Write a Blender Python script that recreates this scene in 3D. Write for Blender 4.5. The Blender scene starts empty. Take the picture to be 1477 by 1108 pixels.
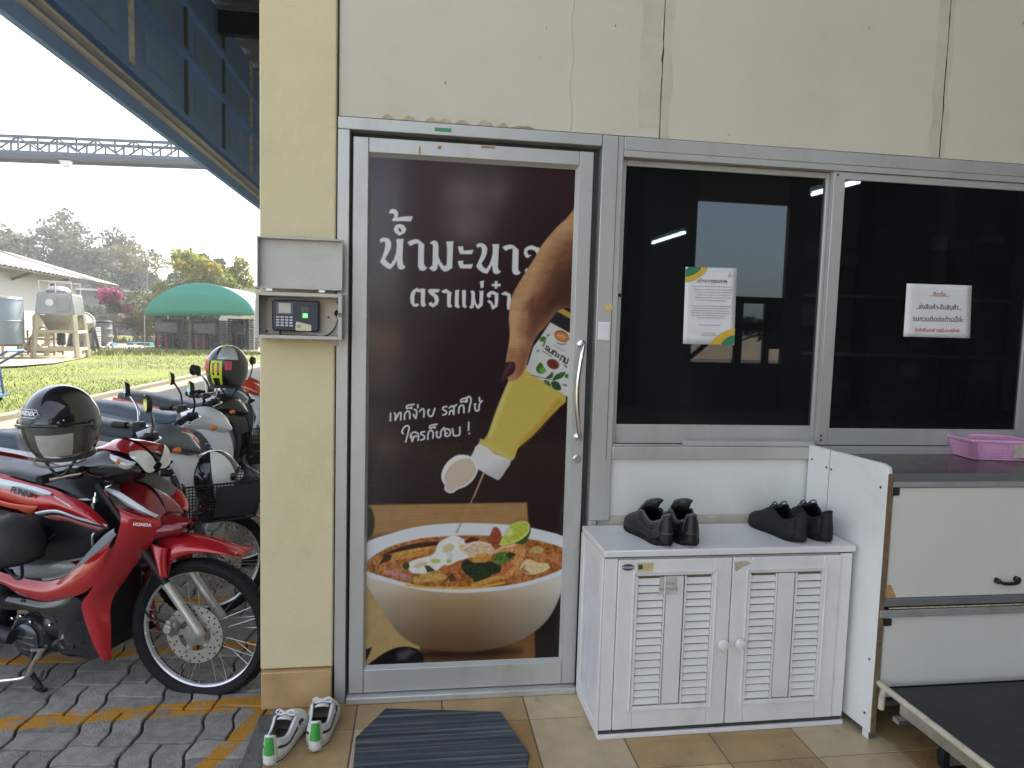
import bpy, bmesh, math, random
import numpy as np
from mathutils import Vector, Matrix
random.seed(7)
sc = bpy.context.scene
COL = sc.collection
# ---------------------------------------------------------------- camera
def cam_axes(yaw, pit, rol):
    f = np.array([math.sin(yaw)*math.cos(pit), math.cos(yaw)*math.cos(pit), -math.sin(pit)])
    r0 = np.array([math.cos(yaw), -math.sin(yaw), 0.0]); d0 = np.cross(f, r0)
    return np.array([math.cos(rol)*r0+math.sin(rol)*d0, -math.sin(rol)*r0+math.cos(rol)*d0, f])
FPX = 973.45
AX = cam_axes(math.radians(8.18), math.radians(4.52), math.radians(-1.59))
CAMP = np.array([0.0, -2.43, 1.37])
cam = bpy.data.cameras.new('camera'); co = bpy.data.objects.new('camera', cam); COL.objects.link(co)
cam.sensor_width = 36.0; cam.sensor_fit = 'HORIZONTAL'; cam.lens = FPX*36.0/1477.0
cam.clip_start = 0.02; cam.clip_end = 2000
m = Matrix.Identity(4)
for i in range(3):
    m[i][0] = AX[0][i]; m[i][1] = -AX[1][i]; m[i][2] = -AX[2][i]; m[i][3] = CAMP[i]
co.matrix_world = m
sc.camera = co
# ---------------------------------------------------------------- sky, sun, exposure
SUNV = Vector((0.46, 0.65, 1.0)).normalized()       # direction towards the sun
w = bpy.data.worlds.new('World'); sc.world = w; w.use_nodes = True
nt = w.node_tree; bg = nt.nodes['Background']
sky = nt.nodes.new('ShaderNodeTexSky'); sky.sky_type = 'NISHITA'; sky.sun_disc = False
sky.sun_elevation = math.asin(SUNV.z); sky.sun_rotation = math.atan2(SUNV.x, SUNV.y)
sky.air_density = 1.0; sky.dust_density = 2.5; sky.ozone_density = 1.0; sky.altitude = 0
hs = nt.nodes.new('ShaderNodeHueSaturation'); hs.inputs['Saturation'].default_value = 0.5     # thin milky overcast
nt.links.new(sky.outputs[0], hs.inputs['Color']); nt.links.new(hs.outputs[0], bg.inputs[0]); bg.inputs[1].default_value = 0.15
sl = bpy.data.lights.new('sun', 'SUN'); sl.energy = 3.8; sl.angle = math.radians(0.6); sl.color = (1.0, 0.92, 0.79)
so = bpy.data.objects.new('sun', sl); COL.objects.link(so)
so.rotation_euler = SUNV.to_track_quat('Z', 'Y').to_euler()
sc.view_settings.view_transform = 'Standard'; sc.view_settings.look = 'None'
sc.view_settings.exposure = 1.98; sc.view_settings.gamma = 1.0
HAZE = .0016
# ---------------------------------------------------------------- measuring: rays of the survey photo onto real planes
def ray(px, py): return ((px-738.5)/FPX)*AX[0]+((py-554)/FPX)*AX[1]+AX[2]
def onY(px, py, y=0.0):
    r = ray(px, py); return CAMP+(y-CAMP[1])/r[1]*r
def onZ(px, py, z=0.0):
    r = ray(px, py); return CAMP+(z-CAMP[2])/r[2]*r
def onP(px, py, p, n):
    r = ray(px, py); n = np.array(n); return CAMP+((np.array(p)-CAMP)@n)/(r@n)*r
# ---------------------------------------------------------------- objects
def tag(o, label=None, cat=None, group=None, kind=None):
    if label: o['label'] = label
    if cat: o['category'] = cat
    if group: o['group'] = group
    if kind: o['kind'] = kind
    return o
def thing(name, label, cat, loc=(0, 0, 0), rz=0.0, group=None, rot=None):
    o = bpy.data.objects.new(name, None); COL.objects.link(o); o.location = loc
    o.rotation_euler = rot if rot else (0, 0, rz); o.empty_display_size = .1
    return tag(o, label, cat, group)
def copy_tree(o, parent=None):
    c = o.copy(); COL.objects.link(c)
    if parent is not None: c.parent = parent
    for ch in o.children: copy_tree(ch, c)
    return c
def lin(c):
    c = np.asarray(c, float)/255.0
    return np.where(c <= .04045, c/12.92, ((c+.055)/1.055)**2.4)
# ---------------------------------------------------------------- materials
def mat(name, col, rough=.5, metal=0.0, var=.12, scale=6.0, bump=0.0, bscale=60.0, spec=.5, coat=0.0, stretch=(1, 1, 1), dirt=None, dscale=3.0, damt=.5, emit=0, trans=0, ior=1.5, alpha=1):
    m = bpy.data.materials.new(name); m.use_nodes = True; t = m.node_tree; N = t.nodes; L = t.links
    b = N['Principled BSDF']
    b.inputs['Metallic'].default_value = metal
    b.inputs['Specular IOR Level'].default_value = spec; b.inputs['Coat Weight'].default_value = coat; b.inputs['Coat Roughness'].default_value = .04
    b.inputs['IOR'].default_value = ior; b.inputs['Transmission Weight'].default_value = trans; b.inputs['Alpha'].default_value = alpha
    tc = N.new('ShaderNodeTexCoord'); mp = N.new('ShaderNodeMapping'); mp.inputs['Scale'].default_value = stretch
    L.new(tc.outputs['Object'], mp.inputs[0])
    n1 = N.new('ShaderNodeTexNoise'); n1.inputs['Scale'].default_value = scale; n1.inputs['Detail'].default_value = 6; n1.inputs['Roughness'].default_value = .62
    L.new(mp.outputs[0], n1.inputs['Vector'])
    cr = N.new('ShaderNodeValToRGB'); c = np.array(col[:3], float)
    lo = np.clip(c*(1-var), 0, 1); hi = np.clip(c*(1+var), 0, 1)
    cr.color_ramp.elements[0].position = .3; cr.color_ramp.elements[1].position = .7
    cr.color_ramp.elements[0].color = (*lo, 1); cr.color_ramp.elements[1].color = (*hi, 1)
    L.new(n1.outputs[0], cr.inputs[0]); out = cr.outputs[0]
    if dirt is not None:
        n2 = N.new('ShaderNodeTexNoise'); n2.inputs['Scale'].default_value = dscale; n2.inputs['Detail'].default_value = 9; n2.inputs['Roughness'].default_value = .7
        L.new(mp.outputs[0], n2.inputs['Vector'])
        r2 = N.new('ShaderNodeValToRGB'); r2.color_ramp.elements[0].position = .52; r2.color_ramp.elements[1].position = .74
        r2.color_ramp.elements[0].color = (0, 0, 0, 1); r2.color_ramp.elements[1].color = (damt, damt, damt, 1)
        L.new(n2.outputs[0], r2.inputs[0])
        mx = N.new('ShaderNodeMix'); mx.data_type = 'RGBA'; L.new(r2.outputs[0], mx.inputs[0]); L.new(out, mx.inputs[6]); mx.inputs[7].default_value = (*dirt, 1); out = mx.outputs[2]
    L.new(out, b.inputs['Base Color'])
    mr = N.new('ShaderNodeMapRange'); mr.inputs[1].default_value = .3; mr.inputs[2].default_value = .7
    mr.inputs[3].default_value = max(0.0, rough*.85); mr.inputs[4].default_value = min(1, rough*1.15); L.new(n1.outputs[0], mr.inputs[0]); L.new(mr.outputs[0], b.inputs['Roughness'])
    if bump:
        n3 = N.new('ShaderNodeTexNoise'); n3.inputs['Scale'].default_value = bscale; n3.inputs['Detail'].default_value = 5; L.new(mp.outputs[0], n3.inputs['Vector'])
        bp = N.new('ShaderNodeBump'); bp.inputs['Strength'].default_value = bump; bp.inputs['Distance'].default_value = .01
        L.new(n3.outputs[0], bp.inputs['Height']); L.new(bp.outputs[0], b.inputs['Normal'])
    if emit:
        b.inputs['Emission Color'].default_value = (*c, 1); b.inputs['Emission Strength'].default_value = emit
    return m
def attr_mat(name, rough=.4, var=.1, scale=8, bump=0, bscale=60, coat=0, spec=.5, gain=1.0, attr='Col'):
    """base colour from a mesh colour attribute, broken up with noise"""
    m = mat(name, (.5, .5, .5), rough, 0, var, scale, bump, bscale, spec, coat); t = m.node_tree
    at = t.nodes.new('ShaderNodeAttribute'); at.attribute_name = attr
    b = t.nodes['Principled BSDF']; src = b.inputs['Base Color'].links[0].from_socket
    mx = t.nodes.new('ShaderNodeMix'); mx.data_type = 'RGBA'; mx.blend_type = 'MULTIPLY'; mx.inputs[0].default_value = 1
    g = t.nodes.new('ShaderNodeMix'); g.data_type = 'RGBA'; g.blend_type = 'MULTIPLY'; g.inputs[0].default_value = 1; g.inputs[7].default_value = (2*gain, 2*gain, 2*gain, 1)
    t.links.new(src, g.inputs[6]); t.links.new(at.outputs['Color'], mx.inputs[6]); t.links.new(g.outputs[2], mx.inputs[7]); t.links.new(mx.outputs[2], b.inputs['Base Color'])
    return m
# ---------------------------------------------------------------- mesh builder
class MB:
    def __init__(s): s.v = []; s.f = []; s.m = []; s.cur = 0
    def add(s, vs, fs):
        o = len(s.v); s.v += [tuple(map(float, p)) for p in vs]
        for f in fs: s.f.append(tuple(i+o for i in f)); s.m.append(s.cur)
        return s
    def box(s, c, d, rz=0.0, M=None):
        x, y, z = d[0]/2, d[1]/2, d[2]/2
        P = [Vector((a*x, b*y, e*z)) for a in (-1, 1) for b in (-1, 1) for e in (-1, 1)]
        R = M if M is not None else Matrix.Rotation(rz, 3, 'Z'); c = Vector(c)
        return s.add([R @ p+c for p in P], [(0, 1, 3, 2), (4, 6, 7, 5), (0, 4, 5, 1), (2, 3, 7, 6), (0, 2, 6, 4), (1, 5, 7, 3)])
    def bx(s, x0, x1, y0, y1, z0, z1): return s.box(((x0+x1)/2, (y0+y1)/2, (z0+z1)/2), (abs(x1-x0), abs(y1-y0), abs(z1-z0)))
    def bar(s, a, b, wd, h=None, up=(0, 0, 1)):
        a = Vector(a); b = Vector(b); d = b-a; L = d.length
        if L < 1e-6: return s
        d.normalize(); u = Vector(up); x = d.cross(u)
        if x.length < 1e-4: x = d.cross(Vector((1, 0, 0)))
        x.normalize(); u = x.cross(d); h = h or wd
        R = Matrix((x, d, u)).transposed(); return s.box((a+b)/2, (wd, L, h), M=R)
    def tube(s, pts, r, n=10, closed=False, caps=True):
        P = [Vector(p) for p in pts]; k = len(P); rs = r if hasattr(r, '__len__') else [r]*k
        rings = []; prev = None
        for i, p in enumerate(P):
            if closed: t = P[(i+1) % k]-P[i-1]
            else: t = P[min(i+1, k-1)]-P[max(i-1, 0)]
            if t.length < 1e-9: t = Vector((0, 0, 1))
            t.normalize()
            if prev is None:
                x = t.orthogonal().normalized()
            else:
                x = prev-t*prev.dot(t)
                x = x.normalized() if x.length > 1e-6 else t.orthogonal().normalized()
            prev = x; y = t.cross(x)
            rings.append([p+(x*math.cos(a)+y*math.sin(a))*rs[i] for a in [2*math.pi*j/n for j in range(n)]])
        return s.rings(rings, closed, caps)
    def rings(s, rings, closed=False, caps=True):
        n = len(rings[0]); k = len(rings); vs = [p for r in rings for p in r]; fs = []
        for i in range(k if closed else k-1):
            a = i*n; b = ((i+1) % k)*n
            for j in range(n): fs.append((a+j, a+(j+1) % n, b+(j+1) % n, b+j))
        if caps and not closed: fs += [tuple(range(n))[::-1], tuple((k-1)*n+j for j in range(n))]
        return s.add(vs, fs)
    def lathe(s, prof, o=(0, 0, 0), ax=(0, 0, 1), n=24, caps=True):
        ax = Vector(ax).normalized(); x = ax.orthogonal().normalized(); y = ax.cross(x); o = Vector(o)
        return s.rings([[o+ax*h+(x*math.cos(a)+y*math.sin(a))*r for a in [2*math.pi*j/n for j in range(n)]] for r, h in prof], False, caps)
    def torus(s, o, ax, R, r, n=48, k=12, prof=None):
        ax = Vector(ax).normalized(); x = ax.orthogonal().normalized(); y = ax.cross(x); o = Vector(o)
        prof = prof or [(r*math.cos(2*math.pi*j/k), r*math.sin(2*math.pi*j/k)) for j in range(k)]
        return s.rings([[o+(x*math.cos(a)+y*math.sin(a))*(R+p)+ax*q for p, q in prof] for a in [2*math.pi*i/n for i in range(n)]], True)
    def grid(s, P, flip=False):
        n = len(P); k = len(P[0]); fs = []
        for i in range(n-1):
            for j in range(k-1):
                q = (i*k+j, i*k+j+1, (i+1)*k+j+1, (i+1)*k+j); fs.append(q[::-1] if flip else q)
        return s.add([p for r in P for p in r], fs)
    def poly(s, pts): return s.add(pts, [tuple(range(len(pts)))])
    def prism(s, pts, off):
        n = len(pts); off = Vector(off); P = [Vector(p) for p in pts]
        return s.add(P+[p+off for p in P], [tuple(range(n))[::-1], tuple(range(n, 2*n))]+[(i, (i+1) % n, n+(i+1) % n, n+i) for i in range(n)])
    def ball(s, c, r, nu=20, nv=12):
        r = r if hasattr(r, '__len__') else (r, r, r); c = Vector(c)
        return s.rings([[c+Vector((r[0]*math.sin(t)*math.cos(a), r[1]*math.sin(t)*math.sin(a), r[2]*math.cos(t))) for a in [2*math.pi*j/nu for j in range(nu)]] for t in [math.pi*(i+.02)/(nv+.04) for i in range(nv+1)]])
    def obj(s, name, mats, parent=None, smooth=False, bevel=0, seg=2, solid=0, kind=None, subsurf=0, angle=40, loc=None):
        me = bpy.data.meshes.new(name); me.from_pydata(s.v, [], s.f); me.validate()
        mats = mats if isinstance(mats, (list, tuple)) else [mats]
        for q in mats: me.materials.append(q)
        if len(mats) > 1 and len(me.polygons) == len(s.m): me.polygons.foreach_set('material_index', s.m)
        bm = bmesh.new(); bm.from_mesh(me); bmesh.ops.recalc_face_normals(bm, faces=bm.faces); bm.to_mesh(me); bm.free()
        if smooth:
            me.polygons.foreach_set('use_smooth', [True]*len(me.polygons))
            try: me.set_sharp_from_angle(angle=math.radians(angle))
            except Exception: pass
        o = bpy.data.objects.new(name, me); COL.objects.link(o)
        if parent is not None: o.parent = parent
        if solid:
            md = o.modifiers.new('s', 'SOLIDIFY'); md.thickness = solid; md.offset = 0
        if subsurf:
            md = o.modifiers.new('ss', 'SUBSURF'); md.levels = subsurf; md.render_levels = subsurf
        if bevel:
            md = o.modifiers.new('b', 'BEVEL'); md.width = bevel; md.segments = seg; md.limit_method = 'ANGLE'; md.angle_limit = math.radians(35)
            md.harden_normals = False
            me.polygons.foreach_set('use_smooth', [True]*len(me.polygons))
            try: me.set_sharp_from_angle(angle=math.radians(40))
            except Exception: pass
        if kind: o['kind'] = kind
        return o
def text_mesh(body, size, M, name, material, parent, bold=0.0, shear=0.0, space=1.0, align='CENTER'):
    c = bpy.data.curves.new('t', 'FONT'); c.body = body; c.size = size; c.align_x = align; c.align_y = 'CENTER'; c.offset = bold; c.shear = shear; c.space_character = space
    o = bpy.data.objects.new('t', c); COL.objects.link(o)
    dg = bpy.context.evaluated_depsgraph_get(); me = bpy.data.meshes.new_from_object(o.evaluated_get(dg))
    bpy.data.objects.remove(o); me.transform(M); me.name = name
    me.materials.clear(); me.materials.append(material)
    r = bpy.data.objects.new(name, me); COL.objects.link(r)
    if parent is not None: r.parent = parent
    return r
def frame_mat(o, x, y):
    """4x4 matrix of a writing plane: origin, reading direction, up direction"""
    x = Vector(x).normalized(); y = Vector(y); z = x.cross(y).normalized(); y = z.cross(x)
    return Matrix(((x[0], y[0], z[0], o[0]), (x[1], y[1], z[1], o[1]), (x[2], y[2], z[2], o[2]), (0, 0, 0, 1)))
# ---------------------------------------------------------------- palette
M = {}
M['alu'] = mat('aluminium', (.50, .50, .47), .38, .35, .06, 3, .03, 120, stretch=(1, 1, .25), dirt=(.22, .18, .12), dscale=4, damt=.35)
M['alu_dark'] = mat('aluminium_groove', (.05, .05, .045), .6)
M['cream_panel'] = mat('painted_board', (.61, .565, .45), .55, 0, .045, 1.3, .04, 90, dirt=(.42, .36, .22), dscale=1.7, damt=.35)
M['cream_pillar'] = mat('painted_render', (.66, .575, .345), .6, 0, .05, 3, .25, 140, dirt=(.50, .40, .2), dscale=2.2, damt=.4)
M['white_wall'] = mat('white_painted_board', (.70, .70, .64), .5, 0, .04, 3, .05, 80, dirt=(.42, .38, .28), dscale=2.5, damt=.4)
M['grime_and_shade'] = mat('grime_and_shade', (.20, .16, .09), .8, 0, .4, 30)
M['seam'] = mat('seam', (.09, .07, .045), .8, 0, .3, 20)
M['putty'] = mat('filler_band', (.55, .505, .395), .6, 0, .1, 8)
M['glass'] = mat('tinted_glass', (.005, .0055, .006), .015, 0, .3, 3, spec=.62, ior=1.52, dirt=(.020, .021, .021), dscale=1.6, damt=.8, stretch=(1, 1, .5))
M['black'] = mat('black_plastic', (.009, .009, .010), .42, 0, .2, 20, .05, 150, spec=.4)
M['gloss_black'] = mat('glossy_black', (.012, .012, .014), .12, 0, .15, 6, coat=.6)
M['rubber'] = mat('rubber', (.008, .008, .009), .72, 0, .25, 30, .15, 120, spec=.3)
M['chrome'] = mat('chrome', (.75, .75, .74), .14, 1, .06, 12)
M['steel'] = mat('brushed_steel', (.55, .54, .52), .3, .9, .1, 20, .05, 200)
M['cast'] = mat('cast_aluminium', (.42, .41, .39), .45, .8, .15, 25, .1, 150)
M['dark_metal'] = mat('dark_metal', (.045, .047, .05), .45, .5, .25, 20, .1, 100)
M['white_lam'] = mat('white_laminate', (.78, .775, .75), .35, 0, .03, 4, .02, 60, dirt=(.45, .42, .36), dscale=5, damt=.3)
M['white_plastic'] = mat('white_plastic', (.72, .71, .685), .38, 0, .03, 6, .02, 60, dirt=(.45, .42, .34), dscale=5, damt=.38)
M['grey_lam'] = mat('grey_white_laminate', (.66, .65, .58), .4, 0, .04, 3, dirt=(.45, .42, .33), dscale=3, damt=.3)
M['paper'] = mat('paper', (.74, .74, .74), .5, 0, .03, 6, .05, 30)
M['ink'] = mat('ink', (.05, .05, .05), .6)
M['red_ink'] = mat('red_ink', (.45, .06, .05), .6)
M['grey_ink'] = mat('grey_ink', (.30, .30, .30), .6)
M['green_ink'] = mat('green_ink', (.04, .20, .10), .5)
M['yellow_ink'] = mat('yellow_ink', (.62, .42, .04), .5)
M['red_paint'] = mat('red_paint', (.42, .012, .018), .16, .15, .1, 5, coat=.9)
M['dark_red'] = mat('dark_red_paint', (.20, .008, .012), .18, .15, .12, 5, coat=.8)
M['orange_red'] = mat('orange_red_paint', (.50, .05, .015), .2, .1, .12, 5, coat=.8)
M['silver_paint'] = mat('silver_decal', (.50, .52, .55), .3, .4, .05, 8)
M['grey_plastic'] = mat('grey_plastic', (.13, .135, .13), .5, 0, .15, 10, .05, 100)
M['seat_vinyl'] = mat('seat_vinyl', (.018, .020, .024), .45, 0, .2, 12, .12, 160)
M['lens'] = mat('clear_lens', (.75, .76, .76), .06, .25, .15, 30, coat=.7)
M['amber'] = mat('amber_lens', (.75, .22, .02), .15, 0, .2, 20, coat=.6)
M['white_paint'] = mat('white_vehicle_paint', (.70, .73, .74), .2, 0, .04, 4, coat=.7)
M['mirror'] = mat('mirror_glass', (.85, .87, .88), .03, 1, 0, 3)

M['rim_alloy'] = mat('rim_alloy', (.72, .72, .71), .26, .55, .04, 10)

M['glass'].node_tree.nodes['Principled BSDF'].inputs['Specular Tint'].default_value = (.80, .93, 1.0, 1); M['glass'].node_tree.nodes['Principled BSDF'].inputs['Specular IOR Level'].default_value = .75
# ================================================================ OFFICE BUILDING (front wall is the plane y = 0)
bld = thing('office_building', 'cream office front with aluminium frames, a poster door and dark sliding windows', 'building', (0.9, 0, 0))
def P(o):                       # parts were modelled in world space: keep them there
    o.parent = bld; o.matrix_parent_inverse = Matrix.Translation((-.9, 0, 0)); return o
def sub(o, part):
    o.parent = part; o.matrix_parent_inverse = Matrix.Identity(4); return o
# corner pillar with a slightly swollen rendered face and a tiled foot
b = MB(); b.bx(-.531, -.279, -.012, .32, .139, 3.9); P(b.obj('pillar', M['cream_pillar'], bevel=.006))
b = MB(); b.bx(-.525, -.281, -.030, .30, .0, .136); P(b.obj('pillar_tile', mat('pillar_tile', (.46, .30, .14), .3, 0, .16, 7, 0, dirt=(.32, .18, .07), dscale=6, damt=.4), bevel=.004))
# boards above the door and windows; each board has its own slightly uneven tone
xs = [-.275, .8685, 2.006, 3.2, 5.2]
for i in range(4):
    b = MB(); b.bx(xs[i]+.0015, xs[i+1]-.0015, .004, .05, 2.086, 3.9)
    P(b.obj('wall_panel', M['cream_panel'], bevel=.0015))
b = MB()
for x in xs[1:4]: b.bx(x-.0014, x+.0014, .0026, .03, 2.087, 3.9)
b.bx(-.279, -.2745, .001, .04, 2.08, 3.9); b.bx(-.275, 5.2, .006, .04, 2.0805, 2.0862)
P(b.obj('wall_seam', M['seam']))
# old filler bands beside the board joints, hairline crack and peeling paint
b = MB()
def band(x0, x1, z0, z1, n=26, yy=.0032, ph=0.0):
    Lp, Rp = [], []
    for i in range(n+1):
        z = z0+(z1-z0)*i/n
        Lp.append((x0+.010*math.sin(i*1.7+ph)*random.random(), yy, z)); Rp.append((x1+.012*math.sin(i*1.1+2+ph)*random.random(), yy, z))
    b.grid([Lp, Rp])
for a_ in ((.785, .8665, 2.12, 3.3, 0), (.8705, .905, 2.09, 3.3, 1), (1.96, 2.004, 2.09, 3.3, 2), (2.0085, 2.03, 2.09, 3.3, 3)):
    b = MB(); band(*a_[:4], ph=a_[4]); P(b.obj('filler_band', M['putty']))
b = MB(); pts = []
for i in range(40): pts.append((.535+.006*math.sin(i*.9)-.012*i/40, .0030, 2.09+i*.03))
b.tube(pts, .0011, 5); P(b.obj('hairline_crack', M['putty']))
for i in range(13):
    b = MB()
    x = random.uniform(-.25, 2.4); z = random.uniform(2.1, 2.9); r = random.uniform(.0010, .0022)
    b.box((x, .0035, z), (r*2, .002, r*2*random.uniform(.6, 2.5))); P(b.obj('wall_scratch', M['grime_and_shade']))
FLK = mat('paint_flake', (.62, .54, .36), .6, 0, .2, 40)
for k in range(9):                                  # flaking paint along the top of the door frame
    b = MB()
    x = -.10+.062*k+random.uniform(-.02, .02); w_ = random.uniform(.03, .07); h_ = random.uniform(.006, .018)
    b.poly([(x-w_/2, .0024, 2.0868), (x+w_/2, .0024, 2.0868), (x+w_*.35, -.002, 2.0868+h_*.6), (x, -.006, 2.0868+h_), (x-w_*.3, -.002, 2.0868+h_*.5)]); P(b.obj('paint_flake', FLK))
# fixed aluminium framing, front faces near y = -.012
FY = -.012
b = MB()
b.bx(-.2745, -.2345, FY, .05, -.0, 2.0385)                 # left jamb
b.bx(-.2745, .6515, FY-.001, .05, 2.0395, 2.0800)        # door head
b.bx(.6535, .7330, FY+.001, .05, .665, 2.0800)          # mullion between door and window
b.bx(.6535, .6830, FY+.001, .05, 0, .664)
b.bx(.7340, 5.2, FY, .05, 2.0325, 2.0800)                 # window head
b.bx(.7340, 5.2, FY, .05, .9010, .9480)                 # sill
P(b.obj('wall_frame', M['alu'], bevel=.0025))
b = MB()
b.bx(.7100, .7112, FY-.0012, .0, .9, 2.08)
b.bx(-.2345, .655, .035, .052, 0, 2.04)
b.bx(.7340, 5.2, .046, .052, .94, 2.04)
P(b.obj('frame_groove', M['alu_dark']))
b = MB(); b.bx(.6870, 5.2, .006, .05, 0, .8985); P(b.obj('lower_wall', M['white_wall'], bevel=.002))
b = MB(); b.bx(.6872, 1.53, .0025, .0055, .645, .682)
P(b.obj('wall_stain', mat('wall_stain', (.52, .48, .37), .7, 0, .2, 9, 0, dirt=(.68, .68, .62), dscale=9, damt=1.0, stretch=(1, 1, 2))))
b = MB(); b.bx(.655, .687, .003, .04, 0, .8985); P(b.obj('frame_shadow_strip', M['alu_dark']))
b = MB(); b.bx(.052, .110, FY-.0028, FY-.0012, 2.052, 2.064); P(b.obj('green_tape', mat('green_tape', (.05, .27, .09), .5, 0, .1, 60)))
# body of the building behind the front: side wall, roof slab, dark room
b = MB()
b.bx(-.50, -.40, .33, 26, -.15, 5.58)
b.bx(-.50, 5.2, .06, .12, 2.1, 3.9)
b.bx(-.52, 5.2, .06, 16, 3.9, 4.0); b.bx(5.2, 5.3, .0, 16, 0, 3.9)
P(b.obj('side_wall', M['cream_panel']))
b = MB(); b.bx(-.40, 5.2, 3.0, 3.1, 0, 3.9); P(b.obj('room_wall', M['dark_metal']))
# ---- door
lf = MB()
L0, L1 = -.2235, .6240; Z0, Z1 = .0300, 2.0190; DY = -.004
lf.bx(L0, L0+.0520, DY, .034, Z0, Z1); lf.bx(L1-.0520, L1, DY, .034, Z0, Z1)
lf.bx(L0+.053, L1-.053, DY+.001, .033, 1.9690, Z1); lf.bx(L0+.053, L1-.053, DY+.001, .033, Z0, .1170)
G0, G1, GB, GT = -.1610, .5585, .1300, 1.9530
# glazing beads: sloping returns between stiles and glass
for (a0, a1, c0, c1) in (((L0+.052, Z0+.09), (L0+.052, Z1-.05), (G0, GB), (G0, GT)), ((L1-.052, Z1-.05), (L1-.052, Z0+.09), (G1, GT), (G1, GB)), ((L0+.052, Z1-.05), (L1-.052, Z1-.05), (G0, GT), (G1, GT)), ((L1-.052, Z0+.087), (L0+.052, Z0+.087), (G1, GB), (G0, GB))):
    lf.add([(a0[0], DY+.004, a0[1]), (a1[0], DY+.004, a1[1]), (c1[0], .020, c1[1]), (c0[0], .020, c0[1])], [(0, 1, 2, 3)])
door = P(lf.obj('door', M['alu'], bevel=.0025)); door['label'] = 'aluminium framed glass door covered by a food poster'
b = MB(); b.bx(-.2300, .6240, -.030, .034, .0, .0255); sub(b.obj('threshold', M['alu'], bevel=.004), door)
b = MB()
hp = [(.602, -.004, 1.327), (.602, -.030, 1.327), (.600, -.047, 1.318), (.592, -.056, 1.285), (.583, -.060, 1.22), (.579, -.061, 1.155), (.583, -.060, 1.085), (.592, -.056, 1.025), (.600, -.047, .992), (.602, -.030, .983), (.602, -.004, .983)]
def smooth_pts(pts, k=4):
    out = []; n = len(pts); Pq = [Vector(p) for p in pts]
    for i in range(n-1):
        p0, p1, p2, p3 = Pq[max(i-1, 0)], Pq[i], Pq[i+1], Pq[min(i+2, n-1)]
        for j in range(k):
            t = j/k; out.append(.5*((2*p1)+(-p0+p2)*t+(2*p0-5*p1+4*p2-p3)*t*t+(-p0+3*p1-3*p2+p3)*t**3))
    out.append(Pq[-1]); return out
b.tube(smooth_pts(hp), .0085, 12)
for z in (1.327, .983): b.lathe([(.016, 0), (.016, .006), (.011, .010)], (.602, -.004, z), (0, -1, 0), 20)
sub(b.obj('handle', M['chrome'], smooth=True), door)
b = MB(); b.lathe([(.015, 0), (.015, .004), (.010, .007), (.0085, .007), (.0085, .004), (.004, .004), (.004, .007), (.0, .007)], (.600, -.004, .902), (0, -1, 0), 24)
sub(b.obj('lock', M['steel'], smooth=True), door)
RUST = mat('rust', (.30, .20, .07), .8, 0, .3, 60)
for c_, d_ in (((.002, -.0045, 1.982), (.005, .0015, .034)), ((.07, -.0045, 2.0), (.012, .0015, .010)), ((.24, -.0045, 2.012), (.05, .0015, .006))):
    b = MB(); b.box(c_, d_); sub(b.obj('rust_streak', RUST), door)
# ---- sliding windows: three sashes, the left one behind the next
def sash(x0, x1, y, z0, z1, l, r, t, bt):
    s = MB(); s.bx(x0, x0+l, y, y+.022, z0, z1); s.bx(x1-r, x1, y, y+.022, z0, z1)
    s.bx(x0+l+.0006, x1-r-.0006, y+.001, y+.021, z1-t, z1); s.bx(x0+l+.0006, x1-r-.0006, y+.001, y+.021, z0, z0+bt)
    o = P(s.obj('window', M['alu'], bevel=.002))
    g = MB(); g.bx(x0+l-.004, x1-r+.004, y+.009, y+.014, z0+bt-.004, z1-t+.004); sub(g.obj('pane', M['glass']), o)
    return o
w1 = sash(.7365, 1.5800, .022, .9560, 2.0080, .0190, .0290, .0220, .0720)
w2 = sash(1.5640, 2.4900, -.004, .9560, 2.0080, .0480, .0480, .0280, .0660)
w3 = sash(2.4600, 3.3200, .022, .9560, 2.0080, .0300, .0290, .0220, .0720)
w1['label'] = 'left sliding sash with the certificate'; w2['label'] = 'middle sliding sash with the notice'
b = MB()
b.bx(.7345, 5.2, FY+.001, .045, 2.0090, 2.0315); b.bx(.7345, 5.2, FY+.004, .045, .9490, .9525)
b.bx(.7345, .99, -.012, -.006, .9527, .9580); b.bx(1.01, 1.55, -.013, .0, .9527, .9720)
P(b.obj('window_track', M['alu'], bevel=.0012))
for z in (.975, .993, 1.995):
    b = MB(); b.box((1.578, -.0046, z), (.006, .003, .009)); P(b.obj('window_screw', M['black']))
b = MB(); b.box((.7425, .016, 1.512), (.016, .014, .012)); P(b.obj('window_latch', M['black']))
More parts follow.
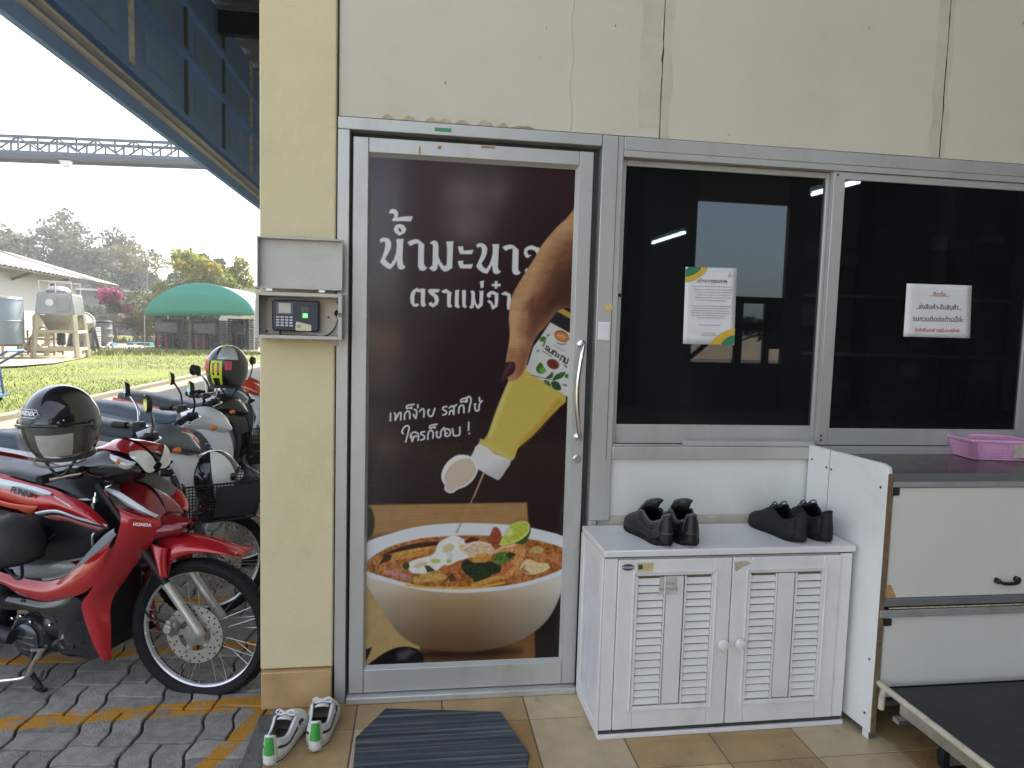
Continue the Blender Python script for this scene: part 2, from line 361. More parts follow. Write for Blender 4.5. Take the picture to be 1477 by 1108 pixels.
# ================================================================ printed poster behind the door glass (a flat print: its picture is ink on the sheet)
class Print:
    """a fine grid of ink colours on a plane; shapes are given in survey-photo pixels of that plane"""
    def __init__(s, x0, x1, z0, z1, y, nx, nz, bgcol):
        s.nx, s.nz = nx, nz
        X, Z = np.meshgrid(np.linspace(x0, x1, nx), np.linspace(z0, z1, nz)); s.X, s.Z, s.y = X.ravel(), Z.ravel(), y
        V = np.stack([s.X, np.full_like(s.X, y), s.Z], 1)-CAMP
        c = V @ AX.T; s.px = 738.5+FPX*c[:, 0]/c[:, 2]; s.py = 554+FPX*c[:, 1]/c[:, 2]
        s.C = np.tile(np.array(bgcol, float), (len(s.px), 1))
        s.rng = np.random.RandomState(3)
    def noise(s, sc, seed=0, ax=1.0):
        r = np.random.RandomState(seed); T = r.rand(64, 64)
        u = s.px/sc; v = s.py/(sc*ax); i = np.floor(u).astype(int); j = np.floor(v).astype(int); a = u-i; c = v-j
        a = a*a*(3-2*a); c = c*c*(3-2*c); g = lambda p, q: T[p % 64, q % 64]
        return (g(i, j)*(1-a)+g(i+1, j)*a)*(1-c)+(g(i, j+1)*(1-a)+g(i+1, j+1)*a)*c
    def _sel(s, P, pad):
        return np.nonzero((s.px > P[:, 0].min()-pad) & (s.px < P[:, 0].max()+pad) & (s.py > P[:, 1].min()-pad) & (s.py < P[:, 1].max()+pad))[0]
    def mask(s, P, blur=.7, k=None):
        P = np.array(P, float); pad = blur*2+1; I = s._sel(P, pad); x, y = s.px[I], s.py[I]
        ins = np.zeros(len(I), bool); d = np.full(len(I), 1e9); n = len(P)
        for a in range(n):
            x0, y0 = P[a]; x1, y1 = P[(a+1) % n]
            if y0 != y1:
                c = ((y0 > y) != (y1 > y)) & (x < (x1-x0)*(y-y0)/(y1-y0)+x0); ins ^= c
            dx, dy = x1-x0, y1-y0; t = np.clip(((x-x0)*dx+(y-y0)*dy)/max(dx*dx+dy*dy, 1e-9), 0, 1)
            d = np.minimum(d, np.hypot(x-x0-t*dx, y-y0-t*dy))
        return I, np.clip(.5+np.where(ins, d, -d)/(2*blur), 0, 1)
    def put(s, I, a, col):
        col = np.array(col, float)
        if col.ndim == 2: col = col[I]
        s.C[I] = s.C[I]*(1-a[:, None])+col*a[:, None]
    def poly(s, P, col, blur=.7, op=1.0):
        I, a = s.mask(P, blur); s.put(I, a*op, col)
    def stroke(s, P, w, col, blur=.6, op=1.0):
        P = np.array(P, float); ws = np.array(w if hasattr(w, '__len__') else [w]*len(P), float)/2
        I = s._sel(P, ws.max()+blur*2); x, y = s.px[I], s.py[I]; d = np.full(len(I), 1e9)
        for a in range(len(P)-1):
            (x0, y0), (x1, y1) = P[a], P[a+1]; dx, dy = x1-x0, y1-y0
            t = np.clip(((x-x0)*dx+(y-y0)*dy)/max(dx*dx+dy*dy, 1e-9), 0, 1)
            d = np.minimum(d, np.hypot(x-x0-t*dx, y-y0-t*dy)-(ws[a]*(1-t)+ws[a+1]*t))
        s.put(I, np.clip(.5-d/(2*blur), 0, 1)*op, col)
    def ell(s, c, rx, ry, rot, col, blur=.7, op=1.0, n=28):
        r = math.radians(rot); s.poly([(c[0]+rx*math.cos(a)*math.cos(r)-ry*math.sin(a)*math.sin(r), c[1]+rx*math.cos(a)*math.sin(r)+ry*math.sin(a)*math.cos(r)) for a in [2*math.pi*i/n for i in range(n)]], col, blur, op)
    def build(s, name, material, gain, parent=None, flip=False):
        me = bpy.data.meshes.new(name); nv = s.nx*s.nz; me.vertices.add(nv)
        me.vertices.foreach_set('co', np.stack([s.X, np.full_like(s.X, s.y), s.Z], 1).ravel())
        i = np.arange((s.nx-1)*(s.nz-1)); q = (i//(s.nx-1))*s.nx+i % (s.nx-1); F = np.stack([q, q+1, q+s.nx+1, q+s.nx], 1).astype(np.int32)
        me.loops.add(F.size); me.loops.foreach_set('vertex_index', F.ravel()); me.polygons.add(len(F))
        me.polygons.foreach_set('loop_start', np.arange(0, F.size, 4, dtype=np.int32)); me.update(); me.validate()
        ca = me.color_attributes.new('Col', 'FLOAT_COLOR', 'POINT'); c = np.ones((nv, 4), np.float32); c[:, :3] = np.clip(lin(np.clip(s.C, 0, 255))*gain, 0, .85)
        ca.data.foreach_set('color', c.ravel()); me.materials.append(material)
        o = bpy.data.objects.new(name, me); COL.objects.link(o)
        if parent is not None: o.parent = parent
        return o
def T(L, s, o): return [(x/s+o[0], y/s+o[1]) for x, y in L]
def sp(L, k=4, closed=True):
    n = len(L); Q = np.array(L, float); out = []
    for i in range(n if closed else n-1):
        p0, p1, p2, p3 = (Q[(i-1) % n], Q[i], Q[(i+1) % n], Q[(i+2) % n]) if closed else (Q[max(i-1, 0)], Q[i], Q[i+1], Q[min(i+2, n-1)])
        for j in range(k):
            t = j/k; out.append(.5*((2*p1)+(-p0+p2)*t+(2*p0-5*p1+4*p2-p3)*t*t+(-p0+3*p1-3*p2+p3)*t**3))
    if not closed: out.append(Q[-1])
    return out
pp = Print(G0-.006, G1+.006, GB-.006, GT+.006, .0150, 340, 800, (40, 27, 29))
g = np.clip((pp.py-230)/500, 0, 1)[:, None]; gx = np.clip((pp.px-536)/290, 0, 1)[:, None]
pp.C = (np.array([58, 39, 42])*(1-g)+np.array([34, 20, 22])*g)*(1-.12*gx)+np.array([-2, 0, 4])*(1-gx)*.8
WH = (206, 206, 203)
A = lambda L: T(L, 10.07, (540, 290)); B2 = lambda L: T(L, 10.07, (660, 330)); C3 = lambda L: T(L, 8.688, (580, 390))
for gl in ([(210,182),(225,135),(260,115),(310,122),(345,165),(345,215),(330,240),(440,225),(555,220),(548,265),(530,298),(400,292),(270,295),(255,270),(285,235),(290,200),(265,180)],
  [(375,332),(430,355),(465,410),(440,465),(365,505),(300,460),(280,405),(310,350)],
  [(75,570),(100,540),(160,532),(215,550),(245,610),(240,680),(205,760),(155,840),(190,885),(235,920),(280,850),(310,770),(322,690),(325,640),(318,560),(325,548),(370,550),(425,550),(415,640),(412,740),(408,840),(420,925),(455,955),(430,985),(390,1000),(350,985),(330,930),(328,860),(290,930),(235,990),(190,980),(120,930),(82,885),(110,820),(145,720),(160,640),(150,590),(120,590),(100,612)],
  [(480,598),(530,570),(600,552),(640,562),(725,628),(722,720),(718,900),(735,945),(768,970),(745,1000),(700,1018),(655,1000),(632,950),(635,800),(638,615),(580,625),(535,655),(505,640)],
  [(805,610),(840,580),(880,572),(920,600),(932,650),(930,800),(960,880),(1015,950),(1050,925),(1055,800),(1055,680),(1045,600),(1060,585),(1100,588),(1150,583),(1142,640),(1138,800),(1130,950),(1140,965),(1080,1010),(1020,1030),(970,990),(925,910),(915,980),(890,1015),(850,1020),(800,985),(795,970),(840,940),(845,880),(850,640),(830,628)]): pp.poly(A(gl), WH, .5)
pp.poly(A([(355,385),(385,405),(397,448),(365,445),(345,410)]), (45, 34, 36), .4)
for gl in ([(5,260),(80,252),(85,320),(160,312),(230,305),(215,355),(200,370),(40,368),(20,330)],[(5,470),(80,462),(85,520),(150,518),(225,512),(205,570),(195,578),(40,575),(15,530)],
  [(270,240),(300,212),(355,210),(410,240),(432,290),(425,360),(390,440),(345,505),(375,555),(415,585),(460,520),(490,440),(510,350),(510,260),(500,235),(520,222),(560,225),(605,222),(598,300),(592,420),(585,560),(600,600),(630,620),(600,652),(555,660),(520,640),(508,590),(500,530),(470,590),(430,655),(370,640),(310,600),(270,550),(300,480),(340,390),(355,310),(345,265),(310,262),(290,282)],
  [(650,268),(700,240),(775,228),(820,245),(888,308),(885,400),(880,580),(890,615),(918,632),(895,662),(850,675),(810,655),(790,610),(795,450),(800,290),(750,295),(705,322),(680,305)],
  [(960,350),(975,290),(1020,255),(1080,240),(1140,265),(1220,290),(1160,390),(1130,330),(1090,305),(1040,305),(1005,330),(1030,380),(1075,385),(1020,428),(985,410)],[(975,600),(1005,570),(1030,600),(1010,640),(985,635)]): pp.poly(B2(gl), WH, .5)
for gl in ([(105,300),(130,250),(190,218),(215,240),(245,225),(290,232),(288,300),(285,400),(300,440),(270,460),(240,450),(232,400),(235,300),(232,270),(205,275),(175,265),(155,320),(152,400),(165,425),(190,410),(215,435),(180,460),(140,455),(108,410),(100,350)],
  [(330,240),(360,232),(470,235),(460,275),(400,280),(450,320),(462,370),(445,430),(390,465),(340,440),(330,415),(365,395),(390,420),(410,390),(400,340),(350,300),(325,270)],
  [(490,260),(550,232),(620,280),(612,350),(608,420),(630,455),(595,472),(565,450),(562,350),(565,285),(530,285),(512,285)],
  [(665,250),(715,243),(710,350),(708,430),(728,455),(700,478),(660,455),(660,350)],[(750,250),(800,247),(798,350),(795,430),(815,455),(790,475),(755,455),(752,350)],
  [(850,270),(880,250),(910,270),(915,360),(930,420),(955,440),(970,400),(972,270),(965,258),(1020,255),(1015,350),(1010,440),(960,485),(930,470),(905,420),(895,470),(860,480),(838,460),(860,440),(868,350),(868,285)],
  [(975,135),(1028,130),(1018,220),(985,225)],[(1160,135),(1198,133),(1195,165),(1235,170),(1232,200),(1195,205),(1190,230),(1160,230),(1160,200),(1125,200),(1122,172),(1160,168)],
  [(1060,300),(1095,265),(1140,258),(1208,290),(1205,370),(1195,455),(1130,495),(1105,420),(1065,390),(1090,368),(1130,400),(1145,440),(1160,430),(1160,310),(1130,300),(1105,310),(1120,330),(1085,345),(1065,330)],
  [(1240,290),(1295,265),(1360,300),(1370,400),(1360,490),(1320,495),(1312,450),(1318,320),(1290,310),(1265,312)]): pp.poly(C3(gl), WH, .45)
for st in ([(122,335),(120,435)],[(175,330),(190,360),(185,425),(230,340),(255,325),(262,345),(258,420)],[(310,415),(312,345),(350,305),(378,330),(378,405)],[(435,215),(345,232),(340,270),(375,262),(405,270),(402,248)],[(425,350),(440,375),(462,400),(468,300),(440,285)],[(485,220),(487,260)],[(510,310),(545,275),(570,300),(565,385)],[(620,300),(640,285),(620,325),(640,370),(680,365),(712,272)],
  [(870,245),(825,255),(822,285),(865,310),(860,345),(820,355)],[(905,350),(915,310),(945,300),(965,345)],[(905,265),(935,238),(965,258),(965,350)],[(965,250),(1000,220)],[(1030,330),(1036,260),(1060,230),(1095,240),(1100,325)],[(1140,128),(1065,150),(1065,185),(1100,175),(1130,185),(1128,160)],[(1140,180),(1145,130),(1170,110),(1195,150),(1180,230),(1165,315)],[(1240,215),(1255,210),(1245,250),(1260,300),(1298,290),(1305,215),(1342,168)],[(1305,125),(1308,170)],
  [(290,605),(275,575),(310,515),(350,500),(370,530),(350,620),(325,715)],[(392,660),(390,620),(430,585),(480,600),(495,640),(490,695)],[(405,640),(410,710),(440,640),(470,645)],[(575,580),(530,590),(530,615),(570,635),(570,675),(525,690)],[(620,680),(625,600),(655,560),(690,590),(685,665)],[(740,480),(650,500),(650,535),(690,520),(715,530),(714,510)],[(730,590),(745,580),(735,630),(760,660),(790,640),(795,575),(835,525)],[(850,585),(845,550),(890,545),(920,580),(905,630),(860,640),(845,610),(875,600)],[(945,540),(955,570),(965,630),(1040,620),(1045,520)],[(1165,455),(1160,560)],[(1170,600),(1172,606)]):
    pp.stroke(T(sp(st, 3, False), 9.231, (550, 560)), 2.3, WH, .5)
# --- board, table and bowl
F = lambda L: T(L, 3.462, (490, 700))
s3 = pp.noise(3, 5)[:, None]; s9 = pp.noise(9, 6)[:, None]; s1 = pp.noise(1.6, 8, .6)[:, None]; grain = pp.noise(30, 2, .03)[:, None]
pp.poly(F([(120,99),(935,86),(941,180),(950,330),(120,330)]), np.array([152,116,72])+10*(grain-.5)+6*(s9-.5), 1.3)
pp.poly(F([(120,255),(300,235),(200,300),(120,330)]), (92, 66, 42), 5, .8)
pp.ell(F([(140,185)])[0], 10, 23, 0, (44, 50, 30), 1.4)
pp.poly(F([(110,430),(420,500),(430,910),(110,910)]), np.array([170,142,92])+8*(s9-.5), 2)
pp.poly(F([(400,780),(972,700),(978,868),(400,905)]), np.array([112,74,40])+10*(grain-.5), 1.2)
pp.poly(F([(974,560),(1200,400),(1200,900),(978,868)]), (26, 19, 21), 1.2)
pp.ell(F([(640,838)])[0], 78, 9, -2, (40, 26, 18), 6, .9)
bowl = sp(F([(120,470),(140,410),(420,470),(700,480),(1000,430),(1130,400),(1110,520),(1075,610),(1030,680),(960,740),(850,795),(700,828),(560,832),(430,815),(340,775),(270,710),(215,630),(160,540)]), 4)
bx_ = np.clip((pp.px-530)/280, 0, 1)[:, None]; by_ = np.clip((pp.py-835)/105, 0, 1)[:, None]
tan = np.array([176,148,108])*(1-by_)+np.array([92,66,42])*by_; edge = np.abs(bx_-.45)*2
bc = tan*(1-np.clip(edge*1.15-.25, 0, 1))+np.array([198,190,175])*(1-.45*by_)*np.clip(edge*1.15-.25, 0, 1)
top = np.clip(1-by_*3.2, 0, 1); bc = bc*(1-.55*top)+np.array([200,192,178])*.55*top
pp.poly(bowl, bc, 1.2)
pp.poly(sp(F([(120,300),(260,240),(400,205),(560,190),(700,190),(850,198),(1000,222),(1140,275),(1140,420),(1000,483),(850,518),(700,534),(560,537),(420,525),(280,494),(120,440)])), np.array([203,204,205])-8*by_, .8)
pp.poly(sp(F([(120,392),(240,312),(400,267),(520,256),(640,250),(760,252),(900,262),(1040,288),(1140,330),(1140,400),(1000,462),(850,498),(700,513),(560,517),(420,505),(280,474),(120,422)])), np.array([150,92,44])+70*(s3-.5)*np.array([1,.8,.5])+36*(s9-.5), 1.0)
Z7 = lambda L: T(L, 9.231, (520, 740)); Z8 = lambda L: T(L, 9.231, (660, 740))
tx = 34*(s1-.5)+24*(s3-.5)
pp.stroke(Z7([(250,640),(480,560),(760,480),(1000,440)]), [3,7,6,3], np.array([190,140,66])+tx, 1)
pp.stroke(Z7([(370,530),(560,475),(750,435),(1010,405)]), [3,6,7,6], (52, 26, 30), .8)
pp.poly(Z7([(240,690),(330,540),(420,560),(400,620)]), (54, 34, 28), .8)
pp.stroke(Z7([(430,610),(640,570),(880,520)]), [5,8,6], np.array([178,128,58])+tx, 1)
pp.poly(sp(Z7([(990,520),(1040,400),(1150,330),(1250,300),(1340,330),(1420,400),(1480,500),(1450,590),(1300,640),(1200,690),(1100,700),(1010,770),(850,805),(700,800),(630,730),(660,650),(800,600),(940,565)])), np.array([214,212,204])+tx*.6, 1)
for c, rx, ry, rt, cl in (((1170,470),9,6,-20,(196,176,120)),((1000,640),7,3,0,(160,170,60)),((1180,640),4,3,0,(150,155,70)),((800,690),11,3,-15,(200,168,110)),((1380,470),8,5,30,(214,170,120)),((1190,560),5,6,0,(190,196,190))): pp.ell(Z7([c])[0], rx, ry, rt, cl, 1.6, .85)
pp.ell(Z7([(605,705)])[0], 5, 5.5, 0, np.array([48,62,26])+tx, .8)
pp.poly(Z7([(850,700),(910,700),(1000,770),(890,795)]), (62, 62, 30), .8)
pp.stroke(Z7([(340,790),(470,800),(620,870),(700,900)]), [6,11,10,4], np.array([168,112,98])+tx*1.6, 1)
pp.stroke(Z7([(340,780),(600,830)]), [2,2], (186,120,120), 1)
pp.stroke(Z7([(740,900),(880,860),(1090,850)]), [9,13,10], np.array([186,146,76])+tx*1.5, 1)
pp.stroke(Z7([(1110,770),(1220,720),(1340,690)]), [5,8,6], np.array([176,92,48])+tx, 1)
pp.poly(Z7([(1160,850),(1230,800),(1260,880),(1200,920)]), (84, 42, 26), 1)
pp.stroke(Z7([(600,960),(900,990),(1180,1000),(1450,1000)]), 3, np.array([205,160,60])+tx, 1.2)
pp.poly(sp(Z8([(560,430),(600,330),(640,250),(700,170),(780,125),(880,108),(950,130),(975,190),(960,290),(890,410),(750,412)])), (52, 76, 32), .7)
pp.poly(sp(Z8([(560,430),(600,330),(640,250),(700,170),(780,125),(880,108),(945,130),(962,190),(940,270),(880,330),(800,380),(700,418)])), (188, 196, 110), .7)
pp.poly(sp(Z8([(590,400),(620,330),(655,250),(710,180),(785,140),(875,124),(930,145),(942,195),(915,260),(860,315),(790,362),(700,395)])), np.array([172,178,66])+tx, .8)
pp.ell(Z8([(690,265)])[0], 6, 4.5, -40, (208, 206, 150), 1.5, .8)
pp.poly(sp(Z8([(395,380),(440,280),(480,190),(545,205),(582,290),(560,400),(490,440)])), np.array([142,66,38])+tx, .7)
pp.poly(Z8([(90,380),(190,320),(300,345),(240,375),(110,405)]), (72, 30, 30), .9)
pp.poly(sp(Z8([(60,480),(150,400),(280,375),(400,400),(485,470),(460,560),(300,640),(200,600),(100,540)])), np.array([200,172,138])+tx, .9)
pp.stroke(Z8([(70,480),(170,410),(300,390),(440,420)]), 1.6, (224,206,190), .9)
pp.poly(sp(Z8([(190,640),(290,545),(400,540),(460,570),(400,640),(300,660)])), np.array([192,136,62])+tx, .9)
pp.poly(sp(Z8([(480,530),(560,460),(700,410),(820,415),(900,480),(895,580),(830,680),(740,820),(640,880),(540,870),(520,830),(600,740),(700,660),(770,570),(700,520)])), np.array([192,134,78])+tx*1.4, .8)
pp.stroke(Z8([(500,520),(600,455),(760,425)]), 3, (214,172,140), 1)
pp.stroke(Z8([(540,850),(640,760),(720,690)]), [7,8,6], (172,86,60), 1.5, .8)
pp.poly(sp(Z8([(75,640),(130,620),(200,660),(350,660),(480,650),(575,700),(560,790),(450,820),(380,880),(240,930),(190,870),(100,800),(50,730)])), np.array([30,44,26])+tx*.8, .8)
pp.poly(sp(Z8([(470,640),(540,535),(640,520),(770,540),(740,590),(640,650),(560,690)])), np.array([74,106,40])+tx*1.2, .8)
pp.poly(Z8([(640,560),(700,520),(770,545),(700,620)]), (36, 52, 28), .9)
pp.poly(sp(Z8([(830,760),(870,650),(950,615),(1060,660),(1190,675),(1225,730),(1130,790),(970,820)])), np.array([206,184,138])+tx*.8, .8)
pp.poly(Z8([(840,750),(900,690),(890,740),(970,805),(850,790)]), (150,112,66), 1)
pp.poly(sp(Z8([(945,505),(1040,435),(1135,470),(1120,540),(985,530)])), np.array([184,150,98])+tx, .9)
pp.stroke(Z8([(930,560),(1100,570),(1250,610),(1370,680)]), 4, (178,112,70), 1)
pp.stroke(Z8([(200,960),(400,900),(560,850)]), [5,7,5], np.array([192,140,66])+tx, 1)
pp.stroke(Z8([(20,1000),(300,990),(620,930)]), 3, (206,160,58), 1.2)
# --- spoon
pp.poly(sp(F([(140,910),(200,852),(270,815),(340,806),(400,828),(414,890),(300,905)])), (27, 20, 22), .9)
pp.poly(F([(290,835),(350,815),(375,830),(330,870),(290,870)]), (92, 84, 86), 4, .8)
pp.poly(F([(125,890),(125,822),(162,808),(150,842)]), (34, 24, 24), .7)
# --- hand, bottle, label
H5 = lambda L: T(L, 4.107, (700, 290)); Q6 = lambda L: T(L, 4.818, (620, 540)); Lb = lambda L: T(L, 7.91, (740, 430))
strp = (np.sin(pp.py*2*math.pi/3.1)*3.5)[:, None]
gxx = np.clip((pp.px-700)/60, 0, 1)[:, None]
pp.poly(sp(Q6([(545,50),(600,-40),(800,-60),(945,155),(900,230),(820,310),(720,420),(650,480),(610,520),(582,590),(530,580),(450,545),(370,475),(400,420),(430,340),(470,230),(510,130)]), 3), np.array([188,167,80])+strp*1.6+np.array([-14,-30,-14])*np.clip((pp.px+pp.py*.75-1240)/60, 0, 1)[:, None], .8)
pp.stroke(Q6([(560,60),(500,200),(450,340),(420,430)]), [3,6,6,4], (206, 194, 120), 3, .7)
pp.stroke(Q6([(900,190),(760,360),(640,480)]), [6,7,5], (166, 126, 36), 4, .7)
pp.poly(Q6([(352,445),(370,455),(575,570),(582,592),(560,602),(340,480)]), (190, 172, 92), .8)
pp.poly(sp(Q6([(345,478),(460,555),(565,598),(530,665),(485,730),(450,725),(330,655),(283,590),(300,545)]), 2), np.array([204,200,196])-26*np.clip((pp.px*.6+pp.py-1092)/22, 0, 1)[:, None]+strp*.6, .8)
pp.poly(sp(Q6([(285,575),(332,650),(330,680),(300,735),(250,778),(190,802),(165,822),(130,824),(100,800),(103,772),(80,725),(90,660),(130,600),(190,562),(240,560)]), 3), (214, 210, 205), .8)
pp.poly(sp(Q6([(280,590),(322,650),(318,680),(292,728),(245,768),(185,792),(160,812),(130,812),(112,795),(112,770),(100,715),(120,665),(165,615),(220,590)]), 3), np.array([188,170,150])+strp*.5, 1)
pp.stroke(Q6([(372,690),(300,860),(240,990),(185,1100)]), [2.6,1.8,1.5,2.2], (150, 122, 100), .6)
pp.stroke(Q6([(375,690),(305,860)]), [.8,.5], (205,170,140), .5)
pp.poly(Lb([(425,275),(700,428),(700,1140),(640,1140),(560,1090),(150,825),(230,560),(310,450)]), np.array([196,194,188])+strp*.5-18*np.clip((775-pp.px)/30, 0, 1)[:, None], .7)
pp.poly(Lb([(490,150),(700,262),(700,425),(425,275)]), np.array([36,39,36])+30*(s1-.5), .8)
pp.poly(Lb([(510,90),(720,205),(700,262),(500,150)]), (172, 144, 66), .8)
pp.poly(Lb([(640,40),(720,60),(720,120),(650,100)]), (200,200,195), .8)
pp.ell(Lb([(556,436)])[0], 11.5, 8.0, 26, np.array([166,104,58])+60*(s1-.5), .7)
pp.ell(Lb([(556,436)])[0], 7, 4, 26, (204,160,110), 1.4, .7)
pp.ell(Lb([(456,754)])[0], 9.2, 7.0, 26, (104, 46, 36), .7)
for st in ([(405,555),(385,548),(370,580),(395,600),(400,575)],[(420,575),(408,615),(440,630),(452,595)],[(468,600),(452,645)],[(468,605),(495,618),(480,665)],[(505,640),(530,655)],[(498,665),(522,678)],[(560,655),(535,710)],[(558,660),(590,680),(570,725)],[(600,690),(585,735),(615,745),(632,690)],[(590,760),(610,790)]): pp.stroke(Lb(st), 1.7, (28, 28, 28), .5)
pp.stroke(Lb([(340,605),(435,668)]), 1.6, (120,118,115), .8); pp.stroke(Lb([(470,540),(590,610)]), 1.0, (140,138,135), .8); pp.stroke(Lb([(500,510),(545,528),(605,525)]), 1.2, (60,55,50), .6)
for P_, cl in (([(315,730),(350,790),(380,830),(330,865),(280,850),(260,800)],(64,98,40)),([(350,790),(378,832),(330,862),(300,815)],(104,150,56)),([(305,455),(350,435),(382,460),(350,495),(310,495)],(72,110,44)),([(385,420),(415,405),(410,435),(390,445)],(110,130,60)),([(350,500),(375,480),(360,540),(335,560)],(90,116,62)),([(370,920),(410,880),(455,840),(450,910)],(58,84,40)),([(450,940),(490,870),(600,840),(570,900),(510,930)],(60,92,44)),([(590,880),(640,860),(640,910),(600,910)],(70,100,50)),([(350,935),(410,950),(430,1010),(370,980)],(70,92,58)),([(440,950),(520,960),(550,1045),(490,1050),(440,1010)],(44,76,46)),([(560,980),(620,990),(600,1010)],(110,100,80)),([(275,595),(300,590),(295,615),(270,615)],(110,130,100))): pp.poly(sp(Lb(P_), 2), cl, .6)
pp.stroke(Lb([(215,880),(320,905),(450,935)]), .8, (50,50,30), .5)
hand = sp(H5([(545,50),(480,105),(430,150),(380,205),(330,270),(290,340),(240,420),(190,500),(160,560),(146,620),(140,700),(145,780),(140,840),(130,900),(122,960),(135,1062),(180,1060),(215,1030),(240,985),(255,930),(280,850),(312,790),(350,750),(390,700),(430,652),(490,630),(560,640),(560,300)]), 3)
I, a = pp.mask(hand, .8)
wr = (12*(pp.noise(14, 21, .35)[:, None]-.5)+8*(pp.noise(5, 22, .4)[:, None]-.5))
hc = np.array([176,136,96])+wr+strp
pp.put(I, a, hc); keep = np.zeros(len(pp.px)); keep[I] = a
def shade(P_, col, blur, op):
    J, q = pp.mask(P_, blur); pp.put(J, q*op*keep[J], col)
shade(H5([(470,230),(560,180),(560,660),(420,650),(300,770),(255,900),(225,760),(270,640),(330,480),(390,330)]), np.array([104,66,48])+wr, 13, .9)
shade(H5([(430,430),(560,330),(560,650),(440,640),(350,720),(330,640)]), (66, 40, 32), 12, .85)
shade(H5([(300,560),(350,560),(340,720),(290,830),(262,780)]), (92,56,42), 7, .7)
shade(H5([(225,600),(275,590),(270,660),(220,660)]), (118,74,54), 5, .6)
shade(H5([(255,600),(285,560),(300,640),(270,690)]), (84,48,38), 4, .55)
shade(H5([(150,640),(185,600),(190,720),(170,840),(145,840)]), (192,150,108), 6, .6)
shade(H5([(130,880),(230,900),(205,1040),(140,1060)]), (150,98,70), 6, .7)
shade(H5([(215,880),(255,900),(235,1000),(190,1050)]), (110,64,48), 5, .7)
for zz in (880, 895, 912, 925): shade(H5([(140,zz),(200,zz-6),(205,zz-2),(140,zz+4)]), (110,70,52), 1, .5)
pp.poly(sp(H5([(110,968),(140,952),(170,955),(180,980),(170,1015),(140,1040),(95,1073),(87,1066),(105,1010)]), 3), np.array([58,36,40]), .6)
pp.stroke(H5([(150,965),(125,1005),(105,1050)]), [3,2.2,1], (104, 76, 80), 1.2, .8)
pp.C += 5*(pp.noise(.9, 31)[:, None]-.5)
PMAT = attr_mat('poster_print', .10, .015, 40, 0, 60, coat=.0, spec=.42)
poster = pp.build('poster', PMAT, 1.0, door)
poster['label'] = 'brown poster of a hand pouring juice into soup'
# ================================================================ GROUND
GZ = -.15
def col_attr(me, per_face):
    ca = me.color_attributes.new('Col', 'FLOAT_COLOR', 'CORNER'); arr = np.ones((len(me.loops), 4), np.float32)
    for p in me.polygons:
        for l in p.loop_indices: arr[l, :3] = per_face[p.index]
    ca.data.foreach_set('color', arr.ravel())
# one sheet reaching the horizon
b = MB(); b.grid([[(-900+1800*i/2, -300+1500*j/2, GZ-.05) for j in range(3)] for i in range(3)])
b.obj('ground', mat('dry_earth', (.11, .105, .035), .95, 0, .3, .3), kind='structure')
# porch floor: 30 cm tiles, every tile its own tone
rnd = random.Random(11); tb = MB(); cols = []
S = .3035; tones = [(.44, .285, .13), (.49, .365, .205), (.36, .215, .085), (.50, .385, .225), (.42, .28, .13), (.50, .39, .24)]
for i in range(-2, 22):
    for j in range(-18, 2):
        x0 = -.1880+i*S+.0015; x1 = x0+S-.004; y0 = -.1770+j*S+.0015; y1 = y0+S-.004
        x0 = max(x0, -.452); y1 = min(y1, -.001)
        if x1 <= x0 or y1 <= y0: continue
        n0 = len(tb.f); e = .0015
        tb.add([(x0, y0, -.004), (x1, y0, -.004), (x1, y1, -.004), (x0, y1, -.004), (x0+e, y0+e, 0), (x1-e, y0+e, 0), (x1-e, y1-e, 0), (x0+e, y1-e, 0)], [(4, 5, 6, 7), (0, 1, 5, 4), (1, 2, 6, 5), (2, 3, 7, 6), (3, 0, 4, 7)])
        t = np.array(tones[rnd.randrange(6)])*rnd.uniform(.9, 1.08); cols += [t]*(len(tb.f)-n0)
TM = attr_mat('floor_tile', .30, .22, 5, .03, 40, spec=.45)
fl = tb.obj('tile_floor', TM, kind='structure'); col_attr(fl.data, cols)
b = MB(); b.bx(-.453, 12.1, -10, .05, -.3, -.0025); b.obj('floor_slab', mat('grout', (.15, .12, .09), .8, 0, .3, 30), kind='structure')
b = MB(); b.bx(-.528, -.455, -10, -.034, -.3, -.012); b.obj('floor_edge_kerb', mat('concrete_edge', (.10, .095, .085), .9, 0, .45, 18, .5, 60, dirt=(.22, .20, .17), dscale=25, damt=.6), bevel=.006, kind='structure')
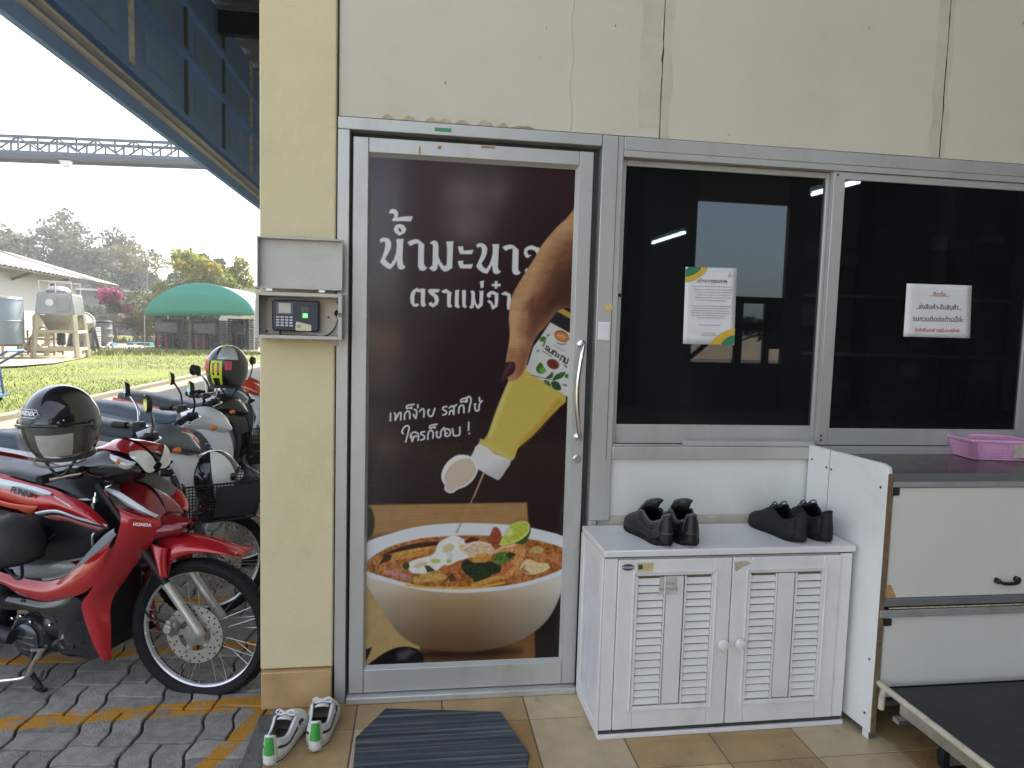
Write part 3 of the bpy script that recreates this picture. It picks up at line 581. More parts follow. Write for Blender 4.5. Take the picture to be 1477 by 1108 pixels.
# interlocking pavers: basket pattern of 22 x 11 cm blocks warped into wavy joints
pv = MB(); cols = []
def warp(x, y): return (x+.0085*math.sin(2*math.pi*(y-.05)/.22*1.0)+.003*math.sin(2*math.pi*y/.11), y+.0085*math.sin(2*math.pi*(x+1.43)/.218)+.003*math.sin(2*math.pi*x/.11))
C_ = .2180
def paver(x0, x1, y0, y1, k=8):
    g = .0042; x0 += g; x1 -= g; y0 += g; y1 -= g; out = []
    for i in range(k): out.append((x0+(x1-x0)*i/k, y0))
    for i in range(k): out.append((x1, y0+(y1-y0)*i/k))
    for i in range(k): out.append((x1-(x1-x0)*i/k, y1))
    for i in range(k): out.append((x0, y1-(y1-y0)*i/k))
    cx, cy = (x0+x1)/2, (y0+y1)/2; dz = rnd.uniform(-.0025, .0025)
    top = []; mid = []; low = []
    for (x, y) in out:
        a = warp(x, y); mid.append((a[0], a[1], GZ-.005+dz)); low.append((a[0], a[1], GZ-.03))
        q = warp(x+(cx-x)*.05, y+(cy-y)*.05 if abs(cy-y) < .08 else y+(cy-y)*.03); top.append((q[0], q[1], GZ+dz))
    n = len(out); n0 = len(pv.f)
    pv.add(top+mid+low, [tuple(range(n))]+[(n+i, n+(i+1) % n, (i+1) % n, i) for i in range(n)]+[(2*n+i, 2*n+(i+1) % n, n+(i+1) % n, n+i) for i in range(n)])
    t = np.array((.285, .270, .245))*rnd.uniform(.78, 1.18); cols.extend([t]*(len(pv.f)-n0))
for i in range(-9, 5):
    for j in range(-6, 24):
        x0 = -1.43+i*C_; y0 = .05+j*C_+(.0 if i % 2 == 0 else .0)
        if x0 > -.50 or x0 < -3.3: continue
        if (i+j) % 2 == 0:
            paver(x0, x0+C_, y0, y0+C_/2); paver(x0, x0+C_, y0+C_/2, y0+C_)
        else:
            paver(x0, x0+C_/2, y0, y0+C_); paver(x0+C_/2, x0+C_, y0, y0+C_)
PM = attr_mat('paver', .85, .28, 22, .55, 130, spec=.3)
# the yellow bay lines are paint lying on the blocks, worn at the edges
t = PM.node_tree; N = t.nodes; Lk = t.links; bs = N['Principled BSDF']; src = bs.inputs['Base Color'].links[0].from_socket
tc = N.new('ShaderNodeTexCoord'); sx = N.new('ShaderNodeSeparateXYZ'); Lk.new(tc.outputs['Object'], sx.inputs[0])
nz = N.new('ShaderNodeTexNoise'); nz.inputs['Scale'].default_value = 45; nz.inputs['Detail'].default_value = 5; Lk.new(tc.outputs['Object'], nz.inputs[0])
def mth(op, a, bb=None, c=None):
    n = N.new('ShaderNodeMath'); n.operation = op
    for k, q in enumerate((a, bb, c)):
        if q is None: continue
        if isinstance(q, (int, float)): n.inputs[k].default_value = q
        else: Lk.new(q, n.inputs[k])
    return n.outputs[0]
def stripe(coord, slope, other, c0, half):   # |coord - (c0 + slope*other)| < half, with a worn edge
    d = mth('ABSOLUTE', mth('SUBTRACT', coord, mth('MULTIPLY_ADD', other, slope, c0)))
    d = mth('ADD', d, mth('MULTIPLY', mth('SUBTRACT', nz.outputs[0], .5), .018))
    return mth('SMOOTH_MIN', 1.0, mth('MAXIMUM', 0.0, mth('MULTIPLY', mth('SUBTRACT', half, d), 300)), .01)
X, Y = sx.outputs[0], sx.outputs[1]
l1 = stripe(Y, .075, X, .338, .049)
l2 = mth('MULTIPLY', stripe(X, .36, Y, -.652, .037), mth('LESS_THAN', Y, .26))
l3 = stripe(Y, .075, X, .86, .045); l4 = stripe(Y, .05, X, 1.42, .045); l5 = stripe(Y, .06, X, 2.6, .045)
mk = mth('MAXIMUM', mth('MAXIMUM', l1, l2), mth('MAXIMUM', mth('MAXIMUM', l3, l4), l5))
wn = N.new('ShaderNodeTexNoise'); wn.inputs['Scale'].default_value = 14; wn.inputs['Detail'].default_value = 8; Lk.new(tc.outputs['Object'], wn.inputs[0])
wear = N.new('ShaderNodeMapRange'); wear.inputs[1].default_value = .36; wear.inputs[2].default_value = .5; wear.inputs[3].default_value = .25; wear.inputs[4].default_value = .95; Lk.new(wn.outputs[0], wear.inputs[0])
mx = N.new('ShaderNodeMix'); mx.data_type = 'RGBA'; Lk.new(mth('MULTIPLY', mk, wear.outputs[0]), mx.inputs[0]); Lk.new(src, mx.inputs[6]); mx.inputs[7].default_value = (.50, .235, .018, 1)
Lk.new(mx.outputs[2], bs.inputs['Base Color'])
pvo = pv.obj('paving', PM, kind='structure'); col_attr(pvo.data, cols)
b = MB(); b.grid([[(-3.35, -2.0, GZ-.012), (-3.35, 5.6, GZ-.012)], [(-.4, -2.0, GZ-.012), (-.4, 5.6, GZ-.012)]]); b.obj('paving_sand', mat('joint_sand', (.035, .032, .025), .95, 0, .4, 60, .4, 90), kind='structure')
# concrete driveway along the canopy, kerb and lawn
CD = mat('driveway_concrete', (.20, .178, .14), .9, 0, .14, .8, .25, 40, dirt=(.14, .12, .09), dscale=.9, damt=.5)
b = MB(); b.grid([[(x, y, GZ-.004) for y in (-6, 8, 20, 31, 60)] for x in (-5.95, -4.0, -3.3)]); b.grid([[(x, y, GZ-.006) for y in (5.2, 20, 31, 60)] for x in (-3.4, -1.5, -.4)])
b.obj('driveway', CD, kind='structure')
b = MB(); b.bx(-3.34, -.5, -6, -1.4, GZ-.05, GZ-.008); b.obj('front_apron', CD, kind='structure')
b = MB(); b.bx(-6.10, -5.95, -6, 31, GZ-.1, GZ+.085); b.obj('kerb', mat('kerb_concrete', (.20, .18, .14), .9, 0, .2, 3, .3, 30), bevel=.02, kind='structure')
LG = mat('lawn', (.105, .128, .016), .95, 0, .38, .45, .6, 25, dirt=(.15, .125, .04), dscale=.7, damt=.55)
nz2 = lambda x, y: .05*math.sin(x*.8+1)*math.sin(y*.6)
lw = MB(); lw.grid([[(-6.1-1.0*i**1.15, -6+j*1.4, GZ+.03+nz2(-6.1-i, j*1.4)*.6) for j in range(52)] for i in range(46)]); lw.obj('lawn', LG, kind='structure', smooth=True)
# gravel yard of the machines and the path behind the shelter
GR = mat('gravel', (.26, .225, .16), .95, 0, .25, 2.5, .5, 20, dirt=(.15, .12, .07), dscale=1.2, damt=.6)
b = MB(); pts = [onZ(*p, GZ+.075)[:2] for p in ((-260, 560), (-60, 531), (30, 528), (80, 524), (118, 517), (150, 504), (185, 502), (206, 499), (208, 494), (150, 489), (60, 492), (-300, 500))]
b.poly([(p[0], p[1], GZ+.085) for p in pts]); b.obj('gravel_yard', GR, kind='structure')
b = MB(); b.grid([[(-30, 44.5, GZ+.09), (-30, 48.5, GZ+.09)], [(4, 46.5, GZ+.09), (4, 50, GZ+.09)]]); b.obj('far_path', CD, kind='structure')
b = MB(); b.grid([[(-15.0, 31.2, GZ+.095), (-15, 37.2, GZ+.095)], [(-7.3, 32.4, GZ+.095), (-7.3, 39.0, GZ+.095)]]); b.obj('shelter_slab', CD, kind='structure')
# grass: blades as one scattered mesh on the near lawn
gb = MB(); gr = random.Random(5); gc = []
def blade(x, y, h, a, z):
    wdt = h*.10+.004; dx, dy = math.cos(a)*wdt, math.sin(a)*wdt; lx, ly = gr.uniform(-.5, .5)*h, gr.uniform(-.5, .5)*h
    gb.add([(x-dx, y-dy, z), (x+dx, y+dy, z), (x+lx, y+ly, z+h)], [(0, 1, 2)]); k = gr.random()
    gc.append((.125, .155, .020) if k < .6 else ((.11, .135, .015) if k < .9 else (.20, .17, .05)))
for i in range(42000):
    y = 4.5+27*gr.random()**1.5; x = -6.15-gr.random()**1.25*(6+y*.42)
    h = gr.uniform(.018, .042)*(1+y*.02); blade(x, y, h, gr.uniform(0, 3.14), GZ+.03)
for i in range(2600):
    p = onZ(gr.uniform(118, 372), gr.uniform(503, 513), GZ+.05); h = gr.uniform(.08, .22); blade(p[0], p[1], h, gr.uniform(0, 3.14), GZ+.04)
go = gb.obj('grass', attr_mat('grass_blade', .7, .1, 3), kind='stuff'); col_attr(go.data, gc)
# ================================================================ PARKING CANOPY: deep steel fascia seen from below, girts, stiffeners, deck
BL = mat('blue_grey_steel', (.21, .335, .66), .6, .1, .14, 1.2, .05, 30, dirt=(.26, .29, .34), dscale=1.1, damt=.45)
BL2 = mat('weathered_gutter', (.70, .62, .54), .7, .1, .3, 2, 0, stretch=(6, .25, 6), dirt=(.36, .33, .30), dscale=3, damt=.6)
cp = thing('parking_canopy', 'blue grey steel canopy with deep fascia over the parked motorcycles', 'canopy', (-2.77, -7, 3.4))
def PC(o): o.parent = cp; o.matrix_parent_inverse = Matrix.Translation((2.77, 7, -3.4)); return o
b = MB(); b.bx(-2.80, -2.74, -1.3, 26, 3.39, 5.6); PC(b.obj('fascia', BL))
b = MB(); b.bx(-2.738, -2.695, -1.3, 26, 3.515, 3.548); b.bx(-2.738, -2.66, -1.3, 26, 3.60, 3.615); PC(b.obj('gutter', BL2))
for z, d in ((3.70, .06), (4.43, .07), (5.02, .07)):
    b = MB(); b.bx(-2.739, -2.739+d, -1.3, 26, z, z+.07); PC(b.obj('girt', BL))
for k in range(-3, 12):
    b = MB(); b.bx(-2.739, -2.705, 4.645+k*1.565, 4.70+k*1.565, 3.772, 5.6); PC(b.obj('stiffener', M['grey_plastic'] if k % 3 else BL2))
LVR = mat('louvre', (.23, .335, .58), .6, .1, .15, 2)
for k in range(-3, 12):
    for zz, hh in ((3.95, .30), (4.56, .36)):
        b = MB(); y0 = 4.78+k*1.565; b.bx(-2.739, -2.728, y0+.25, y0+1.15, zz, zz+hh); PC(b.obj('louvre_panel', LVR))
def deck(x0, x1, y0, n):
    b = MB(); rows = [[], []]               # one folded trapezoid sheet
    for i in range(n):
        y = y0+.55*i
        for dy, zz in ((0, 5.62), (.28, 5.62), (.32, 5.665), (.51, 5.665)):
            rows[0].append((x0, y+dy, zz)); rows[1].append((x1, y+dy, zz))
    b.grid(rows); return b.obj('roof_deck', bpy.data.materials.get('deck') or mat('deck', (.20, .21, .22), .6, .1, .15, 2), solid=.004)
PC(deck(-2.8, 12.2, -1.3, 50)); PC(deck(2.4, 12.2, -10.1, 16))  # second deck is unseen, cut back on the left to shape porch light
for y in (1.2, 7.45, 13.7, 20):
    b = MB(); b.bx(-2.70, -.52, y, y+.12, 5.25, 5.55); PC(b.obj('rafter', M['dark_metal']))
# ================================================================ STRUCTURE FACING THE OFFICE (what the dark glass mirrors)
op = thing('facing_shed', 'dark loading shed with an open bay, mirrored in the office windows', 'shed', (2, -10.1, 0))
def PO(o): o.parent = op; o.matrix_parent_inverse = Matrix.Translation((-2, 10.1, 0)); return o
DW = mat('shed_board', (.11, .105, .10), .7, 0, .2, 2)
b = MB(); b.bx(-.3, 5.285, -10.12, -10.0, GZ, 5.6); PO(b.obj('wall', DW))
b = MB(); b.bx(7.175, 12.2, -10.12, -10.0, GZ, 5.6); PO(b.obj('wall', DW))
b = MB(); b.bx(5.286, 7.174, -10.10, -10.02, 3.95, 4.48); PO(b.obj('beam', mat('brown_beam', (.22, .165, .125), .7, 0, .2, 5)))
b = MB(); b.bx(5.286, 7.174, -10.11, -10.01, 4.481, 5.6); PO(b.obj('upper_board', DW))
b = MB(); b.bx(5.286, 7.174, -10.10, -10.02, 2.03, 2.16); b.bx(5.286, 7.174, -10.10, -10.02, GZ, .86)
b.bx(6.18, 6.34, -10.09, -10.03, .861, 2.029); b.bx(6.78, 6.92, -10.09, -10.03, .861, 2.029); b.bx(6.341, 6.779, -10.08, -10.04, 1.50, 1.66); b.bx(6.921, 7.174, -10.08, -10.04, 1.15, 2.029); b.bx(5.3, 6.179, -10.08, -10.04, 1.30, 1.42); b.bx(5.3, 5.62, -10.08, -10.04, 1.421, 2.029); b.bar((5.3, -10.06, .95), (6.25, -10.06, 1.75), .08)
PO(b.obj('gate', M['dark_metal']))
b = MB()
for (x0, x1, z0, z1) in ((.50, 1.02, 3.62, 4.06), (1.08, 1.22, 3.62, 4.06), (1.30, 1.58, 3.62, 4.06), (.50, .58, 3.0, 3.55), (.66, 1.10, 3.0, 3.55), (1.18, 1.26, 3.0, 3.55), (1.32, 1.40, 3.0, 3.55)): b.bx(x0, x1, -9.995, -9.985, z0, z1)
PO(b.obj('window', mat('frosted_pane', (.60, .55, .62), .4, 0, .1, 2)))
rq = random.Random(9)                        # columns, rails and random-toned panels added to vary the window reflections
for x in (1.9, 3.9, 8.6, 10.6):
    b = MB(); b.bx(x, x+.28, -9.998, -9.90, GZ, 5.6); PO(b.obj('column', mat('shed_column', (.05, .05, .05), .7) if 'shed_column' not in bpy.data.materials else bpy.data.materials['shed_column']))
for i in range(16):
    x = rq.choice((rq.uniform(2.3, 3.7), rq.uniform(7.4, 11.5), rq.uniform(7.4, 11.5))); z = rq.uniform(.3, 3.6); c = rq.uniform(.05, .34)
    b = MB(); b.bx(x, x+rq.uniform(.2, .8), -9.997+.002*i, -9.96+.002*i, z, z+rq.uniform(.15, .7)); PO(b.obj('board', mat('added_panel_tone', (c, c*rq.uniform(.9, 1.02), c*rq.uniform(.8, 1.1)), .7)))
b = MB(); b.bx(7.5, 12, -9.90, -9.86, 1.05, 1.12); b.bx(7.5, 12, -9.90, -9.86, 2.2, 2.26); PO(b.obj('rail', M['steel']))
b = MB(); b.bx(12.1, 12.2, -10.0, 0, GZ, 5.6); PO(b.obj('end_wall', DW))
yd = MB(); yd.bx(-10, 30, -40, -39.8, GZ, 1.35); tag(yd.obj('boundary_wall', mat('boundary', (.5, .38, .28), .8, 0, .15, 1)), 'low pinkish boundary wall across the yard behind the photographer', 'wall')
b = MB(); b.grid([[(-60, -120, GZ-.03), (-60, -1.3, GZ-.03)], [(60, -120, GZ-.03), (60, -1.3, GZ-.03)]]); b.obj('yard', CD, kind='structure')
for k, (z, y) in enumerate(((4.1, -22), (4.25, -22), (3.7, -22), (6.4, -22.3))):
    b = MB(); pts = [(-40+4*i, y, z+3.6-.6*math.sin(i/20*math.pi)) for i in range(26)]; b.tube(pts, .045, 6); tag(b.obj('overhead_cable', M['black']), 'black overhead cable crossing the yard mirrored in the dark window', 'cable', 'cables mirrored in the window')
# lit fluorescent tubes under the porch deck, mirrored in the glass
EM = mat('lit_tube', (.85, 1.0, 1.0), .4, emit=9)
def tube_lamp(a, c, lab):
    a = Vector(a); c = Vector(c); t = thing('fluorescent_lamp', lab, 'lamp', tuple((a+c)/2), group='fluorescent lamps mirrored in the glass')
    b = MB(); b.bar(a-(a+c)/2+Vector((0, 0, .05)), c-(a+c)/2+Vector((0, 0, .05)), .07, .05); b.obj('batten', M['white_plastic'], t)
    b = MB(); b.tube([a-(a+c)/2, c-(a+c)/2], .018, 10); b.obj('tube', EM, t)
tube_lamp((4.156, -9.264, 3.0), (4.209, -7.925, 3.0), 'lit fluorescent tube mirrored in the left window beside the dark column')
tube_lamp((4.41, -4.745, 3.0), (4.499, -4.102, 3.0), 'lit fluorescent tube mirrored behind the window divider')
# ================================================================ SHOE CABINET
rz = math.atan2(.006, .9)
sc_ = thing('shoe_cabinet', 'white plastic shoe cabinet with two louvred doors below the window', 'cabinet', (.631, -.318, 0), rz)
W_, D_, H_ = .897, .285, .655
WP = M['white_plastic']
b = MB(); b.bx(-.006, W_+.006, -.008, D_, .632, H_); sc_top = b.obj('top', WP, sc_, bevel=.004)
b = MB(); b.bx(0, W_, .010, D_-.005, .030, .626); b.obj('body', M['grey_lam'], sc_)
b = MB(); b.bx(-.004, W_+.004, -.004, D_, .0, .016); b.obj('base', WP, sc_, bevel=.003)
for z0_, z1_ in ((.0165, .0295), (.6265, .6315)):
    b = MB(); b.bx(.004, W_-.004, .004, D_-.01, z0_, z1_); b.obj('shadow_gap', M['alu_dark'], sc_)
for x0, x1 in ((0, .045), (W_-.045, W_)):
    b = MB(); b.bx(x0, x1, 0, .0095, .030, .626); b.obj('front_stile', WP, sc_, bevel=.003)
b = MB()                                        # side: raised border around a stained sheet
b.bx(-.008, -.0005, 0, .035, .017, .631); b.bx(-.008, -.0005, D_-.040, D_, .017, .631); b.bx(-.0078, -.0005, .0355, D_-.0405, .017, .045); b.bx(-.0078, -.0005, .0355, D_-.0405, .600, .631)
b.obj('side_border', WP, sc_, bevel=.002)
b = MB(); b.bx(-.0035, -.0003, .035, D_-.04, .044, .601); b.obj('side_sheet', mat('stained_sheet', (.66, .67, .68), .5, 0, .12, 8, 0, dirt=(.40, .38, .33), dscale=7, damt=.6), sc_)
def cab_door(x0, x1):
    d = MB(); zf0, zf1 = .034, .622; y0, y1 = -.006, .0085
    px0, px1 = x0+.066, x1-.066; pz0, pz1 = .112, .566
    d.bx(x0, px0, y0, y1, zf0, zf1); d.bx(px1, x1, y0, y1, zf0, zf1); d.bx(px0+.0003, px1-.0003, y0+.0002, y1, zf0, pz0); d.bx(px0+.0003, px1-.0003, y0+.0002, y1, pz1, zf1)
    o = d.obj('door', WP, sc_, bevel=.002)
    m = MB(); e = .006                           # raised moulding line around the louvre field
    m.tube([(px0-.012, y0-.001, pz0-.012), (px0-.012, y0-.001, pz1+.012), (px1+.012, y0-.001, pz1+.012), (px1+.012, y0-.001, pz0-.012)], .0035, 8, True); m.obj('moulding', WP, o, smooth=True)
    m = MB(); cw = .062; cx = (px0+px1)/2; m.bx(cx-cw/2, cx+cw/2, -.005, .008, pz0+.004, pz1-.004); m.obj('centre_slat', WP, o, bevel=.003)
    for s0, s1 in ((px0+.004, cx-cw/2-.010), (cx+cw/2+.010, px1-.004)):
        m = MB(); k = 17; h = (pz1-pz0-.012)/k
        for i in range(k):
            z = pz0+.006+h*i
            zt = z+h*.80; m.add([(s0, -.0055, z+.001), (s1, -.0055, z+.001), (s1, .0015, zt), (s0, .0015, zt), (s0, -.0030, z+.001), (s1, -.0030, z+.001), (s1, .0035, zt), (s0, .0035, zt)], [(0, 1, 2, 3), (4, 7, 6, 5), (0, 4, 5, 1), (3, 2, 6, 7), (0, 3, 7, 4), (1, 5, 6, 2)])
        m.obj('louvre', WP, o)
        m = MB()
        for sx_ in (s0-.004, s1+.004): m.bx(sx_-.0022, sx_+.0022, -.0075, .002, pz0+.003, pz1-.003)
        m.obj('louvre_edge', WP, o, bevel=.001)
    m = MB(); m.bx(px0+.0005, px1-.0005, .0085, .0098, pz0, pz1); m.obj('slat_gap_shade', M['grime_and_shade'], o)  # dark backing sheet: shade of the open slat gaps put into its colour
    return o
xm = .4475
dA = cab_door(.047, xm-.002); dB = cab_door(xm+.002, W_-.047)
for d, x in ((dA, xm-.028), (dB, xm+.034)):
    m = MB(); m.lathe([(.009, 0), (.008, .008), (.017, .013), (.020, .021), (.016, .029), (.0, .032)], (x, -.006, .326), (0, -1, 0), 22); m.obj('knob', WP, d, smooth=True)
m = MB(); m.lathe([(.022, 0), (.022, .002), (.0, .0022)], (.078, -.0062, .598), (0, -1, 0), 24); o = m.obj('badge', M['ink'], dA)
for v in o.data.vertices: v.co.z = .598+(v.co.z-.598)*.5
m = MB(); m.bx(.110, .165, -.0072, -.0063, .582, .612); m.obj('sticker', mat('yellow_sticker', (.55, .47, .20), .5, 0, .2, 60), dA)
m = MB(); m.bx(.113, .128, -.0076, -.0073, .590, .606); m.obj('sticker_mark', M['ink'], dA)
for k in range(3):
    m = MB(); m.bx(.133, .158-.006*k, -.0076, -.0073, .602-.007*k, .604-.007*k); m.obj('sticker_line', M['grey_ink'], dA)
m = MB(); m.bx(.190, .252, -.0062, -.0053, .500, .562); m.obj('tape_label', mat('old_tape', (.50, .49, .44), .4, 0, .15, 30), dA)
text_mesh('WINNER', .012, frame_mat((.078, -.0090, .598), (1, 0, 0), (0, 0, 1)), 'badge_lettering', M['paper'], dA)
for k, s_ in enumerate(('ห้ามวาง', 'รองเท้านอกตู้')):
    text_mesh(s_, .0125, frame_mat((.222, -.0066, .538-.018*k), (1, 0, 0), (0, 0, 1)), 'tape_lettering', M['ink'], dA)
m = MB(); m.poly([(xm+.004, -.0064, .606), (xm+.05, -.0064, .612), (xm+.066, -.0064, .600), (xm+.04, -.0064, .590), (xm+.012, -.0064, .572)]); m.obj('grime_mark', mat('brown_smudge', (.50, .43, .33), .7, 0, .3, 20), dB)
# ================================================================ COUNTER with white side panel, dark top and drawers
ct = thing('counter', 'dark topped white counter with steel edges beside the shoe cabinet', 'counter', (1.54, 0, 0))
def CT(o): o.parent = ct; o.matrix_parent_inverse = Matrix.Translation((-1.54, 0, 0)); return o
X0 = 1.60
def sidept(u, z, off=0.0):  # panel runs from (1.528,.0) at the wall to (1.560,-.415)
    return (1.528+.034*u-off*.997, -.008-.408*u-off*.08, z)
b = MB(); out = [(0, .958), (.93, .958), (.985, .950), (1, .925), (1, .028), (0, .028)]
b.prism([sidept(u, z) for u, z in out], Vector((.018, .0015, 0))); o = CT(b.obj('side_panel', M['white_lam'], bevel=.0025))
b = MB(); b.prism([sidept(1.0, .93), sidept(1.0, .026), (sidept(1, 0)[0]+.0185, sidept(1, 0)[1]+.001, .026), (sidept(1, 0)[0]+.0185, sidept(1, 0)[1]+.001, .93)], (0.0005, -.003, 0)); sub(b.obj('panel_edge', mat('chipboard', (.17, .115, .06), .9, 0, .4, 90, .3, 200)), o)
b = MB(); b.prism([sidept(.30, .958, .0008), sidept(.304, .958, .0008), sidept(.304, .03, .0008), sidept(.30, .03, .0008)], (.002, 0, 0)); sub(b.obj('panel_joint', M['grime_and_shade']), o)
for u, z in ((.06, .905), (.265, .890), (.33, .888), (.93, .878), (.94, .28), (.93, .085), (.06, .12)):
    b = MB(); p = sidept(u, z, .0012); b.lathe([(.0045, 0), (.0035, .0018), (0, .0018)], p, (-1, -.08, 0), 12); sub(b.obj('screw', M['dark_metal']), o)
FYc = -.405
b = MB(); b.bx(1.566, 1.592, FYc, FYc+.03, .0, .905); b.bx(3.0, 3.03, FYc, FYc+.03, 0, .905); b.bx(1.566, 1.592, -.05, -.02, 0, .905); CT(b.obj('leg', mat('grey_steel_paint', (.11, .12, .13), .5, .2, .15, 10), bevel=.002))
b = MB(); b.bx(1.5635, 1.571, FYc+.0005, FYc+.029, -.0, .055); CT(b.obj('leg_foot', M['white_lam']))
b = MB(); b.bx(1.563, 3.1, FYc-.006, -.004, .914, .922); CT(b.obj('counter_top', mat('dark_laminate', (.075, .062, .052), .26, 0, .12, 3, dirt=(.14, .12, .10), dscale=3, damt=.4), bevel=.002))
LIP = mat('lip_steel', (.36, .36, .34), .5, .3, .1, 12, dirt=(.22, .19, .13), dscale=15, damt=.5)
b = MB(); b.bx(1.566, 3.1, FYc-.010, FYc-.0065, .903, .930); CT(b.obj('front_lip', M['grey_plastic'], bevel=.0015))
b = MB(); b.bx(1.566, 3.1, FYc-.011, FYc-.0065, .884, .9025); CT(b.obj('front_rail', LIP, bevel=.0015))
b = MB(); b.bx(1.594, 3.1, FYc-.002, FYc+.018, .500, .880); o = CT(b.obj('drawer_front', M['grey_lam'], bevel=.002)); o['label'] = 'upper drawer front with a black bow handle'
b = MB(); hx = 2.045; b.tube(smooth_pts([(hx-.038, FYc-.004, .553), (hx-.036, FYc-.020, .552), (hx-.02, FYc-.026, .548), (hx+.02, FYc-.026, .549), (hx+.036, FYc-.020, .556), (hx+.038, FYc-.004, .557)]), [.010]*4+[.006]*13+[.010]*4, 10)
sub(b.obj('handle', M['black'], smooth=True), o)
b = MB(); b.poly([(1.5945, FYc-.0026, .500)]+[(1.5945+.032*math.sin(a)*(1+.1*math.sin(5*a)), FYc-.0026, .500+.048*math.cos(a)) for a in [i*math.pi/16 for i in range(9)]]); sub(b.obj('bare_patch', mat('bare_board', (.45, .27, .11), .8, 0, .25, 60)), o)
b = MB(); b.bx(1.590, 1.612, FYc-.006, FYc-.0025, .855, .882); CT(b.obj('corner_bracket', M['dark_metal']))
b = MB(); b.bx(1.585, 3.1, FYc-.008, FYc+.02, .472, .499); CT(b.obj('mid_rail', mat('mid_rail_paint', (.17, .175, .175), .55, .2, .15, 8, dirt=(.35, .28, .15), dscale=20, damt=.5), bevel=.002))
b = MB(); b.bx(1.565, 3.1, FYc-.016, FYc-.009, .437, .462); CT(b.obj('lower_rail', LIP, bevel=.0015))
b = MB(); b.tube([(1.6, FYc-.0105, .4675), (1.9, FYc-.0105, .4665), (2.4, FYc-.0105, .4675)], .0022, 6); CT(b.obj('rail_chipping', mat('chipped_edge', (.55, .45, .25), .8, 0, .4, 60)))
b = MB(); b.bx(1.594, 3.1, FYc-.004, FYc+.018, .150, .436); CT(b.obj('lower_panel', M['grey_lam'], bevel=.002))
b = MB(); b.bx(1.587, 1.612, FYc-.014, FYc-.0045, .408, .430); CT(b.obj('corner_bracket', M['dark_metal']))
b = MB(); b.bx(1.60, 3.1, -.38, -.02, .10, .12); b.bx(1.6, 3.1, -.02, -.01, .12, .9); CT(b.obj('back_board', M['grey_plastic']))
# pink basket lying on the counter
pk = thing('plastic_basket', 'pink perforated plastic basket lying on the dark counter top', 'basket', (2.245, -.085, .923), -.16)
PKM = mat('pink_plastic', (.72, .36, .56), .4, 0, .06, 10)
b = MB(); bw, bd, bh = .24, .16, .075
def bask(z, k): return [(-bw/2*k, -bd/2*k, z), (bw/2*k, -bd/2*k, z), (bw/2*k, bd/2*k, z), (-bw/2*k, bd/2*k, z)]
b.prism(bask(.001, .84), (0, 0, .004)); b.obj('bottom', PKM, pk)
for s in range(4):
    q = MB(); a0, a1 = Vector(bask(0.004, .84)[s]), Vector(bask(0.004, .84)[(s+1) % 4]); c0, c1 = Vector(bask(bh, 1.0)[s]), Vector(bask(bh, 1.0)[(s+1) % 4])
    for i in range(9):
        t = i/8; q.bar(a0.lerp(c0, t), a1.lerp(c1, t), .0032, .0032)
    n = 22 if s % 2 == 0 else 15
    for i in range(n+1):
        t = i/n; q.bar(a0.lerp(a1, t), c0.lerp(c1, t), .0030 if 0 < i < n else .03, .0030)
    q.obj('side', PKM, pk)
b = MB(); rim = [Vector(p) for p in bask(bh, 1.03)]; b.tube(rim, .006, 8, True); b.obj('rim', PKM, pk, smooth=True)
b = MB(); b.box((.075, -bd/2*.95-.006, .040), (.07, .002, .05)); b.obj('paper_tag', mat('kraft_tag', (.45, .40, .30), .7, 0, .25, 30), pk)
# low platform trolley: black rubber deck, worn painted rim
tr = thing('platform_trolley', 'low trolley with black rubber deck and worn pale rim in front of the counter', 'trolley', (1.585, -.44, 0))
def TR(o): o.parent = tr; o.matrix_parent_inverse = Matrix.Translation((-1.585, .44, 0)); return o
TZ = .205
b = MB(); b.bx(1.592, 2.5, -1.45, -.447, TZ-.012, TZ); TR(b.obj('rubber_deck', mat('rubber_mat', (.012, .013, .015), .45, 0, .25, 4, .12, 200, dirt=(.10, .10, .10), dscale=22, damt=.25), bevel=.004))
WR = mat('worn_rim', (.52, .47, .36), .6, .0, .12, 16, .2, 80, dirt=(.20, .15, .09), dscale=26, damt=.85)
b = MB(); pts = [(1.580, -1.45, TZ+.002), (1.580, -.50, TZ+.002), (1.580, -.462, TZ+.001), (1.5785, -.448, TZ-.012), (1.577, -.443, TZ-.035), (1.577, -.442, TZ-.075)]
b.tube(smooth_pts(pts, 5), .0105, 10); TR(b.obj('rim', WR, smooth=True))
b = MB(); b.bx(1.593, 2.5, -.446, -.4445, TZ-.02, TZ+.003); TR(b.obj('back_strip', M['black']))
b = MB(); b.bx(1.60, 2.5, -.5, -.47, TZ-.10, TZ-.085); b.bx(1.60, 1.63, -1.45, -.5, TZ-.06, TZ-.013); TR(b.obj('frame', M['steel']))
for x, y in ((1.72, -.60), (2.4, -.60), (1.72, -1.35), (2.4, -1.35)):
    b = MB(); b.lathe([(.02, -.014), (.05, -.014), (.055, -.006), (.055, .006), (.05, .014), (.02, .014)], (x, y, .056), (0, 1, 0), 24); TR(b.obj('caster', M['rubber'], smooth=True))
    b = MB(); b.bx(x-.03, x+.03, y-.022, y-.018, .04, TZ-.012); b.bx(x-.03, x+.03, y+.018, y+.022, .04, TZ-.012); TR(b.obj('caster_fork', M['steel']))
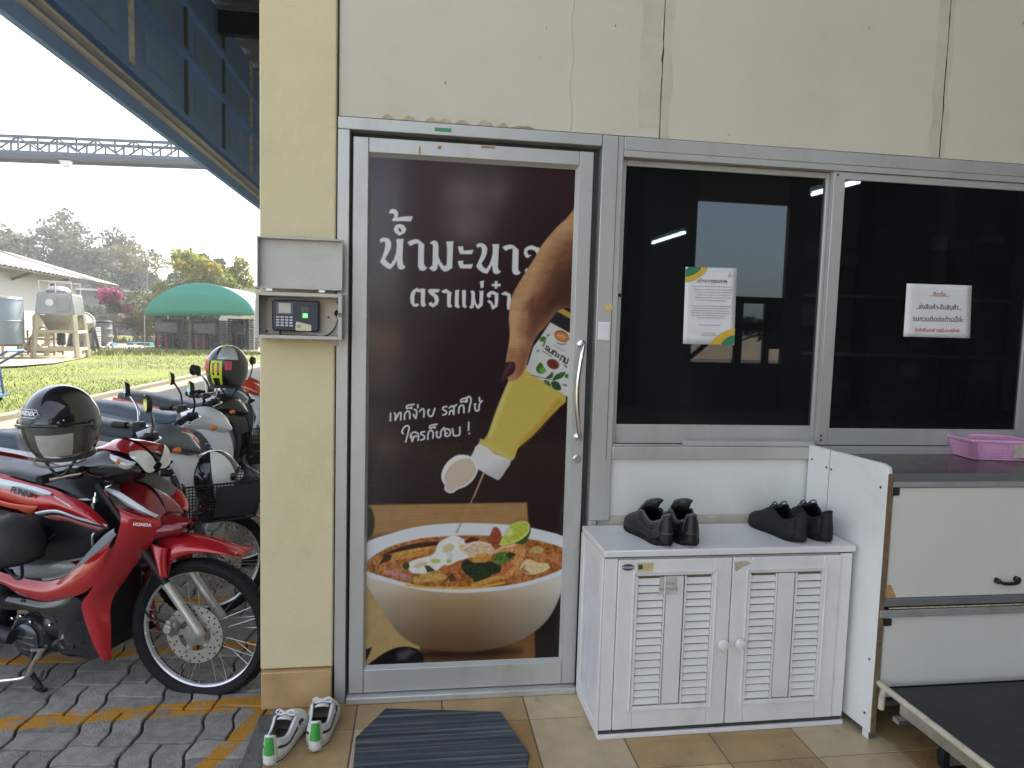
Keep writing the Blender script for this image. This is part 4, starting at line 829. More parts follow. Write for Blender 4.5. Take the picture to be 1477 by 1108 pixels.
# ================================================================ DOOR MAT
dm = MB(); MO = (.10, -.30)
oc = [onZ(*p, .008)[:2] for p in ((556, 1022), (722, 1027), (764, 1088), (757, 1120), (740, 1180), (560, 1180), (508, 1120), (513, 1064))]
oc = [(p[0], p[1]) for p in oc]
ctr = (sum(p[0] for p in oc)/8, sum(p[1] for p in oc)/8)
dm.prism([(p[0]-ctr[0], p[1]-ctr[1], 0) for p in oc], (0, 0, .010))
MM = mat('rag_mat', (.05, .07, .10), .95, 0, .3, 30, .6, 260); t = MM.node_tree; N = t.nodes
tcn = N.new('ShaderNodeTexCoord'); sp_ = N.new('ShaderNodeSeparateXYZ'); t.links.new(tcn.outputs['Object'], sp_.inputs[0])
cb = N.new('ShaderNodeCombineXYZ'); mq = N.new('ShaderNodeMath'); mq.operation = 'MULTIPLY'; mq.inputs[1].default_value = 1.3; t.links.new(sp_.outputs[0], mq.inputs[0]); t.links.new(mq.outputs[0], cb.inputs[0])
m2 = N.new('ShaderNodeMath'); m2.operation = 'MULTIPLY'; m2.inputs[1].default_value = 62; t.links.new(sp_.outputs[1], m2.inputs[0]); t.links.new(m2.outputs[0], cb.inputs[1])
sn = N.new('ShaderNodeTexNoise'); sn.inputs['Scale'].default_value = 1.0; sn.inputs['Detail'].default_value = 3; t.links.new(cb.outputs[0], sn.inputs[0])
rp = N.new('ShaderNodeValToRGB'); rp.color_ramp.elements[0].position = .34; rp.color_ramp.elements[0].color = (.030, .034, .038, 1); rp.color_ramp.elements[1].position = .66; rp.color_ramp.elements[1].color = (.14, .15, .155, 1)
e = rp.color_ramp.elements.new(.5); e.color = (.052, .064, .078, 1)
t.links.new(sn.outputs[0], rp.inputs[0]); t.links.new(rp.outputs[0], N['Principled BSDF'].inputs['Base Color'])
bp = N.new('ShaderNodeBump'); bp.inputs['Strength'].default_value = .6; bp.inputs['Distance'].default_value = .006; t.links.new(sn.outputs[0], bp.inputs['Height']); t.links.new(bp.outputs[0], N['Principled BSDF'].inputs['Normal'])
o = dm.obj('door_mat', MM, bevel=.004); o.location = (ctr[0], ctr[1], .001); tag(o, 'blue grey striped octagonal rag mat on the tiles before the door', 'door mat')
# ================================================================ TIME CLOCK BOX on the pillar
bxm = mat('box_steel', (.50, .49, .44), .5, .1, .05, 6, dirt=(.36, .32, .24), dscale=9, damt=.4)
BX = thing('metal_box', 'beige open metal box mounted on the cream pillar with lid raised', 'box', (-.396, -.015, 1.312))
def T3(o): o.parent = BX; o.matrix_parent_inverse = Matrix.Translation((.396, .015, -1.312)); return o
bx0, bx1, bz0, bz1, bf = -.5285, -.2480, 1.322, 1.4760, -.085
b = MB()
b.bx(bx0, bx1, -.020, -.0135, bz0, bz1)
b.bx(bx0, bx0+.004, bf, -.0205, bz0, bz1); b.bx(bx1-.004, bx1, bf, -.0205, bz0, bz1); b.bx(bx0+.0042, bx1-.0042, bf, -.0205, bz0, bz0+.004); b.bx(bx0+.0042, bx1-.0042, bf, -.0205, bz1-.004, bz1)
b.bx(bx0, bx0+.012, bf-.003, bf-.0002, bz0, bz1); b.bx(bx1-.013, bx1, bf-.003, bf-.0002, bz0, bz1); b.bx(bx0+.0122, bx1-.0132, bf-.003, bf-.0002, bz0, bz0+.012); b.bx(bx0+.0122, bx1-.0132, bf-.003, bf-.0002, bz1-.012, bz1)
T3(b.obj('case', bxm, bevel=.0012))
b = MB(); b.bx(bx0+.02, bx1-.012, -.026, -.0207, bz0+.012, bz1-.014); T3(b.obj('back_plate', mat('back_plate', (.56, .48, .38), .6, 0, .08, 12, dirt=(.3, .24, .16), dscale=14, damt=.6), bevel=.003))
lidM = Matrix.Rotation(math.radians(-4), 4, 'X')
b = MB()                                         # lid folded up: shallow tray seen from inside
lz0, lz1, ly = 1.489, 1.660, -.046
b.bx(bx0+.002, bx1-.002, ly, ly+.004, lz0, lz1)
b.bx(bx0+.002, bx0+.006, ly-.026, ly-.0002, lz0, lz1); b.bx(bx1-.006, bx1-.002, ly-.020, ly-.0002, lz0, lz1); b.bx(bx0+.0062, bx1-.0062, ly-.020, ly-.0002, lz1-.006, lz1); b.bx(bx0+.0062, bx1-.0062, ly-.018, ly-.0002, lz0, lz0+.006)
T3(b.obj('lid', bxm, bevel=.0012))
b = MB(); b.tube([(-.405, ly-.010, lz1), (-.405, ly-.012, lz1+.006), (-.375, ly-.012, lz1+.006), (-.375, ly-.010, lz1)], .002, 8); T3(b.obj('lid_catch', M['steel']))
for x in (-.485, -.315):
    b = MB(); b.box((x, bf+.012, 1.4835), (.022, .012, .010)); T3(b.obj('hinge', M['steel'], bevel=.002))
for x, z in ((-.505, 1.452), (-.505, 1.345), (-.270, 1.452), (-.300, 1.398)):
    b = MB(); b.lathe([(.004, 0), (.003, .003), (0, .003)], (x, -.0262, z), (0, -1, 0), 12); T3(b.obj('screw', M['dark_metal']))
b = MB(); b.lathe([(.011, 0), (.011, .004), (.007, .005)], (-.2695, -.0262, 1.413), (0, -1, 0), 18); T3(b.obj('cable_grommet', M['rubber']))
b = MB(); b.bx(-.262, -.2475, bf-.004, bf-.0032, 1.400, 1.414); T3(b.obj('rust_spot', M['grime_and_shade']))
b = MB(); b.bx(-.295, -.268, -.0145, -.0122, 1.300, 1.322); T3(b.obj('mounting_lug', bxm, bevel=.002))
TC = thing('time_clock', 'navy fingerprint time clock with keypad inside the open metal box', 'time clock', (-.404, -.030, 1.400))
NV = mat('navy_plastic', (.016, .027, .048), .38, 0, .15, 20)
b = MB(); tw, th = .1535, .104
outl = []
for cx_, cz_, a0 in ((tw/2-.010, th/2-.010, 0), (-tw/2+.010, th/2-.010, 90), (-tw/2+.010, -th/2+.010, 180), (tw/2-.010, -th/2+.010, 270)):
    for k in range(5): a = math.radians(a0+22.5*k); outl.append((cx_+.010*math.cos(a), 0, cz_+.010*math.sin(a)))
b.prism(outl, (0, -.032, 0)); b.obj('housing', NV, TC, bevel=.004)
b = MB(); b.bx(-.062, -.008, -.0335, -.0322, .004, .044); b.obj('screen_bezel', M['grey_plastic'], TC)
b = MB(); b.bx(-.054, -.015, -.0345, -.0337, .008, .041); b.obj('screen', mat('lcd', (.50, .50, .43), .25, 0, .08, 30), TC)
KM = mat('key_grey', (.62, .64, .66), .4, 0, .05, 30)
for r in range(4):
    for c in range(4):
        k = MB(); k.box((-.057+.0145*c, -.0335, -.006-.0092*r), (.0108, .003, .0055)); k.obj('key', KM, TC, bevel=.001)
b = MB(); b.bx(.018, .044, -.0328, -.0322, -.012, .030); b.obj('sensor_bezel', M['gloss_black'], TC)
b = MB(); b.bx(.0245, .0395, -.0345, -.0330, -.006, .008); b.obj('sensor', mat('green_sensor', (.10, .75, .16), .3, emit=.55), TC)
b = MB(); b.poly([(.002, -.0338, -.022), (.004, -.0338, -.0195), (.052, -.0338, -.030), (.052, -.0338, -.050), (.003, -.0338, -.050), (.000, -.0338, -.046)]); b.obj('paper_label', mat('label_paper', (.66, .60, .40), .6, 0, .06, 30), TC)
b = MB(); b.poly([(.005, -.0342, -.030), (.018, -.0342, -.031), (.018, -.0342, -.040), (.005, -.0342, -.040)]); b.obj('label_mark', M['grey_ink'], TC)
CB = M['rubber']
b = MB(); b.tube(smooth_pts([(-.455, -.045, 1.350), (-.454, -.060, 1.338), (-.445, -.064, 1.333), (-.40, -.066, 1.332), (-.36, -.064, 1.333), (-.33, -.056, 1.333), (-.300, -.045, 1.338), (-.282, -.036, 1.358), (-.272, -.032, 1.385), (-.2695, -.026, 1.410)]), .0032, 8)
tag(b.obj('power_cable', CB, smooth=True), 'thin black cable curling along the bottom of the metal box', 'cable')
b = MB(); b.tube(smooth_pts([(-.37, -.050, 1.347), (-.365, -.058, 1.342), (-.345, -.060, 1.340), (-.32, -.056, 1.336), (-.295, -.046, 1.345), (-.276, -.040, 1.372), (-.268, -.030, 1.408)]), .0022, 8)
tag(b.obj('signal_cable', mat('grey_cable', (.34, .36, .38), .5), smooth=True), 'thin grey signal cable rising to the grommet in the box', 'cable')
# ================================================================ NOTICES AND STICKERS
def sheet(name, corners, y, m, label, cat='notice'):
    P_ = [onY(*c, y) for c in corners]; c0 = sum(P_)/4; b = MB(); n = 10
    rows = []
    for j in range(n+1):
        r = []
        for i in range(n+1):
            u, v = i/n, j/n; p = (P_[0]*(1-u)+P_[1]*u)*(1-v)+(P_[3]*(1-u)+P_[2]*u)*v-c0; p[1] -= .0012*math.sin(3.1*u+1)*math.sin(4*v)*u; r.append(p)
        rows.append(r)
    b.grid(rows); o = b.obj(name, m, smooth=True, solid=.0006); o.location = c0; return tag(o, label, cat), [p-c0 for p in P_]
def on_sheet(Q, u, v, d=.003): p = (Q[0]*(1-u)+Q[1]*u)*(1-v)+(Q[3]*(1-u)+Q[2]*u)*v; return Vector((p[0], p[1]-d, p[2]))
gy = .029
pA, QA = sheet('certificate', ((989, 385), (1063, 387), (1059, 498), (985, 496)), gy, mat('laminated_paper', (.70, .70, .70), .22, 0, .05, 12, .15, 20), 'laminated policy certificate with green and yellow corners on the left window', 'certificate')
xdir, udir = QA[1]-QA[0], QA[0]-QA[3]
def arcband(corner, r0, r1, m, name, sgn):
    b = MB(); n = 14; I, O = [], []
    for k in range(n+1):
        a = math.pi/2*k/n
        f = lambda r: on_sheet(QA, r[0]*math.cos(a)**1.25 if sgn > 0 else 1-r[0]*math.cos(a)**1.25, r[1]*math.sin(a)**1.25 if sgn > 0 else 1-r[1]*math.sin(a)**1.25, .0022)
        I.append(f(r0)); O.append(f(r1))
    b.grid([I, O]); b.obj(name, m, pA)
arcband(0, (.05, .03), (.30, .125), M['green_ink'], 'green_corner', 1); arcband(0, (.305, .128), (.42, .20), M['yellow_ink'], 'yellow_band', 1)
arcband(1, (.05, .03), (.26, .13), M['green_ink'], 'green_corner', -1); arcband(1, (.265, .133), (.46, .215), M['yellow_ink'], 'yellow_band', -1)
text_mesh('นโยบายคุณภาพ', .019, frame_mat(on_sheet(QA, .52, .175), xdir, udir), 'heading', M['ink'], pA, bold=.0002)
b = MB(); q = on_sheet(QA, .86, .09); b.tube([q+Vector((-.008, 0, -.008)), q+Vector((0, 0, .012)), q+Vector((.008, 0, -.008))], .0008, 6, True); b.tube([q+Vector((.005*math.cos(a), 0, -.003+.005*math.sin(a))) for a in [i*.7 for i in range(9)]], .0006, 5, True); b.obj('emblem', M['grey_ink'], pA)
rr = random.Random(4)
for k, (v, u0, u1) in enumerate(((.245, .14, .90), (.285, .18, .91), (.32, .18, .90), (.355, .24, .86), (.39, .2, .88), (.425, .24, .82), (.50, .17, .92), (.53, .17, .84), (.56, .14, .88), (.59, .14, .9), (.62, .14, .8), (.65, .25, .78), (.745, .27, .72), (.85, .36, .62), (.88, .33, .66))):
    b = MB(); u = u0
    while u < u1:
        w_ = rr.uniform(.03, .10); a_ = on_sheet(QA, u, v, .0022); c_ = on_sheet(QA, min(u+w_, u1), v, .0022); b.bar(a_, c_, .0008, .0018 if k < 13 else .002); u += w_+.012
    b.obj('text_line', M['grey_ink'], pA)
pB, QB = sheet('window_notice', ((1308, 409), (1402, 412), (1399, 488), (1303, 485.5)), .004, M['paper'], 'white printed notice with black and red lines on the right window')
xd, ud = QB[1]-QB[0], QB[0]-QB[3]
for s_, v, sz, m_ in (('...ติดต่อ...', .19, .0235, M['red_ink']), ('..ส่งสินค้า-รับสินค้า..', .43, .0255, M['ink']), ('รบกวนติดต่อด้านนี้ค่ะ', .66, .0265, M['ink']), ('ใบกำกับภาษี วางในตะกร้าค่ะ', .87, .0185, M['red_ink'])):
    text_mesh(s_, sz, frame_mat(on_sheet(QB, .5, v, .0018), xd, ud), 'notice_lettering', m_, pB, bold=.0003)
stk, QS = sheet('blank_sticker', ((863, 464), (881, 465), (880, 492), (862, 491)), -.0135, M['paper'], 'small white paper sticker on the mullion beside the door', 'sticker')
b = MB(); c_ = onY(878, 443, -.0125); b.lathe([(.0145, 0), (.0145, .0015), (.009, .0018), (.003, .0018), (.003, .0026), (0, .0026)], (0, 0, 0), (0, -1, 0), 24); o = b.obj('yellow_disc', mat('yellow_disc', (.62, .50, .16), .5, 0, .15, 60)); o.location = c_; tag(o, 'small round yellow disc above the white sticker on the mullion', 'sticker')
# ================================================================ SHOES
def shoe(name, label, L, W, H, loc, rz, upper, sole, lining, group, style, lean=0.0):
    """length L along +y (toe), heel at the origin; open collar, tongue, laces, sole"""
    t = thing(name, label, 'shoe', loc, rz, group)
    def half(s):                 # half width along the shoe, 0 heel .. 1 toe
        return W/2*(.74+.10*math.sin(min(s, .5)*math.pi)+.30*math.exp(-((s-.68)/.22)**2))*(1-max(0, (s-.74)/.26)**2.3)**.5*(1-max(0, (.18-s)/.18)**2*.50)
    def hgt(s):                  # top line: collar then instep then toe box
        if s < .45: return H*(.98-.26*math.sin(s/.45*math.pi)**1.2)+.05*H*(s/.45)
        return H*(.53+.50*max(0, 1-((s-.45)/.45))**1.25)*(1-max(0, (s-.86)/.14)**2.2*.45)
    bend = lambda s: .06*W*math.sin(s*math.pi)      # slight inside curve
    so = MB(); n = 26; top, bot = [], []
    out = [(s, 1) for s in [i/n for i in range(n+1)]]+[(s, -1) for s in [1-i/n for i in range(1, n)]]
    ringt = lambda k, z: [(a*(half(s)+k)+bend(s), s*(L+2*k)-k, z(s)) for s, a in out]
    th = .022 if style == 'safety' else .016
    lift = lambda s: .010*max(0, (s-.75)/.25)**2
    so.rings([ringt(.001, lambda s: lift(s)), ringt(.003, lambda s: .004+lift(s)), ringt(.003, lambda s: th-.003+lift(s)), ringt(.0, lambda s: th+lift(s))]); so.obj('sole', sole, t, smooth=True, angle=50)
    if style == 'trainer':
        q = MB(); q.rings([ringt(.0038, lambda s: th*.55+lift(s)), ringt(.0042, lambda s: th*.62+lift(s)), ringt(.0042, lambda s: th*.80+lift(s)), ringt(.0038, lambda s: th*.86+lift(s))], caps=False); q.obj('sole_stripe', M['gloss_black'], t, smooth=True)
    # upper: cross sections; open on top while s < .5
    u = MB(); m = 15; rows = []
    for i in range(n+1):
        s = .012+.976*i/n; h = hgt(s); w_ = half(s)+.001; z0 = th*.72+lift(s); row = []
        open_ = s < .52
        for j in range(m):
            if open_:
                a = (j/(m-1))*2-1; side = -1 if a < 0 else 1; k = abs(a)          # k=1 floor edge .. 0 collar; skip the middle
                v = 1-k; inw = .60+.40*math.cos(min(1, v*1.1)*math.pi/2)**.8
                inw = max(inw, .62)
                row.append((side*w_*inw+bend(s), s*L, z0+(h-z0)*math.sin(v*math.pi/2)**.9))
            else:
                a = math.pi*(j/(m-1)); row.append((-w_*math.copysign(abs(math.cos(a))**.75, math.cos(a))+bend(s), s*L, z0+(h-z0)*abs(math.sin(a))**.72))
        rows.append(row)
    for i in range(n):
        for j in range(m-1):
            s = .012+.976*(i+.5)/n
            if s < .50 and j in (m//2-1, m//2): continue
            u.add([rows[i][j], rows[i][j+1], rows[i+1][j+1], rows[i+1][j]], [(0, 1, 2, 3)])
    # heel counter closing the back
    heel = []
    for j in range(9):
        v = j/8; hw = rows[0][0]; arc = []
        for k in range(13):
            a = math.pi*k/12; wd = abs(rows[0][min(int(v*(m//2-1)+.5), m//2-1)][0]-bend(.012))
            zz = rows[0][0][2]+(hgt(.012)*1.06-rows[0][0][2])*v
            arc.append((-wd*math.cos(a)+bend(.012), .012*L-W*.27*math.sin(a)*(1-.30*v*v), zz*(1+.10*v*v*math.sin(a))))
        heel.append(arc)
    u.grid(heel)
    bm_o = u.obj('upper', upper, t, smooth=True, angle=70, solid=.004)
    bmx = bmesh.new(); bmx.from_mesh(bm_o.data); bmesh.ops.remove_doubles(bmx, verts=bmx.verts, dist=.0012); bmesh.ops.recalc_face_normals(bmx, faces=bmx.faces); bmx.to_mesh(bm_o.data); bmx.free()
    q = MB(); q.rings([[(a*half(s)*.80+bend(s), s*L, z) for s, a in out if .02 < s < .62] for z in (th, th+.004)]); q.obj('insole', lining, t)
    # padded collar edge
    mid = m//2
    col = [rows[i][mid-2] for i in range(13, -1, -1)]+heel[8][1:-1]+[rows[i][mid+2] for i in range(0, 14)]
    q = MB(); q.tube(col, .0042 if style == 'trainer' else .005, 8); q.obj('collar', M['paper'] if style == 'trainer' else (GRL if style == 'safety' else upper), t, smooth=True)
    # tongue
    q = MB(); P_ = []
    y0, y1 = .60*L, (.36*L if style == 'trainer' else .33*L); hz = H*(.92 if style == 'trainer' else 1.0)
    up = .012 if style == 'trainer' else (.042 if style == 'safety' else .016)
    for i in range(7):
        v = i/6; y = y0+(y1-y0)*v; z = hgt(.60)*.98+(hz+up-hgt(.6)*.98)*v**.9; wd = W*((.30+.02*v) if style == 'safety' else (.17+.07*v))
        P_.append([(-wd*c+bend(.45), y+.012*abs(c)*1, z-.010*c*c) for c in (-1, -.6, -.2, .2, .6, 1)])
    q.grid(P_); q.obj('tongue', lining if style == 'safety' else upper, t, smooth=True, solid=.006)
    if style == 'safety':
        q = MB(); c0, c1, c2, c3 = P_[4][1], P_[4][4], P_[6][4], P_[6][1]
        lerp = lambda a, b_, k: tuple(a[i]+(b_[i]-a[i])*k for i in range(3))
        f = [lerp(c0, c2, .22), lerp(c1, c3, .22), lerp(c2, c0, .22), lerp(c3, c1, .22)]
        q.prism([(p[0], p[1]-.006, p[2]-.001) for p in f], (0, -.0008, 0)); q.obj('tongue_tag', mat('tongue_tag', (.30, .29, .28), .5) if 'tongue_tag' not in bpy.data.materials else bpy.data.materials['tongue_tag'], t)
    # laces across the instep and a bow
    lc = M['paper'] if style == 'trainer' else M['black']; q = MB()
    for k in range(4):
        s = .50+.055*k; z = hgt(s)+.003; wd = half(s)*.52; q.tube(smooth_pts([(-wd+bend(s), s*L, z-.005), (bend(s), s*L+.004, z+.003), (wd+bend(s), (s+.03)*L, z-.005)]), .0026, 6)
    s = .46; z = hgt(.5)+.006; c = bend(s)
    for sx in (-1, 1):
        q.tube(smooth_pts([(c, .49*L, z), (c+sx*.018, .47*L, z+.016), (c+sx*.030, .46*L, z+.012), (c+sx*.026, .47*L, z-.001), (c, .495*L, z)]), .0024, 6)
        q.tube(smooth_pts([(c, .49*L, z), (c+sx*.02, .52*L, z+.003), (c+sx*.033, .54*L, z-.014)]), .0022, 6)
    q.obj('lace', lc, t, smooth=True)
    if style == 'trainer':
        g_ = MB(); pts = []
        for arc in heel[3:9]: pts.append([(p[0]*1.03+0, p[1]-.0034, p[2]+.001) for p in arc[2:11]])
        g_.grid(pts); g_.obj('heel_patch', mat('green_suede', (.06, .36, .06), .7, 0, .15, 40, .3, 200) if 'green_suede' not in bpy.data.materials else bpy.data.materials['green_suede'], t, smooth=True)
        for sd in (0, 1):
            for zz, x0, x1 in ((.54, 0, 12), (.40, 12, 17)):
                g_ = MB(); strip = []
                for i in range(x0, x1):
                    j = 3 if sd == 0 else m-4; a = rows[i][j]; c2 = rows[i][j-1 if sd == 0 else j+1]; dx = -.0030 if sd == 0 else .0030
                    k0, k1 = (.1, .75) if x0 == 0 else (-.6, .4)
                    strip.append([(a[0]+(c2[0]-a[0])*k+dx, a[1], a[2]+(c2[2]-a[2])*k) for k in (k0, k1)])
                g_.grid(strip); g_.obj('navy_stripe', mat('navy_leather', (.02, .03, .06), .4) if 'navy_leather' not in bpy.data.materials else bpy.data.materials['navy_leather'], t, smooth=True, solid=.001)
    if style != 'trainer':
        sm_ = GRL if style == 'safety' else BLK
        for sd in (0, 1):
            jj = (2, 4) if style == 'safety' else (3,)
            for j0 in jj:
                j = j0 if sd == 0 else m-1-j0; line = [rows[i][j] for i in range(2, 13)]; off = -.0024 if sd == 0 else .0024
                g_ = MB(); g_.tube(smooth_pts([(p[0]+off, p[1], p[2]) for p in line], 2), .0010, 5); g_.obj('stitching', sm_, t, smooth=True)
        for j0 in ((3,) if style == 'safety' else (2, 3, 4, 5)):
            g_ = MB(); g_.tube([(p[0]*1.01, p[1]-.0030, p[2]) for p in heel[j0][1:12]], .0016, 6); g_.obj('heel_ridge', sm_ if style == 'safety' else BLN, t, smooth=True)
        g_ = MB(); s_ = .80; g_.tube([(half(s_)*1.02*math.cos(a)+bend(s_), (s_-.06*math.sin(a))*L, hgt(s_)*.55+th*.4+hgt(s_)*.47*math.sin(a)) for a in [math.pi*k/12 for k in range(13)]], .0014, 6); g_.obj('toe_seam', sm_, t, smooth=True)
    if style == 'safety':
        g_ = MB(); g_.grid([[(p[0]*1.02, p[1]-.0035, p[2]) for p in arc[2:11]] for arc in heel[0:4]]); g_.obj('heel_cap', M['black'], t, smooth=True)
    return t
WL = mat('white_leather', (.66, .66, .61), .45, 0, .05, 12, .06, 120, dirt=(.42, .38, .30), dscale=10, damt=.3)
BLK = mat('black_leather', (.010, .0105, .012), .40, 0, .25, 18, .18, 120)
BLN = mat('black_nylon', (.008, .008, .010), .75, 0, .3, 40, .3, 200)
GRL = mat('grey_lining', (.10, .10, .10), .9, 0, .2, 40, .3, 200)
DKL = mat('dark_insole', (.030, .028, .026), .9, 0, .3, 40)
CRS = mat('cream_sole', (.60, .55, .44), .7, 0, .1, 20)
shoe('trainer_shoe', 'white trainer with green heel nearest the floor edge, toe towards the pillar', .258, .094, .090, (-.428, -.345, 0), math.radians(-9), WL, CRS, GRL, 'white trainers by the pillar', 'trainer')
shoe('trainer_shoe', 'white trainer with green heel nearest the door, toe against the pillar tile', .255, .094, .092, (-.300, -.285, 0), math.radians(0), WL, CRS, DKL, 'white trainers by the pillar', 'trainer')
TZ_ = .6555
shoe('safety_shoe', 'black stitched safety shoe on the cabinet with grey tongue, left of its pair', .255, .106, .100, (.850, -.286, TZ_), math.radians(9), BLK, M['rubber'], GRL, 'black safety shoes on the cabinet', 'safety')
shoe('safety_shoe', 'black stitched safety shoe on the cabinet with its tongue tag showing white', .255, .104, .100, (.935, -.290, TZ_), math.radians(-3), BLK, M['rubber'], GRL, 'black safety shoes on the cabinet', 'safety')
shoe('black_shoe', 'plain black shoe with looped lace, in the middle right of the cabinet top', .262, .100, .096, (1.345, -.275, TZ_), math.radians(8), BLN, M['rubber'], DKL, 'plain black shoes on the cabinet', 'plain')
shoe('black_shoe', 'plain black shoe against the white side panel of the counter', .262, .100, .100, (1.446, -.272, TZ_), math.radians(1), BLN, M['rubber'], DKL, 'plain black shoes on the cabinet', 'plain')
# ================================================================ MOTORCYCLES
def loft_rows(rows, k=6):
    """rows of points (same length each) joined as a surface grid"""
    return rows
class Bike:
    """builder in bike space: u forward, w to the rider's right, v up; origin on the ground below the steering head"""
    def __init__(s, name, label, pos, heading, steer, group):
        s.t = thing(name, label, 'motorcycle', pos, 0, group); s.pos = np.array(pos); s.a = math.radians(heading); s.s = math.radians(heading-steer)
        s.h = np.array([math.cos(s.a), -math.sin(s.a), 0]); s.n = np.array([-math.sin(s.a), -math.cos(s.a), 0])
        s.hs = np.array([math.cos(s.s), -math.sin(s.s), 0]); s.ns = np.array([-math.sin(s.s), -math.cos(s.s), 0])
    def p(s, u, w, v): return Vector(s.h*u+s.n*w+np.array([0, 0, v]))
    def q(s, u, w, v): return Vector(s.hs*u+s.ns*w+np.array([0, 0, v]))      # steered parts
    def px(s, x, y, w): r = onP(x, y, s.pos+w*s.n, s.n)-s.pos; return (float(r @ s.h), w, float(r[2]))
    def qx(s, x, y, w): r = onP(x, y, s.pos+w*s.ns, s.ns)-s.pos; return (float(r @ s.hs), w, float(r[2]))
    def P(s, L): return [s.p(*c) for c in L]
    def Q(s, L): return [s.q(*c) for c in L]
def resample(L, n):
    L = [Vector(p) for p in L]; d = [0]
    for i in range(1, len(L)): d.append(d[-1]+(L[i]-L[i-1]).length)
    out = []; j = 0
    for k in range(n):
        t = d[-1]*k/(n-1)
        while j < len(L)-2 and d[j+1] < t: j += 1
        f = (t-d[j])/max(d[j+1]-d[j], 1e-9); out.append(L[j].lerp(L[j+1], min(max(f, 0), 1)))
    return out
def skin(A, C, conv, bulge=.0, n=22, k=8, pw=1.0, mirror=True, back=None, sm=True):
    """surface between two edges given in bike space; bulges outwards along w; mirrored to the other side"""
    A = resample(smooth_pts(A, 3) if sm else A, n); C = resample(smooth_pts(C, 3) if sm else C, n); b = MB()
    for sg in ((1, -1) if mirror else (1,)):
        R = []
        for i in range(n):
            row = []
            for j in range(k+1):
                t = j/k; q = A[i].lerp(C[i], t); w = q.y+bulge*math.sin(math.pi*t)**pw
                row.append(conv(q.x, sg*w, q.z))
            if back is not None:                      # close towards the middle plane
                a0, c0 = A[i], C[i]; row = [conv(a0.x, sg*back, a0.z)]+row+[conv(c0.x, sg*back, c0.z)]
            R.append(row)
        b.grid(R, sg < 0)
    return b
def wheel(bk, c, conv, R, parent, tw=.036, disc=True, name='front_wheel', rimw=.026, spokes=36, disc_side=1, rim_mat='rim_alloy'):
    ax = conv(0, 1, 0); o = conv(*c)
    prof = [(-.010, -tw*.66), (.006, -tw*.95), (.019, -tw), (.031, -tw*.78), (.0385, -tw*.35), (.0405, 0), (.0385, tw*.35), (.031, tw*.78), (.019, tw), (.006, tw*.95), (-.010, tw*.66)]
    b = MB(); b.torus(o, ax, R-.0405, 0, 72, 0, prof); wl = b.obj(name, M['rubber'], parent, smooth=True)
    g = MB()                                         # tread grooves as small blocks on the crown
    for i in range(56):
        a = 2*math.pi*i/56; d = conv(math.cos(a), 0, math.sin(a)); tg = conv(-math.sin(a), 0, math.cos(a))
        for sd in (-1, 1): g.bar(o+d*(R-.0005)+ax*(.006*sd), o+d*(R-.009)+ax*(tw*.72*sd)+tg*.012, .008, .004)
    g.obj('tread', M['rubber'], wl)
    r = R-.0405; b = MB(); b.torus(o, ax, r, 0, 72, 0, [(.002, -rimw), (.006, -rimw*.92), (-.004, -rimw*.7), (-.016, -rimw*.35), (-.018, 0), (-.016, rimw*.35), (-.004, rimw*.7), (.006, rimw*.92), (.002, rimw)]); b.obj('rim', M[rim_mat], wl, smooth=True)
    b = MB(); b.lathe([(.0, -.062), (.026, -.062), (.034, -.05), (.034, -.035), (.022, -.028), (.020, 0), (.022, .028), (.034, .035), (.034, .05), (.026, .062), (0, .062)], o, ax, 28); b.obj('hub', M['cast'], wl, smooth=True)
    b = MB()
    for i in range(spokes):
        a = 2*math.pi*i/spokes; sd = 1 if i % 2 else -1; da = .42*(1 if (i//2) % 2 else -1)
        p0 = o+conv(.032*math.cos(a), 0, .032*math.sin(a))+ax*(.040*sd); p1 = o+conv((r-.014)*math.cos(a+da), 0, (r-.014)*math.sin(a+da)); b.tube([p0, p1], .0011, 5)
        b.tube([p1, p1.lerp(p0, .05)], .0024, 6)
    b.obj('spoke', M['steel'], wl)
    if disc:
        dr = .0915; do = o+ax*(.058*disc_side); b = MB(); n = 84; I, O = [], []
        b.torus(do, ax, .098, 0, 72, 0, [(-.030, -.0018), (.0205, -.0018), (.0205, .0018), (-.030, .0018)])
        b.obj('brake_disc', mat('disc_steel', (.52, .49, .44), .4, .75, .06, 30) if 'disc_steel' not in bpy.data.materials else bpy.data.materials['disc_steel'], wl, smooth=True)
        b = MB()
        for i in range(18):
            for rr_, of in ((.112, 0), (.098, .5), (.083, .2)):
                if rr_ < .09 and i % 2: continue
                a = 2*math.pi*(i+of)/18; b.lathe([(.0040, 0), (.0040, .0006), (0, .0006)], do+conv(rr_*math.cos(a), 0, rr_*math.sin(a))+ax*(.0018*disc_side), ax*disc_side, 8)
        b.obj('disc_hole', M['black'], wl)
        b = MB()
        for i in range(5):
            a = 2*math.pi*i/5+.3; b.bar(do+conv(.02*math.cos(a), 0, .02*math.sin(a)), do+conv(.074*math.cos(a+.25), 0, .074*math.sin(a+.25)), .024, .004, up=tuple(ax))
            b.lathe([(.006, 0), (.006, .004), (0, .005)], do+conv(.066*math.cos(a+.2), 0, .066*math.sin(a+.2))+ax*(.002*disc_side), ax*disc_side, 10)
        b.lathe([(.046, -.002), (.046, .003), (.018, .006), (.018, .010), (0, .010)], do, ax*disc_side, 24); b.obj('disc_carrier', M['steel'], wl, smooth=True)
    return wl
